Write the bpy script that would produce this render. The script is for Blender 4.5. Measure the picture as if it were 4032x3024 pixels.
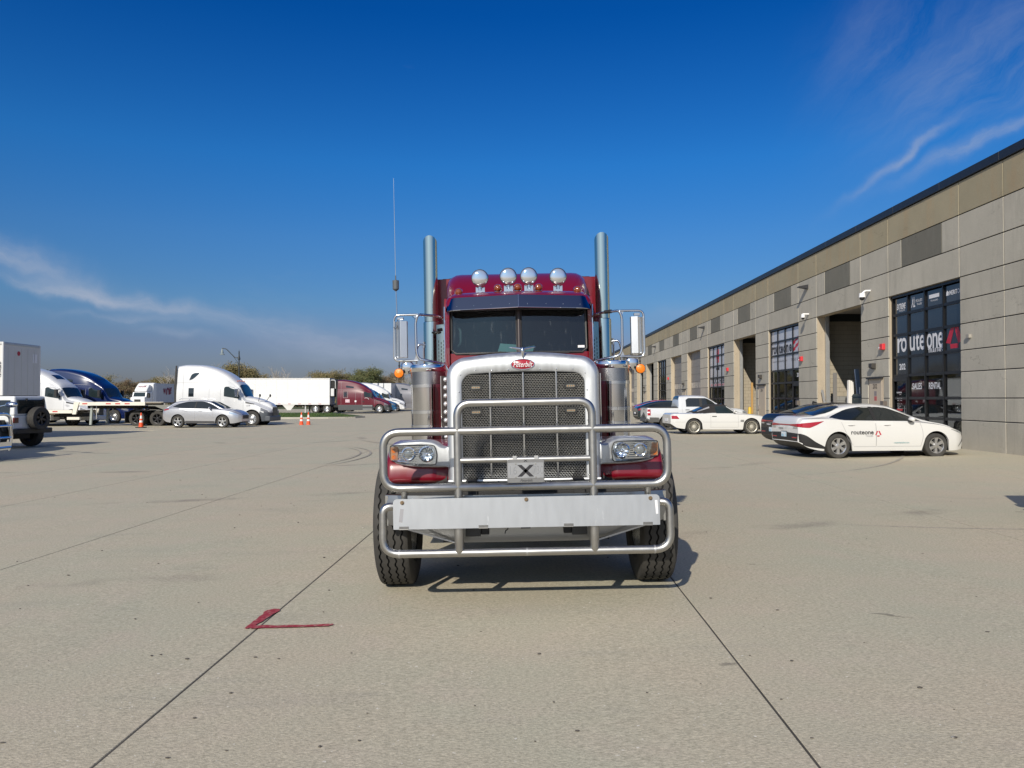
import bpy, bmesh, math, random
from mathutils import Vector, Matrix, Euler
R = math.radians
rnd = random.Random(7)
scene = bpy.context.scene
COL = scene.collection
for o in list(bpy.data.objects):
    bpy.data.objects.remove(o)

# ------------------------------------------------------------ camera
cam_d = bpy.data.cameras.new('camera')
cam_d.sensor_width = 36.0
cam_d.lens = 36.0 * 3030 / 4032
cam_d.clip_end = 6000
cam = bpy.data.objects.new('camera', cam_d)
COL.objects.link(cam)
cam.location = (0, 0, 1.5)
cam.rotation_euler = (R(90 + 1.12), 0, 0)
scene.camera = cam

# ------------------------------------------------------------ light
SUN_EL, SUN_AZ = R(31), R(19)          # the light travels towards +Y and a little +X
sun_d = bpy.data.lights.new('sun', 'SUN')
sun_d.energy = 4.4
sun_d.angle = R(0.5)
sun_d.color = (1.0, 0.92, 0.79)
sun = bpy.data.objects.new('sun', sun_d)
COL.objects.link(sun)
ldir = Vector((math.sin(SUN_AZ) * math.cos(SUN_EL), math.cos(SUN_AZ) * math.cos(SUN_EL), -math.sin(SUN_EL)))
sun.rotation_euler = ldir.to_track_quat('-Z', 'Y').to_euler()
sun.location = (-10, -30, 30)

world = bpy.data.worlds.new('World')
scene.world = world
world.use_nodes = True
wn = world.node_tree
wn.nodes.clear()
def N(t, kind, **kw):
    n = t.nodes.new(kind)
    for k, v in kw.items():
        setattr(n, k, v)
    return n
def MATH(t, op, a, b=None, c=None, clamp=False):
    n = t.nodes.new('ShaderNodeMath'); n.operation = op; n.use_clamp = clamp
    for i, v in enumerate((a, b, c)):
        if v is None: continue
        if isinstance(v, (int, float)): n.inputs[i].default_value = v
        else: t.links.new(v, n.inputs[i])
    return n.outputs[0]
def MIX(t, fac, a, b, blend='MIX'):
    n = t.nodes.new('ShaderNodeMix'); n.data_type = 'RGBA'; n.blend_type = blend
    for sock, v in ((n.inputs[0], fac), (n.inputs[6], a), (n.inputs[7], b)):
        if isinstance(v, (int, float)): sock.default_value = v
        elif isinstance(v, tuple): sock.default_value = (*v, 1) if len(v) == 3 else v
        else: t.links.new(v, sock)
    return n.outputs[2]
sky = N(wn, 'ShaderNodeTexSky', sky_type='NISHITA', sun_disc=False)
sky.sun_elevation = SUN_EL
sky.sun_rotation = R(180) + SUN_AZ
sky.altitude = 200; sky.air_density = 1.0; sky.dust_density = 0.9; sky.ozone_density = 2.5
hs = N(wn, 'ShaderNodeHueSaturation')
hs.inputs['Saturation'].default_value = 1.28
hs.inputs['Value'].default_value = 0.95
wn.links.new(sky.outputs[0], hs.inputs['Color'])
tc = N(wn, 'ShaderNodeTexCoord')
sp = N(wn, 'ShaderNodeSeparateXYZ')
wn.links.new(tc.outputs['Generated'], sp.inputs[0])
sx, sy, sz = sp.outputs
# thin cirrus: streaks given by their direction in the sky (azimuth tangent a, elevation tangent b)
ysafe = MATH(wn, 'MAXIMUM', sy, 0.15)
A = MATH(wn, 'DIVIDE', sx, ysafe)
B = MATH(wn, 'DIVIDE', sz, ysafe)
front = MATH(wn, 'MULTIPLY', MATH(wn, 'SUBTRACT', sy, 0.2), 4.0, clamp=True)
cmb = N(wn, 'ShaderNodeCombineXYZ')
wn.links.new(A, cmb.inputs[0]); wn.links.new(B, cmb.inputs[1])
def wnoise(scale, sx_=1, sy_=1, rot=0, detail=6, rough=.6, src=None):
    mp = N(wn, 'ShaderNodeMapping')
    mp.inputs['Scale'].default_value = (sx_, sy_, 1)
    mp.inputs['Rotation'].default_value = (0, 0, rot)
    wn.links.new(src or cmb.outputs[0], mp.inputs[0])
    n = N(wn, 'ShaderNodeTexNoise')
    n.inputs['Scale'].default_value = scale
    n.inputs['Detail'].default_value = detail
    n.inputs['Roughness'].default_value = rough
    wn.links.new(mp.outputs[0], n.inputs['Vector'])
    return n.outputs[0]
warp = MATH(wn, 'ADD', MATH(wn, 'MULTIPLY', MATH(wn, 'SUBTRACT', wnoise(3.5, detail=4), 0.5), 0.10), MATH(wn, 'MULTIPLY', MATH(wn, 'SUBTRACT', wnoise(16, detail=5), 0.5), 0.025))
def streak(u0, v0, u1, v1, wd, strength, lo=.3, hi=.75, nsc=9):
    a0, b0 = (u0 - 1106) / 1662, (862 - v0) / 1662
    a1, b1 = (u1 - 1106) / 1662, (862 - v1) / 1662
    Ls = math.hypot(a1 - a0, b1 - b0); tx, ty = (a1 - a0) / Ls, (b1 - b0) / Ls
    s = MATH(wn, 'ADD', MATH(wn, 'MULTIPLY', MATH(wn, 'SUBTRACT', A, a0), tx), MATH(wn, 'MULTIPLY', MATH(wn, 'SUBTRACT', B, b0), ty))
    d = MATH(wn, 'ADD', MATH(wn, 'MULTIPLY', MATH(wn, 'SUBTRACT', A, a0), -ty), MATH(wn, 'MULTIPLY', MATH(wn, 'SUBTRACT', B, b0), tx))
    d = MATH(wn, 'ADD', d, warp)
    s2 = MATH(wn, 'DIVIDE', s, Ls)
    q = MATH(wn, 'SUBTRACT', s2, 0.5)
    e1 = MATH(wn, 'POWER', 2.718, MATH(wn, 'MULTIPLY', MATH(wn, 'MULTIPLY', q, q), -5.5))
    dd = MATH(wn, 'DIVIDE', d, wd / 1662)
    e2 = MATH(wn, 'POWER', 2.718, MATH(wn, 'MULTIPLY', MATH(wn, 'MULTIPLY', dd, dd), -1.0))
    cs = N(wn, 'ShaderNodeCombineXYZ')
    wn.links.new(MATH(wn, 'MULTIPLY', s, .38), cs.inputs[0]); wn.links.new(MATH(wn, 'MULTIPLY', d, 1.9), cs.inputs[1]); cs.inputs[2].default_value = u0*.013
    nz = wnoise(nsc, detail=8, rough=.65, src=cs.outputs[0])
    mr = N(wn, 'ShaderNodeMapRange'); mr.inputs[1].default_value = lo; mr.inputs[2].default_value = hi
    wn.links.new(nz, mr.inputs[0])
    return MATH(wn, 'MULTIPLY', MATH(wn, 'MULTIPLY', e1, e2), MATH(wn, 'MULTIPLY', mr.outputs[0], strength))
STREAKS = [(-260, 465, 190, 605, 27, .85, .28, .66), (-40, 585, 330, 655, 11, .75, .32, .6), (150, 610, 440, 670, 15, .75, .3, .6), (330, 650, 760, 730, 26, .55, .33, .65), (560, 700, 980, 780, 40, .55, .25, .6), (120, 660, 420, 690, 10, .5, .3, .6), (300, 700, 480, 735, 10, .35, .3, .6),
           (1850, 430, 2060, 250, 10, .62, .25, .6), (1930, 400, 2320, 180, 14, .62, .3, .62), (1900, 330, 2350, -60, 120, .34, .36, .7), (1800, 240, 2050, -80, 90, .26, .36, .7),
           (60, 600, 300, 640, 16, .2), (1380, 700, 1560, 690, 22, .22)]
acc = None
for s_ in STREAKS:
    v = streak(*s_)
    acc = v if acc is None else MATH(wn, 'ADD', acc, v)
acc = MATH(wn, 'MULTIPLY', acc, front)
# faint high cloud all round the sky, also outside the picture
dome = N(wn, 'ShaderNodeMapping'); dome.inputs['Scale'].default_value = (1.2, 1.2, 4.5)
wn.links.new(tc.outputs['Generated'], dome.inputs[0])
gn = wnoise(1.6, detail=7, src=dome.outputs[0])
mr = N(wn, 'ShaderNodeMapRange'); mr.inputs[1].default_value = .67; mr.inputs[2].default_value = .92; mr.inputs[4].default_value = .2
wn.links.new(gn, mr.inputs[0])
acc = MATH(wn, 'MAXIMUM', acc, mr.outputs[0], clamp=True)
# deep, clear blue that pales and greys towards the horizon, the same all round
rp = N(wn, 'ShaderNodeValToRGB')
els = rp.color_ramp.elements
stops = [(0, .42, .44, .68), (.07, .50, .51, .76), (.12, .51, .68, .92), (.20, .47, .79, 1.11), (.29, .28, .86, 1.30), (.45, .03, .60, 1.18), (1, .05, .50, 1.0)]
while len(els) < len(stops): els.new(.5)
for e_, s_ in zip(els, stops):
    e_.position = s_[0]; e_.color = (s_[1]/1.3, s_[2]/1.3, s_[3]/1.3, 1)
wn.links.new(sz, rp.inputs[0])
graded = MIX(wn, 1.0, hs.outputs[0], rp.outputs[0], 'MULTIPLY')
graded = MIX(wn, 1.0, graded, (1.3, 1.3, 1.3), 'MULTIPLY')
# bright milky veil of high cloud round the sun (seen in every chrome reflection of the photograph)
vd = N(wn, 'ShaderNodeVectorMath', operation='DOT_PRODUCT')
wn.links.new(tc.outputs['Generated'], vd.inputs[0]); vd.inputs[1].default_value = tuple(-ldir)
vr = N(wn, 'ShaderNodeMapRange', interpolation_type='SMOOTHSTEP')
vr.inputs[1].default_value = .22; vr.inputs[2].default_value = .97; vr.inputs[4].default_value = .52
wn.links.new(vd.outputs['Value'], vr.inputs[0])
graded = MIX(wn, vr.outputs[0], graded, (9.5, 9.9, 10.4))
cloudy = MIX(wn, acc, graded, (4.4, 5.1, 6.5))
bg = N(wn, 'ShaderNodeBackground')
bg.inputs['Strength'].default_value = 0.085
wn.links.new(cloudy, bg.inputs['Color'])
wo = N(wn, 'ShaderNodeOutputWorld')
wn.links.new(bg.outputs[0], wo.inputs['Surface'])
vs = scene.view_settings
vs.view_transform = 'Standard'; vs.look = 'None'; vs.exposure = 0.0; vs.gamma = 1.0; vs.use_curve_mapping = False

# ------------------------------------------------------------ materials
MATS = {}
def mat(name, col, rough=.5, metal=0.0, var=.08, vscale=6, rvar=.0, bump=0, bscale=40, coat=0, spec=.5, stretch=None, col2=None, c2scale=3, c2lo=.45, c2hi=.6, c2amt=1.0, world_pos=False, emit=None, emis=0, trans=0, dist=.01):
    if name in MATS: return MATS[name]
    m = bpy.data.materials.new(name); m.use_nodes = True
    t = m.node_tree; b = t.nodes['Principled BSDF']
    src = (N(t, 'ShaderNodeNewGeometry').outputs['Position'] if world_pos else N(t, 'ShaderNodeTexCoord').outputs['Object'])
    if stretch:
        mp = N(t, 'ShaderNodeMapping'); mp.inputs['Scale'].default_value = stretch
        t.links.new(src, mp.inputs[0]); vsrc = mp.outputs[0]
    else: vsrc = src
    n = N(t, 'ShaderNodeTexNoise'); n.inputs['Scale'].default_value = vscale; n.inputs['Detail'].default_value = 5
    t.links.new(vsrc, n.inputs['Vector'])
    k = MATH(t, 'ADD', MATH(t, 'MULTIPLY', MATH(t, 'SUBTRACT', n.outputs[0], .5), var * 2.6), 1.0)
    cmbn = N(t, 'ShaderNodeCombineXYZ')
    for i in range(3): t.links.new(k, cmbn.inputs[i])
    c = MIX(t, 1.0, col, cmbn.outputs[0], 'MULTIPLY')
    if col2:
        n2 = N(t, 'ShaderNodeTexNoise'); n2.inputs['Scale'].default_value = c2scale; n2.inputs['Detail'].default_value = 6; n2.inputs['Roughness'].default_value = .65
        t.links.new(vsrc, n2.inputs['Vector'])
        mr = N(t, 'ShaderNodeMapRange'); mr.inputs[1].default_value = c2lo; mr.inputs[2].default_value = c2hi; mr.inputs[4].default_value = c2amt
        t.links.new(n2.outputs[0], mr.inputs[0])
        c = MIX(t, mr.outputs[0], c, col2)
    t.links.new(c, b.inputs['Base Color'])
    b.inputs['Roughness'].default_value = rough
    if rvar:
        rr = MATH(t, 'ADD', MATH(t, 'MULTIPLY', MATH(t, 'SUBTRACT', n.outputs[0], .5), rvar * 2.5), rough, clamp=True)
        t.links.new(rr, b.inputs['Roughness'])
    b.inputs['Metallic'].default_value = metal
    b.inputs['Specular IOR Level'].default_value = spec
    if coat: b.inputs['Coat Weight'].default_value = coat; b.inputs['Coat Roughness'].default_value = .03
    if trans: b.inputs['Transmission Weight'].default_value = trans
    if emit: b.inputs['Emission Color'].default_value = (*emit, 1); b.inputs['Emission Strength'].default_value = emis
    if bump:
        nb = N(t, 'ShaderNodeTexNoise'); nb.inputs['Scale'].default_value = bscale; nb.inputs['Detail'].default_value = 4
        t.links.new(vsrc, nb.inputs['Vector'])
        bn = N(t, 'ShaderNodeBump'); bn.inputs['Strength'].default_value = bump; bn.inputs['Distance'].default_value = dist
        t.links.new(nb.outputs[0], bn.inputs['Height']); t.links.new(bn.outputs[0], b.inputs['Normal'])
    MATS[name] = m
    return m

def concrete_yard():
    m = bpy.data.materials.new('yard_concrete'); m.use_nodes = True
    t = m.node_tree; b = t.nodes['Principled BSDF']
    pos = N(t, 'ShaderNodeNewGeometry').outputs['Position']
    def noise(sc, det=5, ro=.6, stretch=None, rot=0):
        mp = N(t, 'ShaderNodeMapping'); mp.inputs['Scale'].default_value = stretch or (1, 1, 1); mp.inputs['Rotation'].default_value = (0, 0, rot)
        t.links.new(pos, mp.inputs[0])
        n = N(t, 'ShaderNodeTexNoise'); n.inputs['Scale'].default_value = sc; n.inputs['Detail'].default_value = det; n.inputs['Roughness'].default_value = ro
        t.links.new(mp.outputs[0], n.inputs['Vector']); return n.outputs[0]
    def rng(v, lo, hi, a=0., bb=1.):
        mr = N(t, 'ShaderNodeMapRange'); mr.inputs[1].default_value = lo; mr.inputs[2].default_value = hi; mr.inputs[3].default_value = a; mr.inputs[4].default_value = bb
        t.links.new(v, mr.inputs[0]); return mr.outputs[0]
    c = MIX(t, rng(noise(.45, 6), .35, .65), (.480, .420, .322), (.440, .418, .322))      # broad tan / greenish patches
    c = MIX(t, rng(noise(1.7, 6), .5, .72, 0, .5), c, (.50, .425, .345))                # pinkish
    c = MIX(t, rng(noise(.9, 7, .7, (.45, 1.9, 1)), .56, .72, 0, .35), c, (.31, .29, .25))  # streaky wear
    c = MIX(t, rng(noise(.28, 5, .6, (1, .25, 1)), .62, .75, 0, .25), c, (.29, .26, .22))
    fine = noise(42, 4, .85, (1, 2.2, 1))
    c = MIX(t, rng(fine, .36, .64), MIX(t, 1.0, c, (.66, .67, .66), 'MULTIPLY'), MIX(t, 1.0, c, (1.27, 1.27, 1.26), 'MULTIPLY'))
    grit = noise(23, 4, .85, (1.3, 1.8, 1))
    c = MIX(t, rng(grit, .66, .7, 0, .55), c, (.16, .15, .135))
    c = MIX(t, rng(noise(38, 2, .5), .725, .74, 0, .8), c, (.72, .69, .62))
    # oil drips
    vo = N(t, 'ShaderNodeTexVoronoi'); vo.inputs['Scale'].default_value = .9; vo.inputs['Randomness'].default_value = 1
    mpv = N(t, 'ShaderNodeMapping'); mpv.inputs['Scale'].default_value = (.7, 1.5, 1); t.links.new(pos, mpv.inputs[0]); t.links.new(mpv.outputs[0], vo.inputs['Vector'])
    dr = MATH(t, 'ADD', vo.outputs['Distance'], MATH(t, 'MULTIPLY', MATH(t, 'SUBTRACT', noise(14, 4), .5), .12))
    c = MIX(t, rng(dr, .022, .045, .55, 0), c, (.10, .09, .08))
    # tyre scuffs: long thin arcs
    vo2 = N(t, 'ShaderNodeTexWave'); vo2.wave_type = 'RINGS'; vo2.rings_direction = 'Z'
    vo2.inputs['Scale'].default_value = .055; vo2.inputs['Distortion'].default_value = 2.2; vo2.inputs['Detail'].default_value = 2; vo2.inputs['Detail Scale'].default_value = .4
    mp2 = N(t, 'ShaderNodeMapping'); mp2.inputs['Location'].default_value = (9, -31, 0); t.links.new(pos, mp2.inputs[0]); t.links.new(mp2.outputs[0], vo2.inputs['Vector'])
    sc = MATH(t, 'MULTIPLY', rng(vo2.outputs['Fac'], .985, 1.0), rng(noise(.6, 5), .5, .65))
    c = MIX(t, MATH(t, 'MULTIPLY', sc, .5), c, (.14, .13, .12))
    t.links.new(c, b.inputs['Base Color'])
    b.inputs['Roughness'].default_value = .85
    b.inputs['Specular IOR Level'].default_value = .25
    bn = N(t, 'ShaderNodeBump'); bn.inputs['Strength'].default_value = .45; bn.inputs['Distance'].default_value = .006
    hh = MATH(t, 'ADD', MATH(t, 'MULTIPLY', noise(90, 3, .7), 1.0), MATH(t, 'MULTIPLY', noise(14, 4), .6))
    t.links.new(hh, bn.inputs['Height']); t.links.new(bn.outputs[0], b.inputs['Normal'])
    return m
M_YARD = concrete_yard()

def wall_mat(name, c1, c2, stain):
    m = bpy.data.materials.new(name); m.use_nodes = True
    t = m.node_tree; b = t.nodes['Principled BSDF']
    pos = N(t, 'ShaderNodeNewGeometry').outputs['Position']
    def noise(sc, det=5, ro=.6, stretch=(1, 1, 1)):
        mp = N(t, 'ShaderNodeMapping'); mp.inputs['Scale'].default_value = stretch
        t.links.new(pos, mp.inputs[0])
        n = N(t, 'ShaderNodeTexNoise'); n.inputs['Scale'].default_value = sc; n.inputs['Detail'].default_value = det; n.inputs['Roughness'].default_value = ro
        t.links.new(mp.outputs[0], n.inputs['Vector']); return n.outputs[0]
    def rng(v, lo, hi, a=0., bb=1.):
        mr = N(t, 'ShaderNodeMapRange'); mr.inputs[1].default_value = lo; mr.inputs[2].default_value = hi; mr.inputs[3].default_value = a; mr.inputs[4].default_value = bb
        t.links.new(v, mr.inputs[0]); return mr.outputs[0]
    c = MIX(t, rng(noise(1.1, 6), .35, .65), c1, c2)
    c = MIX(t, rng(noise(2.2, 6, .7, (1, 1, .18)), .50, .72, 0, .75), c, stain)
    c = MIX(t, rng(noise(.7, 5, .65), .5, .7, 0, .45), c, tuple(x * .8 for x in c2))       # vertical water stains
    fine = noise(45, 3, .7)
    c = MIX(t, rng(fine, .3, .7), MIX(t, 1.0, c, (.9, .9, .9), 'MULTIPLY'), MIX(t, 1.0, c, (1.08, 1.08, 1.08), 'MULTIPLY'))
    oi = N(t, 'ShaderNodeObjectInfo').outputs['Random']
    kk = rng(oi, 0, 1, .93, 1.06)
    cc = N(t, 'ShaderNodeCombineXYZ')
    for i in range(3): t.links.new(kk, cc.inputs[i])
    c = MIX(t, 1.0, c, cc.outputs[0], 'MULTIPLY')
    # hairline cracks
    w = N(t, 'ShaderNodeTexNoise'); w.inputs['Scale'].default_value = .55; w.inputs['Detail'].default_value = 7; w.inputs['Roughness'].default_value = .55
    mp = N(t, 'ShaderNodeMapping'); mp.inputs['Scale'].default_value = (1, .35, 1.0); t.links.new(pos, mp.inputs[0]); t.links.new(mp.outputs[0], w.inputs['Vector'])
    cr = MATH(t, 'ABSOLUTE', MATH(t, 'SUBTRACT', w.outputs[0], .5))
    c = MIX(t, MATH(t, 'MULTIPLY', rng(cr, 0, .0035, .6, 0), rng(noise(.8), .5, .56)), c, tuple(x * .5 for x in c1))
    t.links.new(c, b.inputs['Base Color'])
    b.inputs['Roughness'].default_value = .9
    b.inputs['Specular IOR Level'].default_value = .2
    bn = N(t, 'ShaderNodeBump'); bn.inputs['Strength'].default_value = .25; bn.inputs['Distance'].default_value = .006
    t.links.new(fine, bn.inputs['Height']); t.links.new(bn.outputs[0], b.inputs['Normal'])
    MATS[name] = m
    return m
M_WALL = wall_mat('precast_concrete', (.46, .43, .36), (.50, .465, .39), (.36, .335, .28))
M_WALLTAN = wall_mat('precast_concrete_tan', (.37, .325, .225), (.39, .34, .235), (.42, .31, .19))
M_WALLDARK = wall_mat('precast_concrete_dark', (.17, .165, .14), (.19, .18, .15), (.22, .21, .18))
M_JAMB = wall_mat('smooth_jamb_concrete', (.44, .37, .28), (.47, .40, .30), (.37, .32, .25))

def glass(name, tint=(.25, .3, .32), rough=.02, base=.06, streaks=0):
    m = bpy.data.materials.new(name); m.use_nodes = True
    t = m.node_tree
    t.nodes.remove(t.nodes['Principled BSDF'])
    out = t.nodes['Material Output']
    tr = N(t, 'ShaderNodeBsdfTransparent'); tr.inputs[0].default_value = (*tint, 1)
    gl = N(t, 'ShaderNodeBsdfGlossy'); gl.inputs['Roughness'].default_value = rough; gl.inputs['Color'].default_value = (.9, .95, 1, 1)
    fr = N(t, 'ShaderNodeFresnel'); fr.inputs[0].default_value = 1.5
    tcn = N(t, 'ShaderNodeTexCoord')
    nn = N(t, 'ShaderNodeTexNoise'); nn.inputs['Scale'].default_value = 1.3; t.links.new(tcn.outputs['Object'], nn.inputs['Vector'])
    bn = N(t, 'ShaderNodeBump'); bn.inputs['Strength'].default_value = .05; bn.inputs['Distance'].default_value = .02
    t.links.new(nn.outputs[0], bn.inputs['Height']); t.links.new(bn.outputs[0], gl.inputs['Normal'])
    f = MATH(t, 'ADD', fr.outputs[0], base, clamp=True)
    mx = N(t, 'ShaderNodeMixShader')
    t.links.new(f, mx.inputs[0]); t.links.new(tr.outputs[0], mx.inputs[1]); t.links.new(gl.outputs[0], mx.inputs[2])
    last = mx.outputs[0]
    # dust film / dried runs
    df = N(t, 'ShaderNodeBsdfDiffuse'); df.inputs[0].default_value = (.45, .5, .52, 1)
    mp = N(t, 'ShaderNodeMapping'); mp.inputs['Scale'].default_value = (46, 46, 1.0) if streaks else (3, 3, 3)
    t.links.new(tcn.outputs['Object'], mp.inputs[0])
    n2 = N(t, 'ShaderNodeTexNoise'); n2.inputs['Scale'].default_value = 1.0; n2.inputs['Detail'].default_value = 4; t.links.new(mp.outputs[0], n2.inputs['Vector'])
    mr = N(t, 'ShaderNodeMapRange'); mr.inputs[1].default_value = .62; mr.inputs[2].default_value = .75; mr.inputs[3].default_value = .012; mr.inputs[4].default_value = .02 + .09 * (streaks > 0)
    t.links.new(n2.outputs[0], mr.inputs[0])
    mx2 = N(t, 'ShaderNodeMixShader')
    t.links.new(mr.outputs[0], mx2.inputs[0]); t.links.new(last, mx2.inputs[1]); t.links.new(df.outputs[0], mx2.inputs[2])
    t.links.new(mx2.outputs[0], out.inputs['Surface'])
    MATS[name] = m
    return m
G_WIND = glass('windscreen_glass', (.26, .36, .38), base=.02, streaks=1)
G_SHOP = glass('shopfront_glass', (.16, .18, .19), base=.04)
G_CLEAR = glass('lamp_lens_glass', (.93, .95, .97), base=.03)

CHROME = mat('chrome', (.80, .81, .83), .055, 1, var=.02)
CHROME_R = mat('polished_steel', (.70, .71, .72), .14, 1, var=.06, vscale=4, rvar=.05, stretch=(1, 1, .15))
STACKM = mat('stack_chrome', (.60, .67, .61), .12, 1, var=.05, vscale=5, stretch=(3, 3, .2))
SATIN = mat('satin_steel_tube', (.47, .465, .45), .36, 1, var=.06, vscale=18, rvar=.06)
BRUSH = mat('brushed_aluminium', (.66, .68, .70), .50, .9, var=.10, vscale=14, rvar=.10, stretch=(2.2, 2.2, .25), col2=(.45, .46, .47), c2scale=22, c2lo=.66, c2hi=.8, c2amt=.35)
PLATEM = mat('scratched_aluminium_sheet', (.50, .525, .56), .50, .85, var=.035, vscale=16, rvar=.05, stretch=(1.6, 1.6, .35), col2=(.74, .76, .79), c2scale=15, c2lo=.64, c2hi=.72, c2amt=.6)
ALU = mat('dull_aluminium', (.50, .50, .50), .45, .85, var=.08, rvar=.08)
BURG = mat('burgundy_paint', (.165, .003, .012), .30, 0, var=.05, vscale=2, coat=.6, spec=.45)
BLACK = mat('black_plastic', (.018, .018, .019), .5, 0, var=.15, vscale=12)
RUBBER = mat('tyre_rubber', (.044, .042, .039), .82, 0, var=.25, vscale=9, bump=.15, bscale=70, col2=(.075, .070, .064), c2scale=4, c2lo=.5, c2hi=.75, c2amt=.5)
RUBBERD = mat('tyre_groove', (.008, .008, .008), .9)
DARK = mat('undercarriage_black', (.02, .02, .021), .7, 0, var=.3, vscale=5)
WHITEP = mat('white_car_paint', (.66, .66, .65), .25, 0, var=.02, vscale=1.5, coat=1)
WHITET = mat('white_truck_paint', (.66, .67, .68), .35, 0, var=.04, vscale=1.5, coat=.6)
WHITED = mat('white_weathered_panel', (.62, .62, .60), .5, 0, var=.06, vscale=1.2, col2=(.55, .54, .50), c2scale=1.5, c2lo=.55, c2hi=.8, c2amt=.5)
BLACKP = mat('black_car_paint', (.010, .010, .012), .25, 0, var=.1, coat=.35, spec=.4)
SILVERP = mat('silver_car_paint', (.52, .53, .56), .3, .55, var=.03, coat=.8)
BLUEP = mat('dark_blue_paint', (.004, .013, .075), .25, 0, var=.05, coat=1)
BLUE2 = mat('mid_blue_paint', (.008, .085, .20), .3, 0, var=.05, coat=.8)
GREYP = mat('grey_truck_paint', (.20, .20, .22), .35, .3, var=.05, coat=.6)
CARGLASS = mat('tinted_car_glass', (.012, .016, .018), .04, 0, var=.1, spec=.7, coat=.5)
CARGLASSC = mat('blue_grey_car_glass', (.018, .028, .030), .05, 0, var=.2, spec=.5, coat=.15)
CLOTHTOP = mat('black_soft_top_fabric', (.022, .02, .02), .9, 0, var=.2, vscale=30, bump=.2, bscale=200)
REDL = mat('red_lamp_lens', (.35, .006, .012), .15, 0, var=.15, vscale=30, coat=1)
AMBER = mat('amber_lamp_lens', (.50, .12, .01), .15, 0, var=.2, vscale=60, coat=1)
ORANGE = mat('orange_reflector_lens', (.92, .22, .012), .3, 0, var=.35, vscale=70, bump=.4, bscale=90)
LAMPW = mat('clear_lamp_reflector', (.75, .78, .80), .12, .8, var=.3, vscale=35)
FRAMEB = mat('black_window_frame', (.012, .012, .013), .4, 0, var=.1)
REDS = mat('red_sticker', (.42, .012, .03), .5)
WHITES = mat('white_vinyl', (.78, .78, .80), .5, 0, var=.03)
BLACKS = mat('black_vinyl', (.02, .02, .025), .5)
GREYS = mat('grey_vinyl', (.30, .30, .32), .5)
TEAL = mat('teal_vinyl', (.02, .25, .28), .5)

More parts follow.
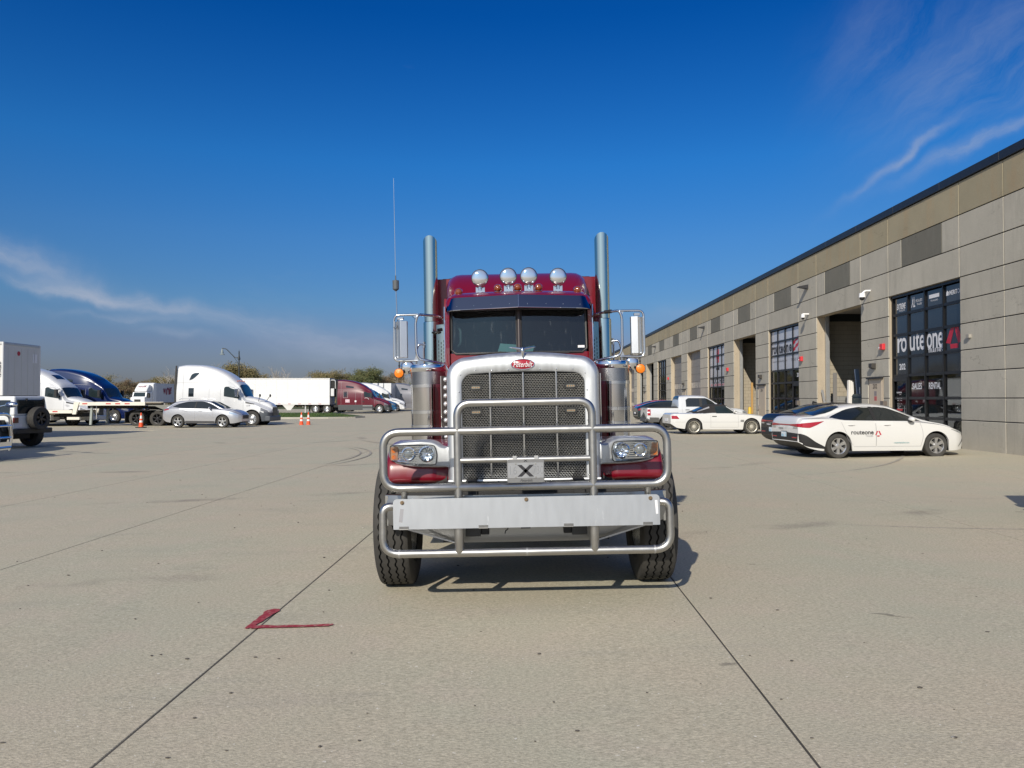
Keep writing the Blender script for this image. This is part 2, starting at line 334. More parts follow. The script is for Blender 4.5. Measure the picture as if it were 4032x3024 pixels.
# ------------------------------------------------------------ mesh helpers
def nrm(v): return Vector(v).normalized()
class MB:
    def __init__(s): s.v = []; s.f = []; s.m = []
    def add(s, vs, fs, mi=0):
        o = len(s.v); s.v += [tuple(v) for v in vs]
        for f in fs: s.f.append(tuple(i + o for i in f)); s.m.append(mi)
        return s
    def box(s, x0, x1, y0, y1, z0, z1, mi=0):
        return s.add([(x0,y0,z0),(x1,y0,z0),(x1,y1,z0),(x0,y1,z0),(x0,y0,z1),(x1,y0,z1),(x1,y1,z1),(x0,y1,z1)],
                     [(0,3,2,1),(4,5,6,7),(0,1,5,4),(1,2,6,5),(2,3,7,6),(3,0,4,7)], mi)
    def obox(s, c, dx, dy, dz, ax, ay, az, mi=0):       # oriented box, half sizes
        c, ax, ay, az = Vector(c), nrm(ax), nrm(ay), nrm(az)
        P = [c + ax*dx*i + ay*dy*j + az*dz*k for k in (-1,1) for j in (-1,1) for i in (-1,1)]
        return s.add(P, [(0,2,3,1),(4,5,7,6),(0,1,5,4),(1,3,7,5),(3,2,6,7),(2,0,4,6)], mi)
    def beam(s, p0, p1, w, h, up=(0,0,1), mi=0):
        p0, p1 = Vector(p0), Vector(p1); d = (p1 - p0); L = d.length; d.normalize()
        up = Vector(up)
        if abs(d.dot(up)) > .98: up = Vector((0,1,0))
        sd = d.cross(up).normalized(); u2 = sd.cross(d)
        return s.obox((p0+p1)/2, L/2, w/2, h/2, d, sd, u2, mi)
    def tube(s, path, r, n=12, closed=False, caps=True, mi=0):
        P = [Vector(p) for p in path]; m = len(P); rings = []
        T0 = None; u = None
        rs = r if isinstance(r, (list, tuple)) else [r]*m
        for i in range(m):
            if closed: t = P[(i+1) % m] - P[i-1]
            elif i == 0: t = P[1] - P[0]
            elif i == m-1: t = P[-1] - P[-2]
            else: t = (P[i+1]-P[i]).normalized() + (P[i]-P[i-1]).normalized()
            t.normalize()
            if u is None:
                a = Vector((0,0,1)) if abs(t.z) < .9 else Vector((0,1,0))
                u = t.cross(a).normalized()
            else:
                u = (u - t*u.dot(t)).normalized()
            w = t.cross(u)
            rings.append([P[i] + (u*math.cos(2*math.pi*k/n) + w*math.sin(2*math.pi*k/n))*rs[i] for k in range(n)])
        o = len(s.v)
        for rg in rings: s.v += [tuple(v) for v in rg]
        for i in range(m if closed else m-1):
            j = (i+1) % m
            for k in range(n):
                s.f.append((o+i*n+k, o+i*n+(k+1)%n, o+j*n+(k+1)%n, o+j*n+k)); s.m.append(mi)
        if caps and not closed:
            s.f.append(tuple(o+k for k in range(n))[::-1]); s.m.append(mi)
            s.f.append(tuple(o+(m-1)*n+k for k in range(n))); s.m.append(mi)
        return s
    def cyl(s, p0, p1, r0, r1=None, n=16, caps=True, mi=0):
        return s.tube([p0, p1], [r0, r0 if r1 is None else r1], n, caps=caps, mi=mi)
    def lathe(s, prof, c=(0,0,0), axis='z', n=24, mi=0, caps=False, mfun=None):   # prof: (r, h)
        o = len(s.v); c = Vector(c)
        for r, h in prof:
            for k in range(n):
                a = 2*math.pi*k/n; x, y = r*math.cos(a), r*math.sin(a)
                p = {'z': (x,y,h), 'y': (x,h,y), 'x': (h,x,y)}[axis]
                s.v.append(tuple(c + Vector(p)))
        for i in range(len(prof)-1):
            for k in range(n):
                s.f.append((o+i*n+k, o+i*n+(k+1)%n, o+(i+1)*n+(k+1)%n, o+(i+1)*n+k)); s.m.append(mfun(i) if mfun else mi)
        if caps:
            for i in (0, len(prof)-1):
                s.f.append(tuple(o+i*n+k for k in range(n))); s.m.append(mi)
        return s
    def prism(s, poly, axis, a0, a1, mi=0):            # polygon in the two other axes
        n = len(poly)
        def P(p, a): return {'x': (a,p[0],p[1]), 'y': (p[0],a,p[1]), 'z': (p[0],p[1],a)}[axis]
        vs = [P(p, a0) for p in poly] + [P(p, a1) for p in poly]
        fs = [tuple(range(n))[::-1], tuple(range(n, 2*n))] + [(i, (i+1)%n, n+(i+1)%n, n+i) for i in range(n)]
        return s.add(vs, fs, mi)
    def grid(s, fn, nu, nv, mi=0, closeu=False):
        o = len(s.v)
        for i in range(nu):
            for j in range(nv): s.v.append(tuple(fn(i/(nu-1) if not closeu else i/nu, j/(nv-1))))
        for i in range(nu if closeu else nu-1):
            for j in range(nv-1):
                a = i; b = (i+1) % nu
                s.f.append((o+a*nv+j, o+b*nv+j, o+b*nv+j+1, o+a*nv+j+1)); s.m.append(mi)
        return s
    def sphere(s, c, r, n=16, m=10, sc=(1,1,1), mi=0):
        c = Vector(c)
        def fn(u, v):
            a = 2*math.pi*u; b = math.pi*(v*.998+.001)
            return c + Vector((r*sc[0]*math.sin(b)*math.cos(a), r*sc[1]*math.sin(b)*math.sin(a), r*sc[2]*math.cos(b)))
        return s.grid(fn, n, m, mi, closeu=True)
    def mesh(s, name, mats, smooth=40):
        me = bpy.data.meshes.new(name)
        me.from_pydata(s.v, [], s.f)
        for m in (mats if isinstance(mats, (list, tuple)) else [mats]): me.materials.append(m)
        if any(s.m): me.polygons.foreach_set('material_index', s.m)
        bm = bmesh.new(); bm.from_mesh(me)
        bmesh.ops.remove_doubles(bm, verts=bm.verts, dist=1e-5)
        bmesh.ops.recalc_face_normals(bm, faces=bm.faces)
        bm.to_mesh(me); bm.free()
        if smooth:
            me.polygons.foreach_set('use_smooth', [True]*len(me.polygons))
            me.set_sharp_from_angle(angle=R(smooth))
        me.update()
        return me
    def build(s, name, mats, parent=None, smooth=40, bevel=0, kind=None, label=None):
        o = link(s.mesh(name, mats, smooth), name, parent)
        if bevel:
            b = o.modifiers.new('bevel', 'BEVEL'); b.width = bevel; b.segments = 2; b.limit_method = 'ANGLE'; b.angle_limit = R(35)
        if kind: o['kind'] = kind
        if label: o['label'] = label
        return o
def link(me, name, parent=None, loc=(0,0,0), rz=0):
    o = bpy.data.objects.new(name, me); COL.objects.link(o)
    o.location = loc; o.rotation_euler = (0,0,rz)
    if parent: o.parent = parent
    return o
def thing(name, label, cat, loc=(0,0,0), rz=0, group=None, rot=None):
    o = bpy.data.objects.new(name, None); COL.objects.link(o)
    o.empty_display_size = .2
    o.location = loc; o.rotation_euler = rot or (0,0,rz)
    o['label'] = label; o['category'] = cat
    if group: o['group'] = group
    return o
def tag(o, label, cat, group=None):
    o['label'] = label; o['category'] = cat
    if group: o['group'] = group
    return o
def copy_tree(o, parent=None, loc=None, rz=None, label=None):
    c = o.copy(); COL.objects.link(c)
    if parent: c.parent = parent
    if loc is not None: c.location = loc
    if rz is not None: c.rotation_euler = (0,0,rz)
    if label: c['label'] = label
    for ch in list(o.children): copy_tree(ch, c)
    return c
def arc(c, r, a0, a1, n, plane='xz', k=0):
    out = []
    for i in range(n+1):
        a = R(a0 + (a1-a0)*i/n); x, y = c[0]+r*math.cos(a), c[1]+r*math.sin(a)
        out.append({'xz': (x, k, y), 'xy': (x, y, k), 'yz': (k, x, y)}[plane])
    return out
def rpath(pts, r, seg=6):                             # polyline with rounded corners
    P = [Vector(p) for p in pts]; out = [P[0]]
    for i in range(1, len(P)-1):
        a, b, c = P[i-1], P[i], P[i+1]
        d1 = (a-b); d2 = (c-b); q = min(r, d1.length*.48, d2.length*.48)
        p1 = b + d1.normalized()*q; p2 = b + d2.normalized()*q
        for k in range(seg+1):
            t = k/seg; out.append(p1*(1-t)**2 + b*2*t*(1-t) + p2*t*t)
    out.append(P[-1]); return out
def rrect(x0, x1, z0, z1, r, seg=5, rs=None):
    rs = rs or (r, r, r, r)                           # bl, br, tr, tl
    out = []
    for (cx, cz, a0, q) in ((x0, z0, 180, rs[0]), (x1, z0, 270, rs[1]), (x1, z1, 0, rs[2]), (x0, z1, 90, rs[3])):
        sx_ = 1 if cx == x0 else -1; sz_ = 1 if cz == z0 else -1
        c = (cx + sx_*q, cz + sz_*q)
        for k in range(seg+1):
            a = R(a0 + 90*k/seg); out.append((c[0]+q*math.cos(a), c[1]+q*math.sin(a)))
    return out
def text(body, name, material, parent, org, right, up, w=None, h=None, shear=0, ext=.002, bold=0, align='c', space=1):
    cu = bpy.data.curves.new(name, 'FONT'); cu.body = body; cu.size = 1; cu.shear = shear; cu.extrude = 0.0
    cu.resolution_u = 3; cu.offset = bold; cu.space_character = space
    ob = bpy.data.objects.new(name, cu); COL.objects.link(ob)
    bpy.context.view_layer.update()
    me = bpy.data.meshes.new_from_object(ob.evaluated_get(bpy.context.evaluated_depsgraph_get()))
    bpy.data.objects.remove(ob); bpy.data.curves.remove(cu)
    xs = [v.co.x for v in me.vertices]; ys = [v.co.y for v in me.vertices]
    x0, x1, y0, y1 = min(xs), max(xs), min(ys), max(ys)
    kx = w/(x1-x0) if w else None; ky = h/(y1-y0) if h else None
    kx = kx or ky; ky = ky or kx
    cx = {'c': (x0+x1)/2, 'l': x0}[align]; cy = (y0+y1)/2
    r_, u_ = nrm(right), nrm(up); n_ = r_.cross(u_); org = Vector(org)
    for v in me.vertices:
        v.co = org + r_*(v.co.x-cx)*kx + u_*(v.co.y-cy)*ky
    me.materials.clear(); me.materials.append(material)
    me.name = name
    return link(me, name, parent)
def halfrect(u, hw, zb, zt, r):                       # (x, z) round an upside-down U with corner radius r
    L1 = zt-r-zb; L2 = math.pi*r/2; L3 = 2*(hw-r); s = u*(2*L1+2*L2+L3)
    if s < L1: return -hw, zb+s
    s -= L1
    if s < L2: a = s/r; return -hw+r-r*math.cos(a), zt-r+r*math.sin(a)
    s -= L2
    if s < L3: return -hw+r+s, zt
    s -= L3
    if s < L2: a = s/r; return hw-r+r*math.sin(a), zt-r+r*math.cos(a)
    return hw, zt-r-(s-L2)
def smooth_loop(pts, n=4):                            # closed Catmull-Rom through 2-D points
    out = []; m = len(pts)
    for i in range(m):
        p0, p1, p2, p3 = pts[i-1], pts[i], pts[(i+1) % m], pts[(i+2) % m]
        for k in range(n):
            t = k/n
            out.append(tuple(.5*(2*p1[a]+(p2[a]-p0[a])*t+(2*p0[a]-5*p1[a]+4*p2[a]-p3[a])*t*t+(3*p1[a]-p0[a]-3*p2[a]+p3[a])*t**3) for a in (0, 1)))
    return out
def pchip(pts):
    xs = [p[0] for p in pts]; ys = [p[1] for p in pts]; n = len(xs)
    d = [(ys[i+1]-ys[i])/(xs[i+1]-xs[i]) for i in range(n-1)]
    m = [d[0]] + [0 if d[i-1]*d[i] <= 0 else 2*d[i-1]*d[i]/(d[i-1]+d[i]) for i in range(1, n-1)] + [d[-1]]
    def f(x):
        if x <= xs[0]: return ys[0]
        if x >= xs[-1]: return ys[-1]
        i = 0
        while x > xs[i+1]: i += 1
        h = xs[i+1]-xs[i]; t = (x-xs[i])/h
        return ys[i]*(2*t**3-3*t*t+1) + m[i]*h*(t**3-2*t*t+t) + ys[i+1]*(3*t*t-2*t**3) + m[i+1]*h*(t**3-t*t)
    return f
G = pchip([(-400,-.3),(-60,-.3),(-30,-.25),(-19,-.21),(-8,-.13),(-3,-.056),(-1.2,-.023),(0,0),(1.2,.023),(2.2,.03),(4,.0),(8,-.03),(13,.03),(20,.03),(400,.03)])

# ------------------------------------------------------------ ground
YR = R(-1.4)                                            # the joints run 1.4 degrees to the right of straight ahead
lanes = [-20.4, -17.3, -14.2, -11.1, -8.0, -4.93, -1.83, 1.16, 5.25, 9.35, 13.0]
rows = [-8.0, -4.8, -1.5, 1.8, 5.18, 8.5, 11.8, 15.1, 18.4, 21.7, 25.0, 28.3, 31.6, 34.9, 38.2, 41.5]
xs = [-3000, -400, -150, -60, -45, -35, -30, -25] + lanes + [-19, -15, -12.5, -9.5, -6.5, -3.3, -1.2, 0, 2.2, 3.2, 4.2, 6.5, 8, 11, 13.6, 20, 60, 150, 400, 3000]
xs = sorted(set(xs))
ysg = sorted(set([-3000, -400, -100, -40, -8.001] + [rows[0], rows[-1], rows[-1]+.001, 60, 80, 120, 200, 400, 1000, 3500]))
gb = MB(); idx = {}
for i, x in enumerate(xs):
    for j, y in enumerate(ysg):
        inside = lanes[0] <= x <= lanes[-1] and rows[0] <= y <= rows[-1]
        inside = inside and lanes[0]-1e-6 <= x
        idx[i, j] = len(gb.v); gb.v.append((x, y, G(x) - (.025 if inside else 0)))
for i in range(len(xs)-1):
    for j in range(len(ysg)-1):
        gb.f.append((idx[i,j], idx[i+1,j], idx[i+1,j+1], idx[i,j+1])); gb.m.append(0)
ground = gb.build('ground', M_YARD, None, smooth=0)
ground.rotation_euler = (0,0,YR)
ground['kind'] = 'structure'
for a in range(len(lanes)-1):
    for b in range(len(rows)-1):
        x0, x1, y0, y1 = lanes[a]+.005, lanes[a+1]-.005, rows[b]+.0006, rows[b+1]-.0006
        if b == 0: y0 = rows[0]
        s = MB(); nx = 6; jx = 0
        X = [x0 + (x1-x0)*k/nx for k in range(nx+1)]
        e = .004                                         # worn, slightly rounded arris
        Xs = [x0] + [x0+e] + X[1:-1] + [x1-e] + [x1]
        Zs = [-.004] + [0]*(len(Xs)-2) + [-.004]
        for y, dz in ((y0, -.02), (y0, 0), (y0+.003, 0), (y1-.003, 0), (y1, 0), (y1, -.02)):
            for x, zz in zip(Xs, Zs): s.v.append((x, y, G(x) + zz + dz + jx))
        w = len(Xs)
        for r_ in range(5):
            for c_ in range(w-1): s.f.append((r_*w+c_, r_*w+c_+1, (r_+1)*w+c_+1, (r_+1)*w+c_)); s.m.append(0)
        o0 = len(s.v)
        for side, c_ in ((0, 0), (1, w-1)):
            k = len(s.v); s.v += [(Xs[c_], y0, G(Xs[c_])-.03), (Xs[c_], y1, G(Xs[c_])-.03)]
            s.f.append((c_+w, c_+4*w, k+1, k)); s.m.append(0)
        s.build('slab', M_YARD, ground, smooth=0)

FILL = mat('dark_joint_filler', (.06,.054,.045), .9, var=.5, vscale=2.5, world_pos=True)
for x in lanes:
    for b in range(0, len(rows)-1, 3):
        y0, y1 = rows[b], rows[min(b+3, len(rows)-1)]
        wob = [(y0 + (y1-y0)*k/24) for k in range(25)]
        s = MB(); vs = []
        for y in wob:
            q = rnd.uniform(-.0015, .0015)
            vs += [(x-.0056+q, y, G(x)+.0012-.004), (x+.0056+q, y, G(x)+.0012-.004)]
        s.add(vs, [(2*k, 2*k+1, 2*k+3, 2*k+2) for k in range(24)])
        s.build('joint_filler', FILL, ground, smooth=0)
# red spray-paint corner mark on the slab
pm = MB()
def strip(pts, wid, z=.004):
    n = len(pts); vs = []
    for i, (x, y) in enumerate(pts):
        q = pts[min(i+1, n-1)]; p = pts[max(i-1, 0)]
        d = Vector((q[0]-p[0], q[1]-p[1])).normalized(); nn_ = Vector((-d.y, d.x))*wid[i]/2
        vs += [(x+nn_.x, y+nn_.y, G(x+nn_.x)+z), (x-nn_.x, y-nn_.y, G(x-nn_.x)+z)]
    return vs, [(2*i, 2*i+1, 2*i+3, 2*i+2) for i in range(n-1)]
pm.add(*strip([(-1.752,5.175),(-1.72,5.19),(-1.66,5.20),(-1.58,5.188),(-1.5,5.197),(-1.4,5.192),(-1.32,5.20),(-1.24,5.205),(-1.205,5.222)], [.03,.075,.062,.05,.058,.045,.05,.056,.02], .0058))
pm.add(*strip([(-1.775,5.16),(-1.76,5.22),(-1.757,5.27),(-1.75,5.33),(-1.745,5.38),(-1.742,5.44),(-1.735,5.50),(-1.735,5.56),(-1.725,5.60),(-1.715,5.64)], [.02,.055,.048,.068,.06,.075,.07,.10,.10,.05], .0048))
mk = pm.build('paint_mark', mat('red_spray_paint', (.30,.025,.04), .8, var=.3, vscale=30, world_pos=True, col2=(.36,.20,.17), c2scale=30, c2lo=.50, c2hi=.66, c2amt=.8), None, smooth=0)
tag(mk, 'red spray-painted corner mark on the concrete joint', 'paint mark')

# rubber scuffs left by turning tyres
sc_ = MB(); rq = random.Random(3)
def arcmark(cx, cy, r, a0, a1, wid, zo):
    pts = [(cx + r*math.cos(R(a0+(a1-a0)*k/14)), cy + r*math.sin(R(a0+(a1-a0)*k/14))) for k in range(15)]
    sc_.add(*strip(pts, [wid*math.sin(math.pi*(k+.4)/14.8) for k in range(15)], zo))
for k in range(9): arcmark(2.42+.018*k, 3.98+.022*k, .34+.012*k, -78+rq.uniform(-8,8), -40+rq.uniform(-14,20), rq.uniform(.004,.010), .0034+.0001*k)
for k in range(5): arcmark(2.60+.03*k, 6.2, .9+.02*k, -100+rq.uniform(-3,3), -93+rq.uniform(-2,3), .008, .0034)
for (x_, y_, r_, a0, a1, w_) in ((-13,21,9,-20,35,.07),(-13.3,21,9,-18,33,.05),(3,14,12,-5,22,.05),(-2.0,27,14,-60,-10,.08),(9,36,16,200,250,.10),(-4,19,7,-70,-15,.04),(6,19,10,250,300,.05)):
    arcmark(x_, y_, r_, a0, a1, w_, .0035)
q = sc_.build('tyre_scuffs', mat('rubber_scuff', (.27,.245,.21), .85, var=.3, vscale=14, world_pos=True, col2=(.42,.38,.31), c2scale=9, c2lo=.40, c2hi=.60, c2amt=.9), None, smooth=0, kind='stuff'); tag(q, 'faint dark tyre scuffs curving across the slabs', 'tyre marks')

# grass island with its kerb, and the field beyond the yard
def slabpoly(name, poly, z0, z1, m, label=None, cat=None, kind=None, parent=None):
    o = MB().prism(poly, 'z', z0, z1).build(name, m, parent, smooth=0)
    if kind: o['kind'] = kind
    if label: tag(o, label, cat)
    return o
KERB = mat('kerb_concrete', (.42,.40,.35), .85, var=.12, vscale=2, bump=.2, bscale=40)
GRASSM = mat('lawn_soil', (.045,.075,.018), .9, var=.3, vscale=1.2, world_pos=True, col2=(.09,.10,.03), c2scale=.7, c2lo=.5, c2hi=.7, c2amt=.6)
isl = [(-75,66.5),(-19,66.5),(-16,67.0),(-13.9,68.3),(-13.4,70.2),(-14.4,73),(-17,80),(-20,86),(-24,88),(-75,88)]
slabpoly('kerb', isl, -.45, -.07, KERB, kind='structure')
cx_, cy_ = -40, 77
inn = [(x + (.25 if x < cx_ else -.25), y + (.25 if y < cy_ else -.25)) for x, y in isl]
slabpoly('grass_island', inn, -.2, -.045, GRASSM, kind='structure')
gm = MB()
BLADE = mat('grass_blades', (.05,.095,.018), .8, var=.35, vscale=.8, world_pos=True, col2=(.12,.12,.04), c2scale=.9, c2lo=.5, c2hi=.75, c2amt=.7)
for k in range(14000):
    x = rnd.uniform(-45, -14); y = 66.9 + 18*rnd.random()**1.8
    if x > -13.9 - (y-68)*.32 or (x > -17 and y < 67.6): continue
    h = rnd.uniform(.05,.13); a = rnd.uniform(0,6.28); w = .03
    gm.add([(x-w*math.cos(a), y-w*math.sin(a), -.05),(x+w*math.cos(a), y+w*math.sin(a), -.05),(x+rnd.uniform(-.03,.03), y+rnd.uniform(-.03,.03), -.05+h)], [(0,1,2)])
g = gm.build('grass', BLADE, None, smooth=0, kind='stuff'); tag(g, 'short mown grass on the kerbed island', 'grass')
fld = MB()
fld.box(-1500, -17, 136, 3000, -.32, -.25); fld.build('field', mat('rough_field', (.07,.085,.03), .95, var=.3, vscale=.05, world_pos=True, col2=(.13,.11,.06), c2scale=.03, c2lo=.45, c2hi=.6), None, smooth=0, kind='structure')

# ------------------------------------------------------------ warehouse
BR = R(-0.8)
bx0, by0 = 13.0*math.cos(BR), 13.0*math.sin(BR)
wh = thing('warehouse', 'long grey precast concrete warehouse with shopfront windows and tall bay doors', 'warehouse', (bx0, by0, 0.0), BR)
ZL = [0.0, .88, 1.53, 2.31, 2.95, 3.73, 4.44, 5.13]       # pier joints; the windows' rails follow them
ZA, ZB, ZT, ZC = 5.13, 6.02, 6.99, 7.99
OPEN_W = 4.46; NB = 16
cent = [25.25 + 6.7*k for k in range(NB)]
kinds = ['W','D','W','D','W','C','C','W','D','D','C','W','C','D','W','C']
Y0, Y1 = 12.0, cent[-1] + 12
# core wall behind the panels
core = MB()
segs = []; y = Y0
for c in cent: segs.append((y, c-OPEN_W/2)); y = c+OPEN_W/2
segs.append((y, Y1))
for a, b in segs: core.box(.03, .36, a, b, -.1, ZA)
core.box(.03, .36, Y0, Y1, ZA, ZC)
core.build('core_wall', M_JAMB, wh, smooth=0)
rf = MB().box(.36, 45, Y0, Y1, ZC-.5, ZC-.3).build('roof', DARK, wh, smooth=0)
MB().box(44.6, 45, Y0, Y1, 0, ZC-.3).build('rear_wall', M_WALL, wh, smooth=0)
for yy in (Y0, Y1-.3):
    MB().box(.37, 44.6, yy, yy+.3, 0, ZC-.3).build('end_wall', M_WALL, wh, smooth=0)
cop = MB()
y = Y0
COPM = mat('dark_metal_coping', (.022,.026,.034), .4, .2, var=.1)
while y < Y1:
    MB().box(-.05, .42, y+.003, min(y+3.0, Y1)-.003, ZC+.004, ZC+.25).build('coping', COPM, wh, smooth=0, bevel=.008)
    y += 3.0
SEAL = mat('dark_joint_sealant', (.03,.028,.027), .8)
sb = MB()
for a, b in segs: sb.box(.0281, .0299, a+.001, b-.001, -.05, ZA)
sb.box(.0281, .0299, Y0, Y1, ZA+.002, ZC-.002)
sb.build('joint_sealant', SEAL, wh, smooth=0)
g = .016
def panel(ya, yb, za, zb, m=M_WALL):
    # tapered edges so each joint catches light on one arris and shade on the other
    e = .024
    ya += .010; yb -= .010; za += .012; zb -= .012
    s = MB().add([(.028,ya,za),(.028,yb,za),(.028,yb,zb),(.028,ya,zb),(0,ya+e*.4,za),(0,yb-e*.4,za),(0,yb-e*.4,zb-e*.8),(0,ya+e*.4,zb-e*.8)],
                 [(4,5,6,7),(0,1,5,4),(1,2,6,5),(2,3,7,6),(3,0,4,7)])
    return s.build('concrete_panel', m, wh, smooth=0)
# vertical grid lines of the upper rows
vl = sorted([Y0, 14.6, 16.7, 18.8, 20.9] + [c-OPEN_W/2 for c in cent] + [c+OPEN_W/2 for c in cent] + [Y1-6, Y1-3, Y1])
for i in range(len(vl)-1):
    a, b = vl[i], vl[i+1]
    isop = any(abs(a-(c-OPEN_W/2)) < .01 for c in cent)
    panel(a, b, ZT, ZC, M_WALLTAN)
    if isop:
        c = (a+b)/2
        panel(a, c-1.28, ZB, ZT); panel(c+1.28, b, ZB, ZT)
        panel(c-1.28, c+1.28, ZB, ZT, M_WALLDARK)
    else: panel(a, b, ZB, ZT)
    panel(a, b, ZA, ZB)
DOORS = {0: (28.03, 29.02), 2: (41.45, 42.55), 5: (61.6, 62.6), 8: (81.7, 82.7), 10: (95.0, 96.0)}
for i in range(len(vl)-1):
    a, b = vl[i], vl[i+1]
    if any(abs(a-(c-OPEN_W/2)) < .01 for c in cent): continue
    dr = [d for d in DOORS.values() if a < d[0] < b]
    for k in range(len(ZL)-1):
        if dr and ZL[k] < 2.3 - .01:
            d = dr[0]
            if d[0]-.12-a > .15: panel(a, d[0]-.12, ZL[k], ZL[k+1])
            if b-d[1]-.12 > .15: panel(d[1]+.12, b, ZL[k], ZL[k+1])
        else: panel(a, b, ZL[k], ZL[k+1])
# facade accessories -------------------------------------------------
TAN = mat('tan_door_paint', (.52,.44,.34), .55, var=.04)
MUL = mat('bronze_black_mullion', (.014,.014,.015), .35, .3, var=.1)
SDOOR = mat('grey_sectional_door', (.24,.225,.21), .55, var=.06, vscale=2)
FILM = mat('white_window_film', (.50,.51,.56), .25, var=.03, coat=.3)
FILMB = mat('black_window_film', (.012,.016,.022), .12, var=.1, coat=.6)
FU, FR_ = (0,0,1), (0,-1,0)                               # facade text: reads towards -Y
def ftext(body, y_left, z, h=None, w=None, m=WHITES, par=None, bold=.0, shear=0, x=.10, align='l', space=1):
    return text(body, 'lettering', m, par or wh, (x, y_left, z), FR_, FU, w=w, h=h, bold=bold, shear=shear, align=align, space=space)
for key, (d0, d1) in DOORS.items():
    d = MB().box(-.001+.005, .10, d0-.07, d1+.07, 0, 2.33).build('door', TAN, wh, smooth=0)
    MB().box(-.012, .004, d0, d1, .02, 2.2).build('door_leaf', TAN, d, smooth=0, bevel=.004)
    MB().box(-.10, .004, d0-.1, d1+.1, 2.24, 2.31).build('door_canopy', BLACK, d, smooth=0)
    MB().box(-.06,-.014, d1-.14, d1-.10, .95, 1.15).cyl((-.05,d1-.13,1.02),(-.05,d1-.02,1.02),.012,n=8).build('handle', CHROME_R, d)
    # box wall lamp over the door
    yc = (d0+d1)/2 + .1
    l = MB().add([(0,yc-.13,2.60),(-.16,yc-.13,2.66),(-.16,yc-.13,2.82),(0,yc-.13,2.82),(0,yc+.13,2.60),(-.16,yc+.13,2.66),(-.16,yc+.13,2.82),(0,yc+.13,2.82)],
             [(0,1,2,3),(4,7,6,5),(0,4,5,1),(1,5,6,2),(2,6,7,3),(3,7,4,0)])
    l.build('wall_lamp', mat('bronze_lamp_housing',(.05,.045,.04),.5), wh, smooth=0, bevel=.01)
for key, nm in ((0,'202'),(2,'204')):
    d0, d1 = DOORS[key]
    ftext(nm, (d0+d1)/2+.20, 1.97, h=.17, m=BLACKS, x=-.016, bold=.01)
MB().box(-.016,-.012, 28.42, 28.62, 1.62, 1.79).build('door_notice', mat('grey_notice',(.25,.22,.22),.5), wh, smooth=0)
MB().box(-.016,-.012, 28.42, 28.62, 1.44, 1.60).build('door_notice', mat('red_notice',(.45,.10,.10),.5), wh, smooth=0)
MB().box(-.14,-.0, 27.66, 27.90, 1.22, 1.43).build('letter_box', mat('brown_letter_box',(.13,.11,.095),.45), wh, smooth=0, bevel=.01)
MB().box(-.14,-.0, 36.28, 36.5, 1.22, 1.43).build('letter_box', MATS['brown_letter_box'], wh, smooth=0, bevel=.01)
for yy in (34.35+.9, 54.3+.9, 75.4, 96.0, 110):           # angular high wall lamps
    s = MB().add([(0,yy-.13,6.52),(-.42,yy-.13,6.60),(-.42,yy-.13,6.64),(0,yy-.13,6.72),(0,yy+.13,6.52),(-.42,yy+.13,6.60),(-.42,yy+.13,6.64),(0,yy+.13,6.72)],
             [(0,1,2,3),(4,7,6,5),(0,4,5,1),(1,5,6,2),(2,6,7,3),(3,7,4,0)])
    s.build('flood_lamp', mat('dark_flood_lamp',(.03,.03,.035),.45), wh, smooth=0)
ALR = mat('red_alarm_housing', (.62,.035,.045), .4)
for yy, zz in ((27.85,3.38),(35.95,3.37),(48.85,3.37),(68.7,3.33)):
    q = MB().box(-.12, 0, yy-.11, yy+.11, zz-.11, zz+.11).build('fire_strobe', ALR, wh, smooth=0, bevel=.02)
    MB().sphere((-.13,yy+.10,zz-.04), .035).build('strobe_lens', LAMPW, q)
CAMW = mat('white_camera_housing',(.8,.8,.8),.35)
q = MB().tube(rpath([(0,28.9,5.55),(-.20,28.9,5.55),(-.30,28.9,5.44)],.08), .035, 10).cyl((-.30,28.9,5.46),(-.30,28.9,5.30),.10,.12,n=16).build('security_camera', CAMW, wh)
MB().sphere((-.30,28.9,5.28), .095).build('camera_dome', BLACK, q)
q = MB().tube([(0,35.1,5.36),(-.28,35.1,5.36)], .04, 10).cyl((-.26,35.1,5.36),(-.26,35.1,5.2),.08,.09,n=14).build('security_camera', CAMW, wh)
MB().sphere((-.26,35.1,5.18), .07).build('camera_dome', BLACK, q)
MB().box(-.08,0,22.45,22.6,3.28,3.38).build('conduit_box', mat('grey_conduit',(.33,.31,.27),.6), wh, smooth=0)

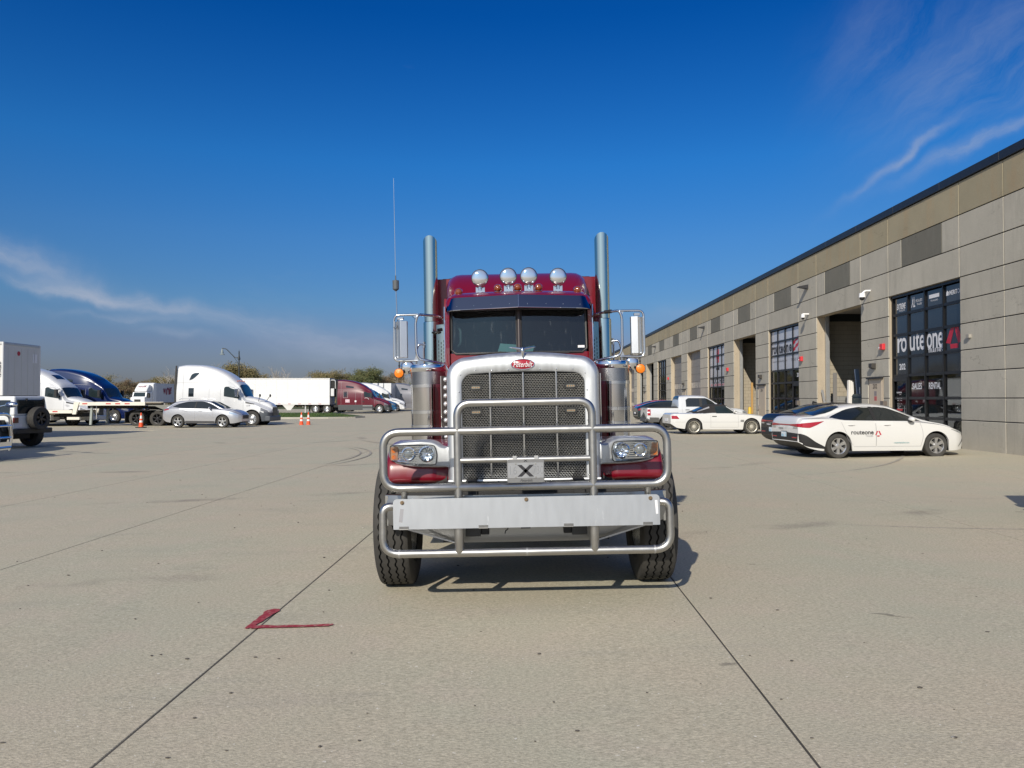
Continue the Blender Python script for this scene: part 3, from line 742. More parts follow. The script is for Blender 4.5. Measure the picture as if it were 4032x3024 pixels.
def window(k):
    c = cent[k]; a, b = c-OPEN_W/2+.02, c+OPEN_W/2-.02
    par = MB()
    fx0, fx1 = .10, .22
    zs = ZL[1:]; ymull = [a + (b-a)*i/4 for i in range(5)]
    par.box(fx0-.02, fx1, a, b, 5.04, ZA-.002); par.box(fx0-.02, fx1, a, b, 0, .14)
    for yy in ymull:
        w = .06 if yy not in (a, b) else .07
        y_ = min(max(yy, a+w/2), b-w/2)
        par.box(fx0, fx1-.001, y_-w/2, y_+w/2, .14, 5.04)
    for z in ZL[1:-1]: par.box(fx0+.01, fx1-.002, a, b, z-.045, z+.045)
    win = par.build('window', MUL, wh, smooth=0)
    for i in range(4):
        lo = [.14] + ZL[1:-1]; hi = ZL[1:-1] + [5.04]
        for j in range(7):
            m = G_SHOP
            if k == 0 and j >= 3: m = FILMB
            if k == 2 and j >= 4: m = FILM
            if k == 4 and j >= 3: m = FILM
            MB().box(.155, .165, ymull[i]+.03, ymull[i+1]-.03, lo[j]+.04*(j>0), hi[j]-.045).build('pane', m, win, smooth=0)
    # entrance leaf in the column nearest the far side
    dcol = 3 if k == 0 else 0
    ya, yb = ymull[dcol]+.035, ymull[dcol+1]-.035
    lf = MB().box(.085,.125,ya,ya+.09,.03,2.26).box(.085,.125,yb-.09,yb,.03,2.26).box(.085,.125,ya+.09,yb-.09,.03,.28).box(.085,.125,ya+.09,yb-.09,2.12,2.26).box(.085,.125,ya+.09,yb-.09,.98,1.06)
    lf.build('entrance_leaf', MUL, win, smooth=0)
    MB().tube([(.03,ya+.06,.9),(.03,ya+.06,1.25)], .015, 8).build('door_pull', CHROME_R, win)
    # room behind
    rm = MB()
    rm.box(.37, 6, c-3.2, c+3.2, -.01, .02); rm.box(5.9, 6, c-3.2, c+3.2, .02, 5.4); rm.box(.37,5.9,c-3.3,c-3.2,.02,5.4); rm.box(.37,5.9,c+3.2,c+3.3,.02,5.4); rm.box(.37,6,c-3.3,c+3.3,5.4,5.5)
    rm.build('office_room', mat('office_room_walls',(.18,.17,.16),.8,var=.2,vscale=1), wh, smooth=0)
    fn = MB(); fn.box(1.6,2.3,c-1.4,c+.3,.02,.76).box(1.7,1.8,c-1.0,c-.4,.78,1.15).box(2.6,3.1,c+.9,c+1.5,.02,1.7).box(3.0,3.4,c-2.2,c-1.2,.02,1.9)
    fn.build('office_furniture', mat('office_furniture_mix',(.45,.43,.4),.6,var=.3,vscale=2), wh, smooth=0)
    return win, ymull
wins = {}
for k in range(NB):
    if kinds[k] == 'W': wins[k] = window(k)
# lettering of bay 0
w0, ym = wins[0]
X0 = .150
def row_mid(j): return (ZL[j]+ZL[j+1])/2
yL = ym[4]
ftext('r', ym[4]-.30, 3.37, h=.50, par=w0, x=X0, bold=.012)
ftext('o', ym[4]-.55, 3.37, h=.50, w=.40, par=w0, x=X0, bold=.012)
ftext('u', ym[3]-.05, 3.37, h=.50, w=.34, par=w0, x=X0, bold=.012)
ftext('t', ym[3]-.45, 3.43, h=.62, w=.24, par=w0, x=X0, bold=.012)
ftext('e', ym[3]-.70, 3.37, h=.50, w=.33, par=w0, x=X0, bold=.012)
ftext('o', ym[2]-.05, 3.37, h=.50, w=.32, par=w0, x=X0, bold=.012)
ftext('n', ym[2]-.40, 3.37, h=.49, w=.30, par=w0, x=X0, bold=.012)
ftext('e', ym[2]-.73, 3.37, h=.50, w=.30, par=w0, x=X0, bold=.012)
ftext('TRAILERS', ym[2]-.12, 3.05, h=.17, w=.88, par=w0, x=X0, bold=.015)
# red mark of bay 0
REDB = mat('red_logo_vinyl', (.50,.015,.04), .4)
yl = ym[1]-.08; wd = .88
def lg(pts, par, m, x=X0, s=1, y0=yl, z0=2.98):
    MB().add([(x, y0-p[0]*s, z0+p[1]*s) for p in pts], [tuple(range(len(pts)))]).build('logo', m, par, smooth=0)
def alogo(par, y0, z0, s, x, m=REDB, rot=None):
    lg([(0,.19),(.25,.15),(.47,.64),(.27,.64)], par, m, x, s, y0, z0)
    lg([(.90,.19),(.66,.15),(.475,.64),(.68,.64)], par, m, x, s, y0, z0)
    lg([(.22,.14),(.69,.14),(.66,.0),(.25,.0)], par, m, x, s, y0, z0)
alogo(w0, yl, 3.05, 1.0, X0)
ftext('202', ym[4]-.42, 2.62, h=.22, par=w0, x=X0, bold=.03)
ftext('SALES', ym[3]-.20, 1.93, h=.21, w=.62, par=w0, x=X0, bold=.02)
ftext('RENTAL', ym[2]-.15, 1.93, h=.21, w=.72, par=w0, x=X0, bold=.02)
ftext('EXTREME', ym[4]-.28, 4.72, h=.20, w=.62, par=w0, x=X0, bold=.03, shear=.25)
ftext('TRAILERS', ym[4]-.42, 4.57, h=.06, w=.42, par=w0, x=X0)
ftext('XL', ym[3]-.18, 4.76, h=.34, w=.26, par=w0, x=X0, bold=.01, shear=.3)
ftext('SPECIALIZED', ym[3]-.47, 4.78, h=.09, w=.42, par=w0, x=X0)
ftext('TRAILERS', ym[3]-.55, 4.66, h=.07, w=.32, par=w0, x=X0)
MB().box(X0-.002, X0, ym[2]-.82, ym[2]-.22, 4.74, 4.86).build('sticker', WHITES, w0, smooth=0)
ftext('TRAILERS', ym[2]-.30, 4.66, h=.05, w=.45, par=w0, x=X0)
ftext('MERITOR', ym[1]-.30, 4.77, h=.14, w=.66, par=w0, x=X0, bold=.02)
MB().add([(X0, ym[1]-.12, 4.70),(X0, ym[1]-.25, 4.70),(X0, ym[1]-.27, 4.80),(X0, ym[1]-.18, 4.86),(X0, ym[1]-.13, 4.80)], [(0,1,2,3,4)]).build('sticker', WHITES, w0, smooth=0)
xd = .080
ftext('routeone', ym[4]-.35, 1.73, h=.06, w=.36, par=w0, x=xd, bold=.02)
ftext('Trailers', ym[4]-.52, 1.66, h=.04, w=.16, par=w0, x=xd)
for i_, tline in enumerate(('Monday - Friday', '8:00am - 5:00pm', 'Saturday - Sunday', 'Closed')):
    ftext(tline, ym[4]-.40, 1.52-.07*i_-.05*(i_>1), h=.035, w=.34-.1*(i_==3), par=w0, x=xd)
MB().box(xd-.004, xd, ym[4]-.75, ym[4]-.36, 1.09, 1.16).build('sticker', mat('red_open_sticker',(.5,.03,.03),.5), w0, smooth=0)
# bay 2
w2, ym = wins[2]
ftext('rou', ym[4]-.12, 4.02, h=.40, w=1.0, m=BLACKS, par=w2, x=X0, bold=.03)
ftext('te', ym[3]-.10, 4.05, h=.46, w=.62, m=BLACKS, par=w2, x=X0, bold=.03)
ftext('on', ym[3]-.76, 4.02, h=.38, w=.75, m=BLACKS, par=w2, x=X0-.0, bold=.03)
ftext('e', ym[2]-.52, 4.02, h=.38, w=.36, m=BLACKS, par=w2, x=X0, bold=.03)
ftext('CARHAULING', ym[3]-.35, 3.80+.0, h=.13, w=1.25, m=GREYS, par=w2, x=X0, bold=.0)
fy = ym[1]+.08; s_ = MB()
for i_ in range(4):
    for j_ in range(3):
        if (i_+j_) % 2: continue
        y_ = fy - j_*.36; z_ = 3.80 + i_*.16
        s_.add([(X0, y_, z_),(X0, y_-.36, z_+.09),(X0, y_-.36, z_+.25),(X0, y_, z_+.16)], [(0,1,2,3)])
s_.build('flag_logo', REDB, w2, smooth=0)
FILMROW = MB().box(.150,.154, ym[0]+.05, ym[4]-.05, 2.99, 3.68)
for i in range(4):
    MB().box(.149,.153, ym[i]+.035, ym[i+1]-.035, 3.0, 3.68).build('window_film', FILM, w2, smooth=0)
ftext('routeonecarhauling.com', ym[4]-.22, 3.42, h=.13, w=2.2, m=BLACKS, par=w2, x=.147)
ftext('773 365 1241', ym[1]+.35, 3.42, h=.13, w=1.15, m=BLACKS, par=w2, x=.147)
ftext('204', ym[1]-.45, 2.66, h=.2, m=WHITES, par=w2, x=X0, bold=.02)
# bay 4
w4, ym = wins[4]
yc = (ym[0]+ym[4])/2
REDT = mat('crimson_vinyl', (.55,.02,.05), .4)
s_ = MB()
for dy in (-.30,.12): s_.box(X0-.002, X0, yc-dy-.2, yc-dy, 3.95, 4.85)
s_.box(X0-.002, X0, yc-.3, yc+.36, 4.2, 4.42); s_.box(X0-.002, X0, yc-.06, yc+.10, 4.42, 4.7)
s_.build('rig_logo', REDT, w4, smooth=0)
MB().box(X0-.002, X0, yc-.42, yc+.42, 3.46, 3.62).box(X0-.002, X0, yc-.06, yc+.06, 2.98+.3, 3.46).build('rig_logo', BLACKS, w4, smooth=0)
for i in range(4):
    MB().box(.149,.153, ym[i]+.035, ym[i+1]-.035, 2.36, 2.90).build('window_film', FILM, w4, smooth=0)
ftext('TRUCK HUB', ym[4]-.35, 2.72, h=.34, w=3.6, m=BLACKS, par=w4, x=.147, bold=.03)
ftext('BODY AND REPAIR SHOP', ym[4]-.35, 2.46, h=.15, w=3.6, m=REDT, par=w4, x=.147, bold=.01)

# closed sectional doors
def closed_door(k):
    c = cent[k]; a, b = c-OPEN_W/2+.01, c+OPEN_W/2-.01
    par = MB().box(.33,.35,a,b,0,ZA-.002).build('bay_door', SDOOR, wh, smooth=0)
    nz = 9; hz = (ZA-.02)/nz
    for i in range(nz):
        z0 = .01+i*hz
        if i in (1, 4):
            for j in range(6):
                ya = a + (b-a)*j/6
                MB().box(.305,.315,ya+.10,ya+(b-a)/6-.10,z0+.08,z0+hz-.08).build('pane', mat('pale_door_pane',(.42,.40,.38),.2,var=.5,vscale=3), par, smooth=0)
        MB().box(.315,.329,a+.005,b-.005,z0+.008,z0+hz-.008).build('door_section', SDOOR, par, smooth=0, bevel=.006)
for k in range(NB):
    if kinds[k] == 'C': closed_door(k)
# open bays: rolled up door, guide rails, block walls
BLOCK = mat('painted_block', (.36,.32,.25), .85, var=.10, vscale=1.5, world_pos=True, bump=.3, bscale=30)
BLOCKG = mat('grey_block', (.26,.26,.25), .85, var=.12, vscale=1.5, world_pos=True, bump=.3, bscale=30)
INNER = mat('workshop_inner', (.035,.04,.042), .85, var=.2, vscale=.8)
bmesh_block = MB().box(0,.392,-.012,0,0,.192).mesh('block', BLOCK, smooth=0)
bmesh_blockg = MB().box(0,.392,-.012,0,0,.192).mesh('block', BLOCKG, smooth=0)
for k in range(NB):
    if kinds[k] != 'D': continue
    c = cent[k]; a, b = c-OPEN_W/2, c+OPEN_W/2
    yw = b + .95                                           # demising wall facing the camera
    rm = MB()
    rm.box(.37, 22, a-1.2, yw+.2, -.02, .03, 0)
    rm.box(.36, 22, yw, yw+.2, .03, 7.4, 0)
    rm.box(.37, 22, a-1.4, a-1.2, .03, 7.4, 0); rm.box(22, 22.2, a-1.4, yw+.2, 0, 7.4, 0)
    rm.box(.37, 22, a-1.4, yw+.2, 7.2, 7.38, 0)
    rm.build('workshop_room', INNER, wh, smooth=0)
    if k == 1:
        n_ = 0
        for r_ in range(25):
            for q_ in range(9):
                x = .37 + q_*.4 + (.2 if r_ % 2 else 0)
                link(bmesh_block if r_ > 7 else bmesh_blockg, 'block', wh, (x, yw-.002, .03 + r_*.2)); n_ += 1
    else:
        s_ = MB()
        for r_ in range(25):
            for q_ in range(10):
                x = .37 + q_*.4 + (.2 if r_ % 2 else 0)
                s_.box(x, x+.39, yw-.014, yw-.002, .03+r_*.2, .222+r_*.2)
        s_.build('block_courses', BLOCK, wh, smooth=0, kind='stuff')
    RAILM = mat('galvanised_rail', (.55,.56,.56), .4, .7, var=.1)
    MB().box(.365,.50,b-.10,b-.01,0,5.2).box(.50,.56,b-.03,b+.02,0,5.2).build('door_rail', RAILM, wh, smooth=0)
    MB().box(.365,.50,a+.01,a+.10,0,5.2).build('door_rail', RAILM, wh, smooth=0)
    MB().box(.5,4.8,a+.1,b-.1,5.25,5.32).build('raised_door', SDOOR, wh, smooth=0)
    MB().cyl((.6,a,5.6),(.6,b,5.6),.09,n=12).build('door_shaft', RAILM, wh)

def bw(x, y, z=0):                                        # building frame to world
    return (bx0 + x*math.cos(BR) - y*math.sin(BR), by0 + x*math.sin(BR) + y*math.cos(BR), z)
# things leaning inside bay 1
def leaner(name, label, cat, m, x, y, L, w, t, tilt, roll=0):
    o = MB().box(-w/2, w/2, -t/2, t/2, 0, L).build(name, m, None, smooth=0, bevel=.004)
    o.location = bw(x, y, .03); o.rotation_euler = (R(roll), R(tilt), BR)
    return tag(o, label, cat)
WHP = mat('white_primed_board', (.74,.72,.68), .6, var=.05, vscale=3, stretch=(1,1,.1))
leaner('steel_channel', 'grey steel channel leaning left of the white boards in the open bay', 'steel beam', mat('grey_channel',(.22,.21,.2),.5,.4), .50, 33.5, 2.62, .15, .08, 2, -4)
for i_, (dx, ll) in enumerate(((0,2.28),(.078,2.25),(.156,2.2))):
    leaner('board', ('leftmost', 'middle', 'rightmost')[i_] + ' of three white boards leaning in the open bay', 'board', WHP, .72+dx, 32.7, ll, .07, .16, 3.5, -5)['group'] = 'white boards in the open bay'
leaner('aluminium_strut', 'thin aluminium strut leaning against the door rail', 'strut', ALU, .45, 33.9, 1.9, .09, .05, -9, -3)
leaner('blue_beam', 'blue-grey steel beam standing behind the green generator', 'steel beam', mat('blue_grey_beam',(.16,.22,.32),.5,.2), 1.02, 32.0, 2.72, .15, .1, -3, -4)
gen = thing('generator', 'dark green generator cabinet standing in the open bay', 'generator', bw(.74,31.2,.03), BR)
GRN = mat('dark_green_enclosure', (.025,.04,.035), .45, var=.15)
MB().box(-.28,.28,-.5,.5,.12,1.55).prism([(-.30,1.55),(.30,1.55),(.22,1.68),(-.22,1.68)],'y',-.51,.51).build('enclosure', GRN, gen, smooth=0, bevel=.03)
MB().box(-.32,.32,-.54,.54,0,.12).build('skid', DARK, gen, smooth=0)
MB().box(-.16,.06,-.53,-.502,1.05,1.3).build('control_panel', ALU, gen, smooth=0)
MB().cyl((-.15,0,1.68),(-.15,0,1.95),.03,n=10).cyl((.0,.1,1.66),(.0,.1,2.0),.02,n=8).build('exhaust_pipe', ALU, gen)
YEL = mat('yellow_bollard_paint',(.6,.4,.03),.5)
for yy, lab in ((42.75,'yellow bollard at the near jamb of the second open bay'),(47.8,'yellow bollard at the far jamb of the second open bay'),(75.4,'pale bollard at the near jamb of the far open bays'),(81.2,'pale bollard between the two far open bays')):
    b_ = thing('bollard', lab, 'bollard', bw(-.45, yy, 0), BR, 'bollards beside the bay doors')
    MB().lathe([(.085,0),(.085,1.0),(.06,1.06),(0.001,1.08)], n=16).build('post', YEL if 'yellow' in lab else KERB, b_)
    MB().lathe([(.12,0),(.12,.03),(.086,.031)], n=16).build('base_collar', DARK, b_)
tf = thing('timber_frame', 'orange plywood and timber frame leaning inside the second open bay', 'timber frame', bw(.95, 48.25, .03), BR)
PLYM = mat('plywood',(.50,.30,.11),.7,var=.15,vscale=4,stretch=(1,1,.2))
MB().box(.30,.42,-.03,.03,.55,2.5).build('upright', PLYM, tf, smooth=0)
MB().box(-.55,.42,-.05,.02,.02,.50).build('lower_board', PLYM, tf, smooth=0)
MB().box(-.60,.30,-.03,.03,.51,.66).build('rail', PLYM, tf, smooth=0)

# ------------------------------------------------------------ vehicle bodies lofted from side curves
class Loft:
    def __init__(s, L, zb, belt, top, w, wt, arches=(), dmax=.13, n=120, ex=2.5):
        s.L = L; s.zb, s.belt, s.top, s.w, s.wt = map(pchip, (zb, belt, top, w, wt)); s.arches = arches; s.dmax = dmax; s.n = n; s.ex = ex
    def sec(s, x):
        zb0 = s.zb(x); za = zb0
        for xc, zc, r in s.arches:
            if abs(x-xc) < r: za = max(za, zc + math.sqrt(r*r-(x-xc)**2))
        ztop = s.top(x); zbelt = min(max(s.belt(x), za+.03), ztop-.015); w = s.w(x); wt = s.wt(x)
        P = [(0, zb0), (.60*w, zb0), (.62*w, za), (w*.93, za)]
        for i in range(7):
            t = i/6; z = za + (zbelt-za)*t; q = max(0, min(1, (z-zb0)/max(.01, zbelt-zb0)))
            P.append((w*(.955+.045*math.sin(math.pi*min(1, q*.95+.03))), z))
        yb = P[-1][1-1]; d = min(s.dmax, (ztop-zbelt)*.6)
        for i in range(1, 6):
            t = i/6; P.append((yb*.985 + (wt-yb*.985)*t + .012*math.sin(math.pi*t), zbelt + (ztop-d-zbelt)*t))
        for i in range(0, 9):
            a = math.pi/2*i/8
            P.append((wt*math.cos(a)**(2/s.ex) if i < 8 else 0, ztop-d + d*math.sin(a)**(2/s.ex)))
        return P
    def side(s, x, z):
        P = s.sec(x)[3:]
        for (y0, z0), (y1, z1) in zip(P, P[1:]):
            if z0-1e-6 <= z <= z1+1e-6: return y0 + (y1-y0)*((z-z0)/(z1-z0) if z1 > z0 else 0)
        return P[0][0] if z < P[0][1] else 0
    def topz(s, x, y):
        P = s.sec(x)[10:]; y = abs(y)
        for (y0, z0), (y1, z1) in zip(P, P[1:]):
            if y1-1e-6 <= y <= y0+1e-6: return z0 + (z1-z0)*((y0-y)/(y0-y1) if y0 > y1 else 0)
        return P[0][1]
    def body(s, name, mats, parent, matf=None, x0=0, x1=None, smooth=34):
        x1 = x1 or s.L; b = MB(); secs = []; xs_ = [x0 + (x1-x0)*i/s.n for i in range(s.n+1)]
        for x in xs_:
            h = s.sec(x); full = [(-y, z) for y, z in h[::-1]] + h[1:]
            secs.append([(x, y, z) for y, z in full])
        m = len(secs[0]); hn = len(s.sec(x0))
        for sc in secs: b.v += sc
        for i in range(len(secs)-1):
            for j in range(m-1):
                jj = j if j >= hn-1 else m-2-j           # segment index counted from the bottom centre
                seg = jj-(hn-1)
                f = (i*m+j, i*m+j+1, (i+1)*m+j+1, (i+1)*m+j)
                cx = sum(b.v[q][0] for q in f)/4; cy = sum(b.v[q][1] for q in f)/4; cz = sum(b.v[q][2] for q in f)/4
                mi = 1 if seg < 3 else 0
                if mi == 0 and matf: mi = matf(cx, abs(cy), cz)
                b.f.append(f); b.m.append(mi)
        for i, rev in ((0, 1), (len(secs)-1, 0)):          # end caps
            c = len(b.v); zc_ = sum(v[2] for v in secs[i])/m; b.v.append((secs[i][0][0], 0, zc_))
            for j in range(m-1):
                f = (i*m+j, i*m+j+1, c); cz = b.v[i*m+j][2]
                b.f.append(f if not rev else f[::-1]); b.m.append(matf(secs[i][0][0], abs(b.v[i*m+j][1]), cz) if matf else 0)
        return b.build(name, mats, parent, smooth)
    def sidepatch(s, b, x0, x1, lo, hi, sign=1, off=.006, nx=24, nz=6, mi=0):
        lo = pchip(lo) if isinstance(lo, list) else (lambda x, q=lo: q); hi = pchip(hi) if isinstance(hi, list) else (lambda x, q=hi: q)
        def fn(u, v):
            x = x0+(x1-x0)*u; z = lo(x)+(hi(x)-lo(x))*v
            return (x, sign*(s.side(x, z)+off), z)
        return b.grid(fn, nx, nz, mi)
    def toppatch(s, b, x0, x1, hw, off=.006, nx=16, ny=14, mi=0):
        hw = pchip(hw) if isinstance(hw, list) else (lambda x, q=hw: q)
        def fn(u, v):
            x = x0+(x1-x0)*u; y = hw(x)*(2*v-1)
            return (x, y, s.topz(x, y)+off)
        return b.grid(fn, nx, ny, mi)
    def endx(s, y, z, rear=True):
        y = abs(y)
        for k in range(200):
            x = k*.005 if rear else s.L-k*.005
            zz = s.topz(x, y)
            if s.zb(x) <= z <= zz and s.side(x, min(z, s.sec(x)[-9][1])) >= y: return x
        return .6 if rear else s.L-.6
    def endpatch(s, b, y0, y1, z0, z1, rear=True, off=.006, ny=12, nz=5, mi=0, skew=0):
        def fn(u, v):
            y = y0+(y1-y0)*u; z = (z0(y) if callable(z0) else z0)*(1-v) + (z1(y) if callable(z1) else z1)*v
            x = s.endx(y, z, rear)
            return (x-off if rear else x+off, y, z)
        return b.grid(fn, ny, nz, mi)

WCACHE = {}
def wheel_mesh(r, w, style, rr):
    key = (r, w, style, rr)
    if key in WCACHE: return WCACHE[key]
    ty = MB(); h = w/2
    prof = [(rr, -h*.82), (rr+.02, -h*.95), ((rr+r)/2, -h), (r*.95, -h*.93), (r*.985, -h*.8), (r, -h*.6)]
    gr = [(-.55,0),(-.5,1),(-.42,1),(-.38,0),(-.1,0),(-.06,1),(.02,1),(.06,0),(.36,0),(.4,1),(.48,1),(.52,0)]
    for a, g_ in gr: prof.append((r-.008*g_, h*a))
    prof += [(r, h*.6), (r*.985, h*.8), (r*.95, h*.93), ((rr+r)/2, h), (rr+.02, h*.95), (rr, h*.82)]
    ty.lathe(prof, axis='y', n=40)
    tm = ty.mesh('tyre', RUBBER, smooth=35)
    rim = MB()
    rim.lathe([(rr, -h*.8), (rr-.012, -h*.78), (rr-.02, h*.6), (rr-.012, h*.9), (rr+.004, h*.95), (rr+.004, h*.86)], axis='y', n=36)
    f = h*.72; mi = 0
    if style == 'semi':
        rim.lathe([(rr-.02, h*.6), (rr*.86, h*.42), (rr*.80, h*.45), (rr*.62, h*.15), (rr*.45, h*.12), (rr*.42, h*.6), (rr*.30, h*.7), (.001, h*.72)], axis='y', n=36)
        for k in range(10):
            a = 2*math.pi*k/10; x, z = rr*.54*math.cos(a), rr*.54*math.sin(a)
            rim.cyl((x, h*.14, z), (x, h*.30, z), .018, n=6)
            a += math.pi/10; x, z = rr*.74*math.cos(a), rr*.74*math.sin(a)
            rim.cyl((x, h*.33, z), (x, h*.435, z), rr*.065, n=10, mi=1)
    else:
        ns, wd, twist = {'five': (5, .085, .0), 'cover': (6, .075, .28), 'multi': (18, .016, 0), 'seven': (7, .05, 0), 'dark': (6, .07, 0)}[style]
        rim.lathe([(rr-.02, -h*.3), (rr-.03, -h*.35), (.001, -h*.38)], axis='y', n=30, mi=1)
        for k in range(ns):
            a = 2*math.pi*k/ns + .3
            p0 = Vector((.03*math.cos(a), 0, .03*math.sin(a))); p1 = Vector(((rr-.012)*math.cos(a+twist), 0, (rr-.012)*math.sin(a+twist)))
            d = (p1-p0).normalized(); sd = Vector((-d.z, 0, d.x))
            w0, w1 = wd*.55, wd
            if style == 'multi': w0 = w1 = wd*.6
            vs = []
            for P_, ww, yy in ((p0, w0, f), (p1, w1*.8, f*1.12)):
                vs += [P_-sd*ww/1.4+Vector((0,yy,0)), P_+sd*ww/1.4+Vector((0,yy,0)), P_+sd*ww/1.2+Vector((0,yy-.05,0)), P_-sd*ww/1.2+Vector((0,yy-.05,0))]
            rim.add(vs, [(0,1,5,4),(1,2,6,5),(3,0,4,7),(2,3,7,6),(4,5,6,7)])
        rim.lathe([(.075, f-.05), (.07, f+.012), (.03, f+.018), (.001, f+.018)], axis='y', n=20)
    mats = {'semi': [ALURIM, RUBBERD], 'five': [ALURIM, RUBBERD], 'cover': [DKALU, RUBBERD], 'multi': [CREAMRIM, RUBBERD], 'seven': [ALURIM, RUBBERD], 'dark': [GUNRIM, RUBBERD]}[style]
    rm = rim.mesh('rim', mats, smooth=35)
    WCACHE[key] = (tm, rm); return WCACHE[key]
ALURIM = mat('alloy_rim', (.66,.67,.68), .25, .8, var=.05)
DKALU = mat('machined_grey_rim', (.58,.58,.59), .2, .8, var=.35, vscale=12)
CREAMRIM = mat('pale_alloy_rim', (.66,.63,.55), .35, .5, var=.05)
GUNRIM = mat('gunmetal_rim', (.06,.06,.065), .3, .7, var=.2, vscale=9)
def wheel(parent, x, y, z, r, w, style='five', rr=None, side=1, name='wheel'):
    tm, rm = wheel_mesh(r, w, style, rr or r*.64)
    h = bpy.data.objects.new(name, tm); COL.objects.link(h); h.parent = parent; h.location = (x, y, z)
    if side < 0: h.rotation_euler = (0, 0, math.pi)
    m = bpy.data.objects.new('rim', rm); COL.objects.link(m); m.parent = h
    return h

def place_car(o, cx, cy, rz, z=None):
    o.location = (cx, cy, G(cx) if z is None else z); o.rotation_euler = (0, 0, rz)

def outline_ring(lf, b, x0, x1, lo, hi, sign, off, wd=.012):
    pass

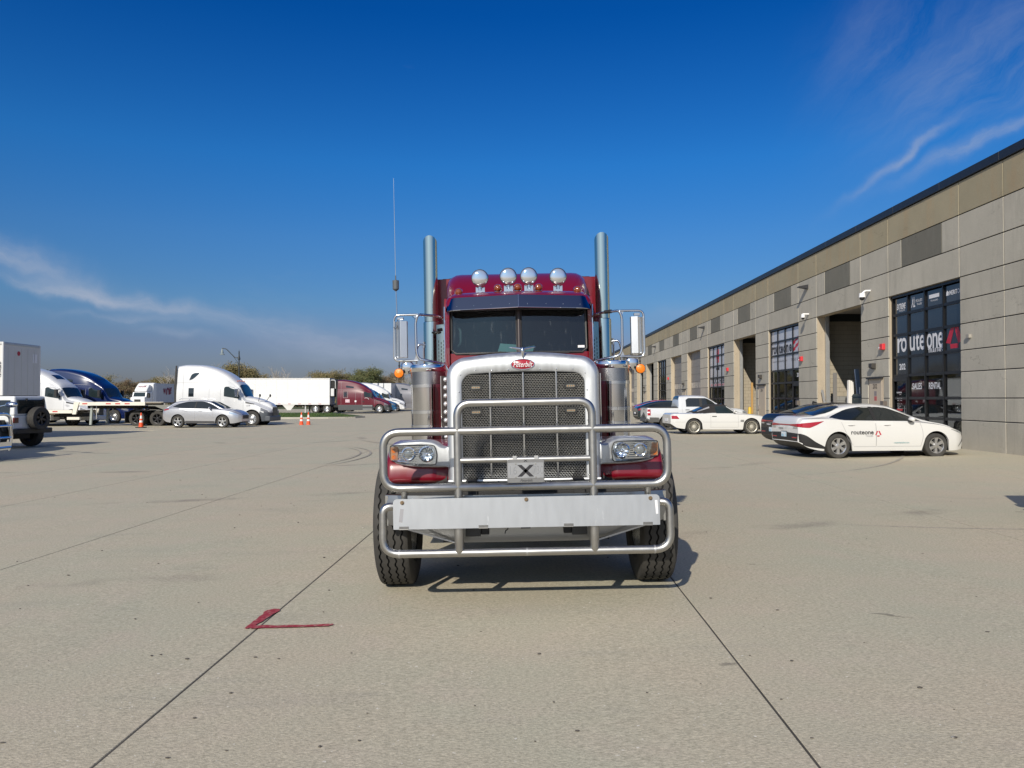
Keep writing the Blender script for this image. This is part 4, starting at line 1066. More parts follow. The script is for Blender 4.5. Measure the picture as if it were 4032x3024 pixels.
# ---- compact saloon (used twice)
def saloon(name, label, paint, decals):
    L = 4.71
    lf = Loft(L,
        zb=[(0,.42),(.25,.27),(.6,.20),(1.2,.19),(3.6,.19),(4.2,.18),(4.6,.22),(4.71,.28)],
        belt=[(0,.86),(.12,1.0),(.5,1.015),(1.2,.985),(2.2,.94),(3.2,.915),(3.8,.86),(4.3,.74),(4.6,.63),(4.71,.52)],
        top=[(0,.93),(.06,1.065),(.16,1.085),(.42,1.10),(.75,1.20),(1.25,1.345),(1.75,1.41),(2.15,1.415),(2.6,1.375),(3.05,1.22),(3.55,1.015),(3.72,.965),(4.1,.90),(4.4,.80),(4.62,.68),(4.71,.58)],
        w=[(0,.74),(.08,.82),(.3,.89),(.8,.915),(1.6,.90),(2.4,.895),(3.2,.90),(3.9,.91),(4.3,.87),(4.55,.76),(4.71,.56)],
        wt=[(0,.66),(.2,.66),(.5,.62),(1.2,.56),(2.2,.58),(2.9,.60),(3.5,.66),(3.72,.70),(4.2,.68),(4.6,.52),(4.71,.42)],
        arches=[(1.02,.33,.365),(3.74,.33,.365)])
    t = thing(name, label, 'car')
    def mf(x, y, z):
        return 0
    off = Vector((-L/2, 0, 0))
    hold = []
    bd = lf.body('body', [paint, BLACK, BLACK], t, mf); hold.append(bd)
    b = MB()
    lf.endpatch(b, -.80, .80, .30, lambda y: .66-.03*abs(y), True, .006, 30, 8)
    for sg in (1, -1): lf.sidepatch(b, .02, .655, [(.02,.40),(.2,.31),(.655,.245)], [(.02,.64),(.12,.61),(.40,.43),(.655,.30)], sg, .006, 24, 8)
    hold.append(b.build('rear_bumper', BLACK, t))
    # windows
    for sg in (1, -1):
        b = MB(); lf.sidepatch(b, .86, 3.42, [(.86,1.045),(1.2,.985),(2.2,.965),(3.1,.955),(3.42,.95)], [(.86,1.06),(1.15,1.17),(1.5,1.285),(1.95,1.335),(2.4,1.315),(2.85,1.19),(3.42,.965)], sg, .004)
        hold.append(b.build('side_glass', CARGLASS, t))
        b = MB()
        lf.sidepatch(b, 2.02, 2.11, .97, 1.325, sg, .010, 3, 6)
        hold.append(b.build('door_pillar', BLACK, t))
        for x0, x1 in ((1.42,2.06),(2.06,3.30)):          # door shut lines as narrow dark gaps
            b = MB()
            lo_ = .30
            for q in (x0, x1):
                if q == 1.42: 
                    def fn(u, v, q=q): 
                        z = .34+(.93-.34)*u; x = 1.42 - .32*max(0,(z-.34)/.6)**.8 + (v-.5)*.010
                        return (x, sg*(lf.side(x, z)+.002), z)
                else:
                    def fn(u, v, q=q):
                        z = .30+(.90-.30)*u; x = q + (v-.5)*.010 + (.06*math.sin(u*3.1) if q > 3 else 0)
                        return (x, sg*(lf.side(x, z)+.002), z)
                b.grid(fn, 14, 2)
            lf.sidepatch(b, x0+.03, x1, .298, .306, sg, .002, 10, 2)
            hold.append(b.build('door_gap', GREYS if paint is WHITEP else RUBBERD, t))
        for q in (1.28, 2.28):
            z_ = .86; y_ = lf.side(q+.1, z_)
            b = MB().box(q, q+.19, sg*y_+(-.002 if sg > 0 else -.022), sg*y_+(.022 if sg > 0 else .002), z_-.012, z_+.014)
            hold.append(b.build('door_handle', paint, t, bevel=.006))
            b = MB(); lf.sidepatch(b, q+.03, q+.14, z_-.03, z_-.012, sg, .003, 4, 2); hold.append(b.build('handle_recess', GREYS, t))
        # mirror
        y_ = lf.side(3.02, .96)
        b = MB().sphere((3.02, sg*(y_+.13), 1.0), .1, sc=(.75,1.1,.72)); hold.append(b.build('door_mirror', paint, t))
        b = MB().box(3.0,3.06, sg*y_-.02, sg*y_+(.08 if sg > 0 else -.08)+ (0), .945, .97).sphere((3.0, sg*(y_+.12), .965), .085, sc=(.7,1.05,.5)); hold.append(b.build('mirror_base', BLACK, t))
        # tail lamp
        b = MB()
        lf.sidepatch(b, .06, .62, [(.03,.80),(.22,.79),(.35,.83),(.62,.955)], [(.03,.90),(.35,.935),(.62,.962)], sg, .008)
        lf.endpatch(b, sg*.30, sg*.80, lambda y: .838-.07*max(0,abs(y)-.3), lambda y: .868+.06*max(0,abs(y)-.3), True, .010)
        hold.append(b.build('tail_lamp', REDL, t))
        b = MB(); lf.endpatch(b, sg*.48, sg*.72, .765, .805, True, .010); hold.append(b.build('reversing_lamp', LAMPW, t))
        b = MB(); lf.endpatch(b, sg*.42, sg*.68, .515, .54, True, .010); hold.append(b.build('bumper_reflector', REDL, t))
        # head lamp and front intake
        b = MB(); lf.sidepatch(b, 4.18, 4.62, [(4.18,.735),(4.45,.64),(4.62,.60)], [(4.18,.745),(4.45,.70),(4.62,.655)], sg, .006)
        hold.append(b.build('head_lamp', LAMPW, t))
        b = MB(); lf.sidepatch(b, 4.40, 4.60, [(4.40,.28),(4.60,.46)], [(4.40,.30),(4.60,.52)], sg, .006); hold.append(b.build('air_intake', BLACK, t))
        # wheel-arch lip
    b = MB(); lf.endpatch(b, -.32, .32, .840, .868, True, .010); hold.append(b.build('light_bar', REDL, t))
    b = MB(); lf.toppatch(b, .50, 1.28, [(.50,.575),(1.0,.545),(1.28,.46)], .014, 20, 16); hold.append(b.build('rear_window', CARGLASSC, t))
    b = MB(); lf.toppatch(b, 2.72, 3.52, [(2.72,.56),(3.1,.60),(3.52,.66)], .005); hold.append(b.build('windscreen', CARGLASSC, t))
    if paint is WHITEP:
        pass
    hold.append(MB().prism([(1.30,1.37),(1.48,1.40),(1.44,1.43),(1.33,1.462)], 'y', -.012, .012).build('roof_fin', BLACK, t))
    # plate
    pb = MB(); pb.box(-.02,-.008,-.155,.155,.52,.68).build('number_plate', mat('licence_plate_frame',(.05,.05,.05),.5), t)
    hold.append(t.children[-1])
    pl = MB().box(-.024,-.0205,-.14,.14,.535,.665).build('plate_face', mat('pale_blue_plate',(.35,.55,.68),.4,var=.2,vscale=14,col2=(.75,.78,.8),c2scale=9), t, smooth=0); hold.append(pl)
    for tx in decals: hold.append(tx(lf, t))
    for o in t.children:
        o.location = off if o.location.length == 0 else o.location
    for x in (1.02, 3.74):
        for sg in (1, -1): wheel(t, x-L/2, sg*.80, .317, .317, .20, 'cover', .205, sg)
    MB().box(-1.9,1.9,-.6,.6,.2,.45).build('underbody', DARK, t, smooth=0)
    return t
def side_text(body, x, z, w, h, m, sign=-1, bold=0):
    def f(lf, t):
        y = lf.side(x+w/2, z)+.008
        return text(body, 'lettering', m, t, (x, sign*y, z), (1,0,0) if sign < 0 else (-1,0,0), (0,0,1), w=w, h=h, bold=bold, align='l')
    return f
def rear_text(body, y, z, w, h, m, bold=0):
    def f(lf, t): return text(body, 'lettering', m, t, (-.02, y, z), (0,-1,0), (0,0,1), w=w, h=h, bold=bold, align='l')
    return f
def side_logo(x, z, s, m):
    def f(lf, t):
        y = -(lf.side(x, z)+.009); b = MB()
        for pts in ([(0,.20),(.17,.20),(.42,.72),(.26,.72)], [(.88,.20),(.71,.20),(.46,.72),(.62,.72)], [(.24,.14),(.64,.14),(.60,.0),(.28,.0)]):
            b.add([(x+p[0]*s, y, z+p[1]*s) for p in pts], [tuple(range(4))])
        return b.build('logo', m, t, smooth=0)
    return f
dec_w = [side_text('routeone', 1.36, .665, .62, .10, BLACKS, bold=.02), side_text('TRAILERS', 1.76, .575, .20, .04, GREYS), side_logo(2.02, .56, .20, REDB),
         side_text('routeonetrailers.com', 2.55, .40, .42, .04, TEAL), rear_text('routeone', .30, .755, .26, .04, BLACKS, .02), rear_text('TRAILERS', -.06, .77, .10, .02, GREYS)]
dec_b = [rear_text('routeone', .30, .755, .26, .045, WHITES, .03)]
c1 = saloon('white_saloon', 'white compact saloon with lettering on its doors, parked facing the warehouse', WHITEP, dec_w)
place_car(c1, 9.62, 20.87, R(7), z=-.03)
c2 = saloon('black_saloon', 'black compact saloon parked just behind the white lettered saloon', BLACKP, dec_b)
place_car(c2, 10.25, 23.75, R(7), z=-.02)

# ---- white convertible
def roadster():
    L = 4.47
    lf = Loft(L, zb=[(0,.45),(.3,.27),(.9,.21),(3.4,.20),(4.1,.19),(4.47,.34)],
        belt=[(0,.80),(.15,.88),(1.0,.875),(2.2,.865),(3.2,.84),(4.1,.74),(4.47,.60)],
        top=[(0,.84),(.08,.905),(.9,.935),(1.05,.96),(1.5,1.15),(1.85,1.285),(2.2,1.30),(2.45,1.285),(2.85,1.06),(3.12,.93),(3.7,.86),(4.2,.77),(4.47,.64)],
        w=[(0,.78),(.2,.88),(.9,.905),(2.2,.895),(3.6,.90),(4.2,.85),(4.47,.72)],
        wt=[(0,.72),(.9,.72),(1.2,.66),(1.9,.56),(2.5,.56),(3.0,.68),(3.2,.74),(4.2,.7),(4.47,.6)],
        arches=[(.99,.33,.375),(3.505,.33,.375)])
    t = thing('convertible', 'white two-seat convertible with black soft top behind the black saloon', 'car')
    lf.body('body', [WHITEP, BLACK, CLOTHTOP], t, lambda x, y, z: 2 if (.98 < x < 2.5 and z > .90 + .0*x) else 0)
    for sg in (1, -1):
        lf.sidepatch(MB(), 1.98, 2.86, [(1.98,.90),(2.86,.90)], [(1.98,1.20),(2.35,1.215),(2.86,.935)], sg, .006).build('side_glass', CARGLASSC, t)
        lf.sidepatch(MB(), .0+.03, .34, [(.03,.66),(.34,.66)], [(.03,.80),(.22,.80),(.34,.68)], sg, .008).build('tail_lamp', REDL, t)
        b = MB()
        for q in (1.72, 2.92):
            b.grid(lambda u, v, q=q: ((q+(v-.5)*.010), sg*(lf.side(q, .30+.58*u)+.002), .30+.58*u), 10, 2)
        lf.sidepatch(b, 1.72, 2.92, .296, .304, sg, .002, 10, 2); lf.sidepatch(b, .1, 4.3, .52, .527, sg, .002, 50, 2)
        b.build('door_gap', GREYS, t)
        MB().box(1.78,1.98, sg*lf.side(1.9,.76)-.01, sg*lf.side(1.9,.76)+.015*sg+.001, .755,.785).build('door_handle', BLACK, t)
        y_ = lf.side(2.75,.92); MB().sphere((2.76, sg*(y_+.1), .99), .1, sc=(.5,1,.8)).build('door_mirror', WHITEP, t)
        b = MB()
        for i_ in range(3): lf.sidepatch(b, 3.02, 3.17, .60-.03*i_, .617-.03*i_, sg, .006, 3, 2)
        b.build('wing_vent', BLACK, t)
        lf.sidepatch(MB(), 4.1, 4.4, .60, .70, sg, .006).build('head_lamp', LAMPW, t)
        wheel(t, .99, sg*.79, .325, .325, .235, 'multi', .235, sg); wheel(t, 3.505, sg*.79, .325, .325, .235, 'multi', .235, sg)
        lf.sidepatch(MB(), 1.2, 1.75, [(1.2,.965),(1.75,1.13)], [(1.2,.985),(1.75,1.20)], sg, .006).build('quarter_window', GREYS, t)
    lf.toppatch(MB(), 1.12, 1.50, .45, .006).build('rear_window', CARGLASSC, t)
    lf.toppatch(MB(), 2.50, 3.02, [(2.5,.52),(3.02,.66)], .006).build('windscreen', CARGLASSC, t)
    MB().box(-.02,-.01,-.25,.25,.55,.67).build('number_plate', WHITES, t)
    for o in t.children: o.location = o.location + Vector((-L/2,0,0))
    return t
c3 = roadster(); place_car(c3, 9.08, 34.2, R(2), z=-.02)

# ---- crew-cab pickup
def pickup():
    L = 5.07
    lf = Loft(L, zb=[(0,.52),(.15,.42),(1,.40),(4.2,.38),(5.07,.42)],
        belt=[(0,1.02),(.1,1.10),(1.6,1.10),(3.6,1.09),(4.2,1.05),(4.8,.96),(5.07,.8)],
        top=[(0,1.10),(.04,1.14),(1.50,1.15),(1.56,1.18),(1.62,1.66),(1.70,1.72),(2.3,1.745),(2.9,1.72),(3.35,1.50),(3.75,1.22),(3.95,1.15),(4.7,1.08),(5.0,.98),(5.07,.9)],
        w=[(0,.86),(.1,.90),(1,.92),(3.8,.92),(4.6,.90),(5.0,.82),(5.07,.74)],
        wt=[(0,.84),(1.50,.85),(1.6,.66),(2.4,.64),(3.1,.66),(3.8,.76),(4.7,.78),(5.07,.66)],
        arches=[(1.03,.37,.44),(4.10,.37,.44)], dmax=.12)
    t = thing('pickup_truck', 'white crew-cab pickup with black bed rails behind the convertible', 'pickup')
    def mf(x, y, z):
        if z < .62-.0*x and (x < 1.6 or x > 3.6) and z < .60: return 2
        if z < .50: return 2
        if x < 1.56 and z > 1.10: return 2
        return 0
    PP = mat('pale_pickup_paint', (.66,.68,.71), .25, .1, var=.03, coat=1)
    CL = mat('grey_cladding', (.09,.09,.09), .6, var=.1)
    lf.body('body', [PP, BLACK, CL], t, mf)
    for sg in (1, -1):
        lf.sidepatch(MB(), 1.95, 3.55, [(1.95,1.17),(3.55,1.17)], [(1.95,1.50),(2.1,1.60),(2.9,1.60),(3.25,1.45),(3.55,1.2)], sg, .006).build('side_glass', CARGLASS, t)
        lf.sidepatch(MB(), 2.62, 2.76, 1.18, 1.60, sg, .012, 3, 5).build('door_pillar', BLACK, t)
        lf.sidepatch(MB(), .0+.02, .17, .74, 1.04, sg, .012).build('tail_lamp', REDL, t)
        lf.sidepatch(MB(), .02, .13, .86, .92, sg, .016).build('tail_lamp_insert', WHITES, t)
        lf.sidepatch(MB(), 4.75, 5.0, .78, .98, sg, .006).build('head_lamp', LAMPW, t)
        b = MB()
        for q in (1.75, 2.69, 3.72): b.grid(lambda u, v, q=q: ((q+(v-.5)*.012), sg*(lf.side(q, .5+.62*u)+.002), .5+.62*u), 10, 2)
        b.build('door_gap', GREYS, t)
        for q in (1.9, 2.85): MB().box(q,q+.2, sg*lf.side(q,1.02)-.012, sg*lf.side(q,1.02)+.016, 1.0,1.03).build('door_handle', BLACK, t)
        y_ = lf.side(3.4,1.18); MB().sphere((3.4, sg*(y_+.14), 1.25), .13, sc=(.6,1,.8)).build('door_mirror', PP, t)
        for x in (1.03, 4.10): wheel(t, x, sg*.80, .365, .365, .23, 'dark', .235, sg)
    lf.toppatch(MB(), 1.575, 1.665, .56, .006, 4).build('rear_window', CARGLASSC, t)
    lf.toppatch(MB(), 3.0, 3.78, [(3.0,.6),(3.78,.72)], .006).build('windscreen', CARGLASSC, t)
    MB().box(.06,1.52,-.78,.78,1.152,1.158).build('bed_cover', CLOTHTOP, t, smooth=0)
    MB().tube([(1.9,0,1.72),(1.8,0,1.80),(1.7,0,1.95)], .008, 6).build('aerial', BLACK, t)
    MB().box(-.012,-.004,-.12,.0,1.0,1.05).box(-.012,-.004,-.15,.15,.62,.72).build('tailgate_trim', BLACK, t)
    MB().box(-.06,.0,-.75,.75,.42,.56).build('rear_bumper', CL, t, bevel=.02)
    for o in t.children: o.location = o.location + Vector((-L/2,0,0))
    return t
c4 = pickup(); place_car(c4, 9.20, 39.0, R(1), z=-.05)

# ---- dark hatchback, mostly hidden, and a red car beyond
def hatch(name, label, paint, z_extra=0):
    L = 4.52
    lf = Loft(L, zb=[(0,.45),(.2,.28),(.8,.2),(3.6,.2),(4.52,.3)],
        belt=[(0,.86),(.15,.97),(1.2,.96),(3.0,.93),(4.0,.82),(4.52,.6)],
        top=[(0,.95),(.15,1.06),(.35,1.12),(.9,1.30),(1.5,1.41),(2.1,1.43),(2.6,1.38),(3.2,1.12),(3.5,1.0),(4.2,.86),(4.52,.66)],
        w=[(0,.74),(.2,.86),(.8,.90),(3.6,.9),(4.2,.86),(4.52,.64)],
        wt=[(0,.62),(.5,.6),(1.2,.57),(2.3,.57),(3.4,.68),(4.2,.66),(4.52,.5)],
        arches=[(.85,.33,.37),(3.55,.33,.37)])
    t = thing(name, label, 'car')
    lf.body('body', [paint, BLACK], t)
    for sg in (1, -1):
        lf.sidepatch(MB(), .75, 3.25, [(.75,1.06),(1.4,1.0),(3.25,.97)], [(.75,1.09),(1.3,1.28),(2.1,1.36),(2.6,1.30),(3.25,1.0)], sg, .006).build('side_glass', CARGLASS, t)
        lf.sidepatch(MB(), .04, .42, [(.04,.80),(.42,.95)], [(.04,.90),(.42,1.02)], sg, .008).build('tail_lamp', REDL, t)
        lf.sidepatch(MB(), 4.1, 4.42, .66, .76, sg, .006).build('head_lamp', LAMPW, t)
        for x in (.85, 3.55): wheel(t, x, sg*.79, .33, .33, .22, 'dark', .22, sg)
    lf.toppatch(MB(), .35, 1.1, .52, .006).build('rear_window', CARGLASS, t)
    lf.toppatch(MB(), 2.7, 3.35, [(2.7,.55),(3.35,.64)], .006).build('windscreen', CARGLASS, t)
    lf.endpatch(MB(), -.55, .55, .5, .72, True, .01).build('rear_bumper', BLACK, t)
    MB().box(-.03,-.015,-.22,.22,.6,.7).build('number_plate', WHITES, t)
    for o in t.children: o.location = o.location + Vector((-L/2,0,0))
    return t
c5 = hatch('dark_hatchback', 'dark green-black hatchback mostly hidden behind the white pickup', mat('dark_green_car_paint', (.012,.020,.022), .2, coat=1))
place_car(c5, 9.95, 48.2, R(3))
c6 = hatch('red_hatchback', 'small red car just visible beyond the dark hatchback', mat('red_car_paint', (.42,.012,.02), .25, coat=1))
place_car(c6, 11.4, 57.5, R(3))

# ---- silver crossover
def crossover():
    L = 4.77
    lf = Loft(L, zb=[(0,.50),(.3,.34),(.9,.26),(3.7,.26),(4.3,.26),(4.77,.36)],
        belt=[(0,1.0),(.2,1.12),(1.2,1.14),(3.2,1.08),(4.1,.98),(4.6,.82),(4.77,.7)],
        top=[(0,1.06),(.10,1.20),(.35,1.38),(.6,1.53),(1.0,1.62),(1.8,1.68),(2.3,1.675),(2.8,1.60),(3.3,1.37),(3.75,1.16),(4.3,1.06),(4.65,.90),(4.77,.76)],
        w=[(0,.80),(.2,.90),(.9,.935),(3.7,.935),(4.3,.88),(4.6,.76),(4.77,.60)],
        wt=[(0,.68),(.6,.62),(1.4,.60),(2.6,.62),(3.7,.74),(4.3,.72),(4.77,.50)],
        arches=[(.98,.38,.43),(3.72,.38,.43)])
    t = thing('silver_crossover', 'silver crossover parked in front of the white sleeper tractor', 'car')
    lf.body('body', [SILVERP, BLACK, CL2], t, lambda x, y, z: 2 if (z < .36 and 1 < x < 4) else 0)
    for sg in (1, -1):
        lf.sidepatch(MB(), .62, 3.45, [(.62,1.24),(1.2,1.17),(3.45,1.12)], [(.62,1.26),(1.0,1.44),(1.6,1.56),(2.3,1.575),(2.8,1.46),(3.45,1.14)], sg, .006).build('side_glass', CARGLASS, t)
        lf.sidepatch(MB(), 1.98, 2.06, 1.15, 1.55, sg, .012, 3, 5).build('door_pillar', BLACK, t)
        lf.sidepatch(MB(), .10, .42, [(.10,1.0),(.42,1.08)], [(.10,1.10),(.42,1.13)], sg, .008).build('tail_lamp', REDL, t)
        lf.sidepatch(MB(), 4.10, 4.55, [(4.10,.86),(4.55,.74)], [(4.10,.95),(4.55,.86)], sg, .008).build('head_lamp', LAMPW, t)
        b = MB()
        for q in (1.25, 2.03, 3.15): b.grid(lambda u, v, q=q: ((q+(v-.5)*.014), sg*(lf.side(q, .42+.68*u)+.002), .42+.68*u), 10, 2)
        b.build('door_gap', GREYS, t)
        for q in (1.35, 2.25): MB().box(q,q+.22, sg*lf.side(q,1.0)-.012, sg*lf.side(q,1.0)+.018, .985,1.02).build('door_handle', SILVERP, t)
        y_ = lf.side(2.95,1.12); MB().sphere((2.98, sg*(y_+.13), 1.16), .12, sc=(.6,1,.75)).build('door_mirror', SILVERP, t)
        MB().tube([(.9,sg*.58,1.66),(1.0,sg*.58,1.72),(2.4,sg*.58,1.745),(2.6,sg*.58,1.68)], .018, 8).build('roof_rail', ALURIM, t)
        for x in (.98, 3.72): wheel(t, x, sg*.81, .37, .37, .235, 'five', .245, sg)
    lf.toppatch(MB(), .22, .62, .55, .006).build('rear_window', CARGLASS, t)
    lf.toppatch(MB(), 2.85, 3.70, [(2.85,.58),(3.7,.70)], .006).build('windscreen', CARGLASSC, t)
    lf.endpatch(MB(), -.42, .42, .52, .80, False, .008).build('grille', BLACK, t)
    for o in t.children: o.location = o.location + Vector((-L/2,0,0))
    return t
CL2 = mat('dark_sill', (.06,.06,.065), .6)
c7 = crossover(); place_car(c7, -18.5, 46.8, R(-4))

# ---- white off-road wagon with spare wheel
def offroader():
    t = thing('off_road_wagon', 'white boxy off-road wagon with a spare tyre on its tailgate at the left edge', 'car')
    WJ = mat('white_wagon_paint', (.72,.74,.74), .35, var=.03, coat=.5)
    # rear at x=0, body runs to +x
    b = MB().prism([(0,.62),(0,1.13),(3.3,1.13),(3.36,1.16),(4.1,1.10),(4.15,.72),(3.9,.62),(3.75,.95),(3.1,.95),(2.9,.62),(1.25,.62),(1.05,.95),(.35,.95),(.2,.62)], 'y', -.77, .77)
    b.build('body', WJ, t, smooth=0, bevel=.04)
    b = MB().add([(0,-.77,1.13),(3.2,-.77,1.13),(2.75,-.66,1.80),(.06,-.68,1.80),(0,.77,1.13),(3.2,.77,1.13),(2.75,.66,1.80),(.06,.68,1.80)],
        [(0,1,2,3),(4,7,6,5),(0,3,7,4),(1,5,6,2),(2,6,7,3),(0,4,5,1)])
    b.build('hard_top', WJ, t, smooth=0, bevel=.05)
    MB().box(.3,2.5,-.6,.6,1.80,1.825).build('roof_panel', BLACK, t, smooth=0)
    for sg in (1,-1):
        for x0, x1 in ((.16,.95),(1.05,1.8),(1.9,2.65)):
            y0, y1 = sg*.772, sg*.70
            MB().add([(x0,y0-.004*sg+.012*sg,1.18),(x1,y0+.008*sg,1.18),(min(x1,2.62),sg*.708,1.66),(x0+.03,sg*.715,1.66)], [(0,1,2,3)]).build('side_glass', CARGLASS, t, smooth=0)
        MB().prism([(.22,.60),(.35,.98),(1.08,.98),(1.28,.60),(1.20,.60),(1.02,.90),(.42,.90),(.30,.60)], 'y', *sorted((sg*.76, sg*.93))).build('wheel_flare', BLACK, t, smooth=0, bevel=.01)
        MB().prism([(2.95,.60),(3.1,.98),(3.8,.98),(3.95,.66),(3.87,.64),(3.74,.90),(3.16,.90),(3.03,.60)], 'y', *sorted((sg*.76, sg*.93))).build('wheel_flare', BLACK, t, smooth=0, bevel=.01)
        MB().box(-.05,.02,sg*.70-.1,sg*.70+.1,.88,1.06).build('tail_lamp', mat('dark_red_lamp',(.10,.01,.01),.2,coat=.5), t, bevel=.015)
        for x in (.72, 3.45): wheel(t, x, sg*.80, .42, .42, .30, 'dark', .23, sg)
    MB().box(-.012,.0+.05,-.60,.60,1.19,1.68).build('rear_window', CARGLASS, t, smooth=0, bevel=.02)
    MB().box(-.03,.02,-.55,-.50,1.62,1.72).box(-.03,.02,.2,.25,1.62,1.72).build('window_hinge', BLACK, t)
    MB().box(-.16,.02,-.80,.80,.50,.68).build('rear_bumper', BLACK, t, bevel=.03)
    sp_ = wheel(t, -.18, -.12, 1.02, .41, .28, 'dark', .23, 1, name='spare_wheel'); sp_.rotation_euler = (0,0,R(90))
    MB().box(-.02,-.005,.42,.72,.70,.86).build('number_plate', WHITES, t)
    MB().sphere((2.55,-.92,1.25),.12,sc=(.5,1,.8)).sphere((2.55,.92,1.25),.12,sc=(.5,1,.8)).build('door_mirror', BLACK, t)
    MB().box(.5,3.6,-.5,.5,.3,.62).build('chassis', DARK, t, smooth=0)
    return t
c8 = offroader(); place_car(c8, -16.85, 27.0, R(170))
c9 = copy_tree(c8, label='unseen wagon added past the right edge to cast the small shadow in view')
c9.location = (7.50, 9.5, G(7.5)); c9.rotation_euler = (0, 0, R(-90))  # wagon copy added out of view as the caster of the edge shadow

# ------------------------------------------------------------ sleeper tractors
def decal(t, body, x, z, w, h, y=-1.13, m=None):
    text(body, 'lettering', m or BLACKS, t, (x, y, z), (1,0,0), (0,0,1), w=w, h=h)
def tractor(name, label, paint, loc, rz=0, L=6.0, H=4.0, kind='round', skirt=BLACK, drive=True, group=None, rimkind='dark'):
    k = H/4.0
    if kind == 'round':
        top = [(0,3.93),(.5,4.0),(1.4,3.97),(2.3,3.78),(3.1,3.42),(3.6,3.04),(3.95,2.72),(4.0,2.66),(4.32,1.99),(4.38,1.93),(4.9,1.84),(5.45,1.66),(5.85,1.46),(6.0,1.28)]
    else:
        top = [(0,3.98),(.5,4.0),(1.1,3.96),(2.2,3.72),(3.0,3.36),(3.5,3.0),(3.82,2.76),(3.9,2.66),(4.30,2.0),(4.38,1.92),(4.9,1.80),(5.4,1.60),(5.8,1.42),(6.0,1.2)]
    sx_ = L/6.0
    top = [(x*sx_, z*k) for x, z in top]
    Ls = L
    lf = Loft(Ls,
        zb=[(0,.95),(2.0*sx_,.95),(4.0*sx_,.62),(4.3*sx_,.5),(5.4*sx_,.34),(Ls,.36)],
        belt=[(0,2.55*k),(3.2*sx_,2.55*k),(3.9*sx_,2.35*k),(4.28*sx_,1.72),(4.4*sx_,1.62),(5.0*sx_,1.42),(5.6*sx_,1.16),(Ls,1.0)],
        top=top,
        w=[(0,1.24),(3.0*sx_,1.24),(3.7*sx_,1.12),(4.4*sx_,1.10),(4.9*sx_,1.16),(5.5*sx_,1.15),(5.85*sx_,1.04),(Ls,.80)],
        wt=[(0,1.08),(2.2*sx_,.98),(3.6*sx_,.92),(3.95*sx_,.92),(4.35*sx_,.82),(5.0*sx_,.66),(5.7*sx_,.58),(Ls,.52)],
        arches=[(4.86*sx_,.50,.60)], dmax=.30, n=130, ex=2.8)
    t = thing(name, label, 'truck', loc, rz, group)
    lf.body('body', [paint, BLACK, skirt], t, lambda x, y, z: 2 if (z < .95 and x > 5.35*sx_) or (z < .80 and x < 4.4*sx_) else 0)
    for sg in (1, -1):
        x0, x1 = 3.08*sx_, 4.05*sx_
        lf.sidepatch(MB(), x0, x1, [(x0,1.95),(x1,1.78)], [(x0,2.50*k),(x0+.1,2.56*k),(3.62*sx_,2.52*k),(x1,1.95)], sg, .008).build('side_window', CARGLASSC, t)
        if kind == 'round':
            lf.sidepatch(MB(), .80, 1.40, [(.80,2.98),(1.0,3.05),(1.40,3.40)], [(.80,3.02),(.95,3.36),(1.2,3.46),(1.40,3.46)], sg, .008).build('sleeper_window', CARGLASS, t)
        else:
            lf.sidepatch(MB(), 1.0, 1.9, [(1.0,3.05*k),(1.9,2.98*k)], [(1.0,3.30*k),(1.9,3.16*k)], sg, .008).build('sleeper_window', CARGLASS, t)
        lf.sidepatch(MB(), .78, 1.12, 1.92, 2.48, sg, .008, 6, 6).build('sleeper_window', CARGLASS, t)
        b = MB()
        for q in (.42, 2.12, 2.85, 4.28):
            b.grid(lambda u, v, q=q: (q*sx_+(v-.5)*.016, sg*(lf.side(q*sx_, 1.0+(2.9 if q < 1 else (1.6 if q < 4 else .6))*u)+.003), 1.0+(2.9 if q < 1 else (1.6 if q < 4 else .6))*u), 14, 2)
        lf.sidepatch(b, .02, 2.85*sx_, 2.80*k, 2.815*k, sg, .003, 20, 2)
        b.build('panel_gap', GREYS, t)
        MB().box(2.95*sx_, 3.12*sx_, sg*1.22-.03, sg*1.22+.03, 1.30, 1.42).build('door_handle', BLACK, t)
        # mirrors
        xm = 3.98*sx_
        b = MB().box(xm-.12, xm+.06, sg*1.38-.09, sg*1.38+.09, 1.92, 2.42).tube([(xm,sg*1.05,1.90),(xm,sg*1.3,1.95)], .025, 8).tube([(xm,sg*1.02,2.46),(xm,sg*1.3,2.38)], .025, 8)
        b.build('mirror', BLACK if kind != 'round' else CHROME_R, t, bevel=.02)
        if kind == 'round': MB().tube([(5.15*sx_,sg*.72,1.62),(5.32*sx_,sg*.98,1.95)], .02, 6).sphere((5.34*sx_,sg*1.0,2.0), .10, sc=(.6,.9,1)).build('hood_mirror', BLACK, t)
        lf.sidepatch(MB(), 5.42*sx_, 5.86*sx_, [(5.42*sx_,1.02),(5.86*sx_,.90)], [(5.42*sx_,1.22),(5.86*sx_,1.02)], sg, .012).build('head_lamp', mat('smoked_head_lamp', (.20,.20,.21), .15, .3, var=.5, vscale=12), t)
        lf.sidepatch(MB(), 4.42*sx_, 5.0*sx_, [(4.42*sx_,1.50),(5.0*sx_,1.42)], [(4.42*sx_,1.60),(5.0*sx_,1.46)], sg, .008).build('hood_vent', BLACK, t)
        wheel(t, 4.86*sx_, sg*1.02, .50, .50, .28, 'semi', .30, sg)
        # side skirts and steps
        MB().box(.1, 4.1*sx_, sg*1.2-.03, sg*1.2+.03, .35, .97).build('side_skirt', skirt, t, smooth=0, bevel=.02)
        MB().box(2.95*sx_, 4.05*sx_, sg*1.24-.02, sg*1.24+.02, .83, .88).box(2.95*sx_, 4.05*sx_, sg*1.24-.02, sg*1.24+.02, .45, .50).build('step', ALU, t, smooth=0)
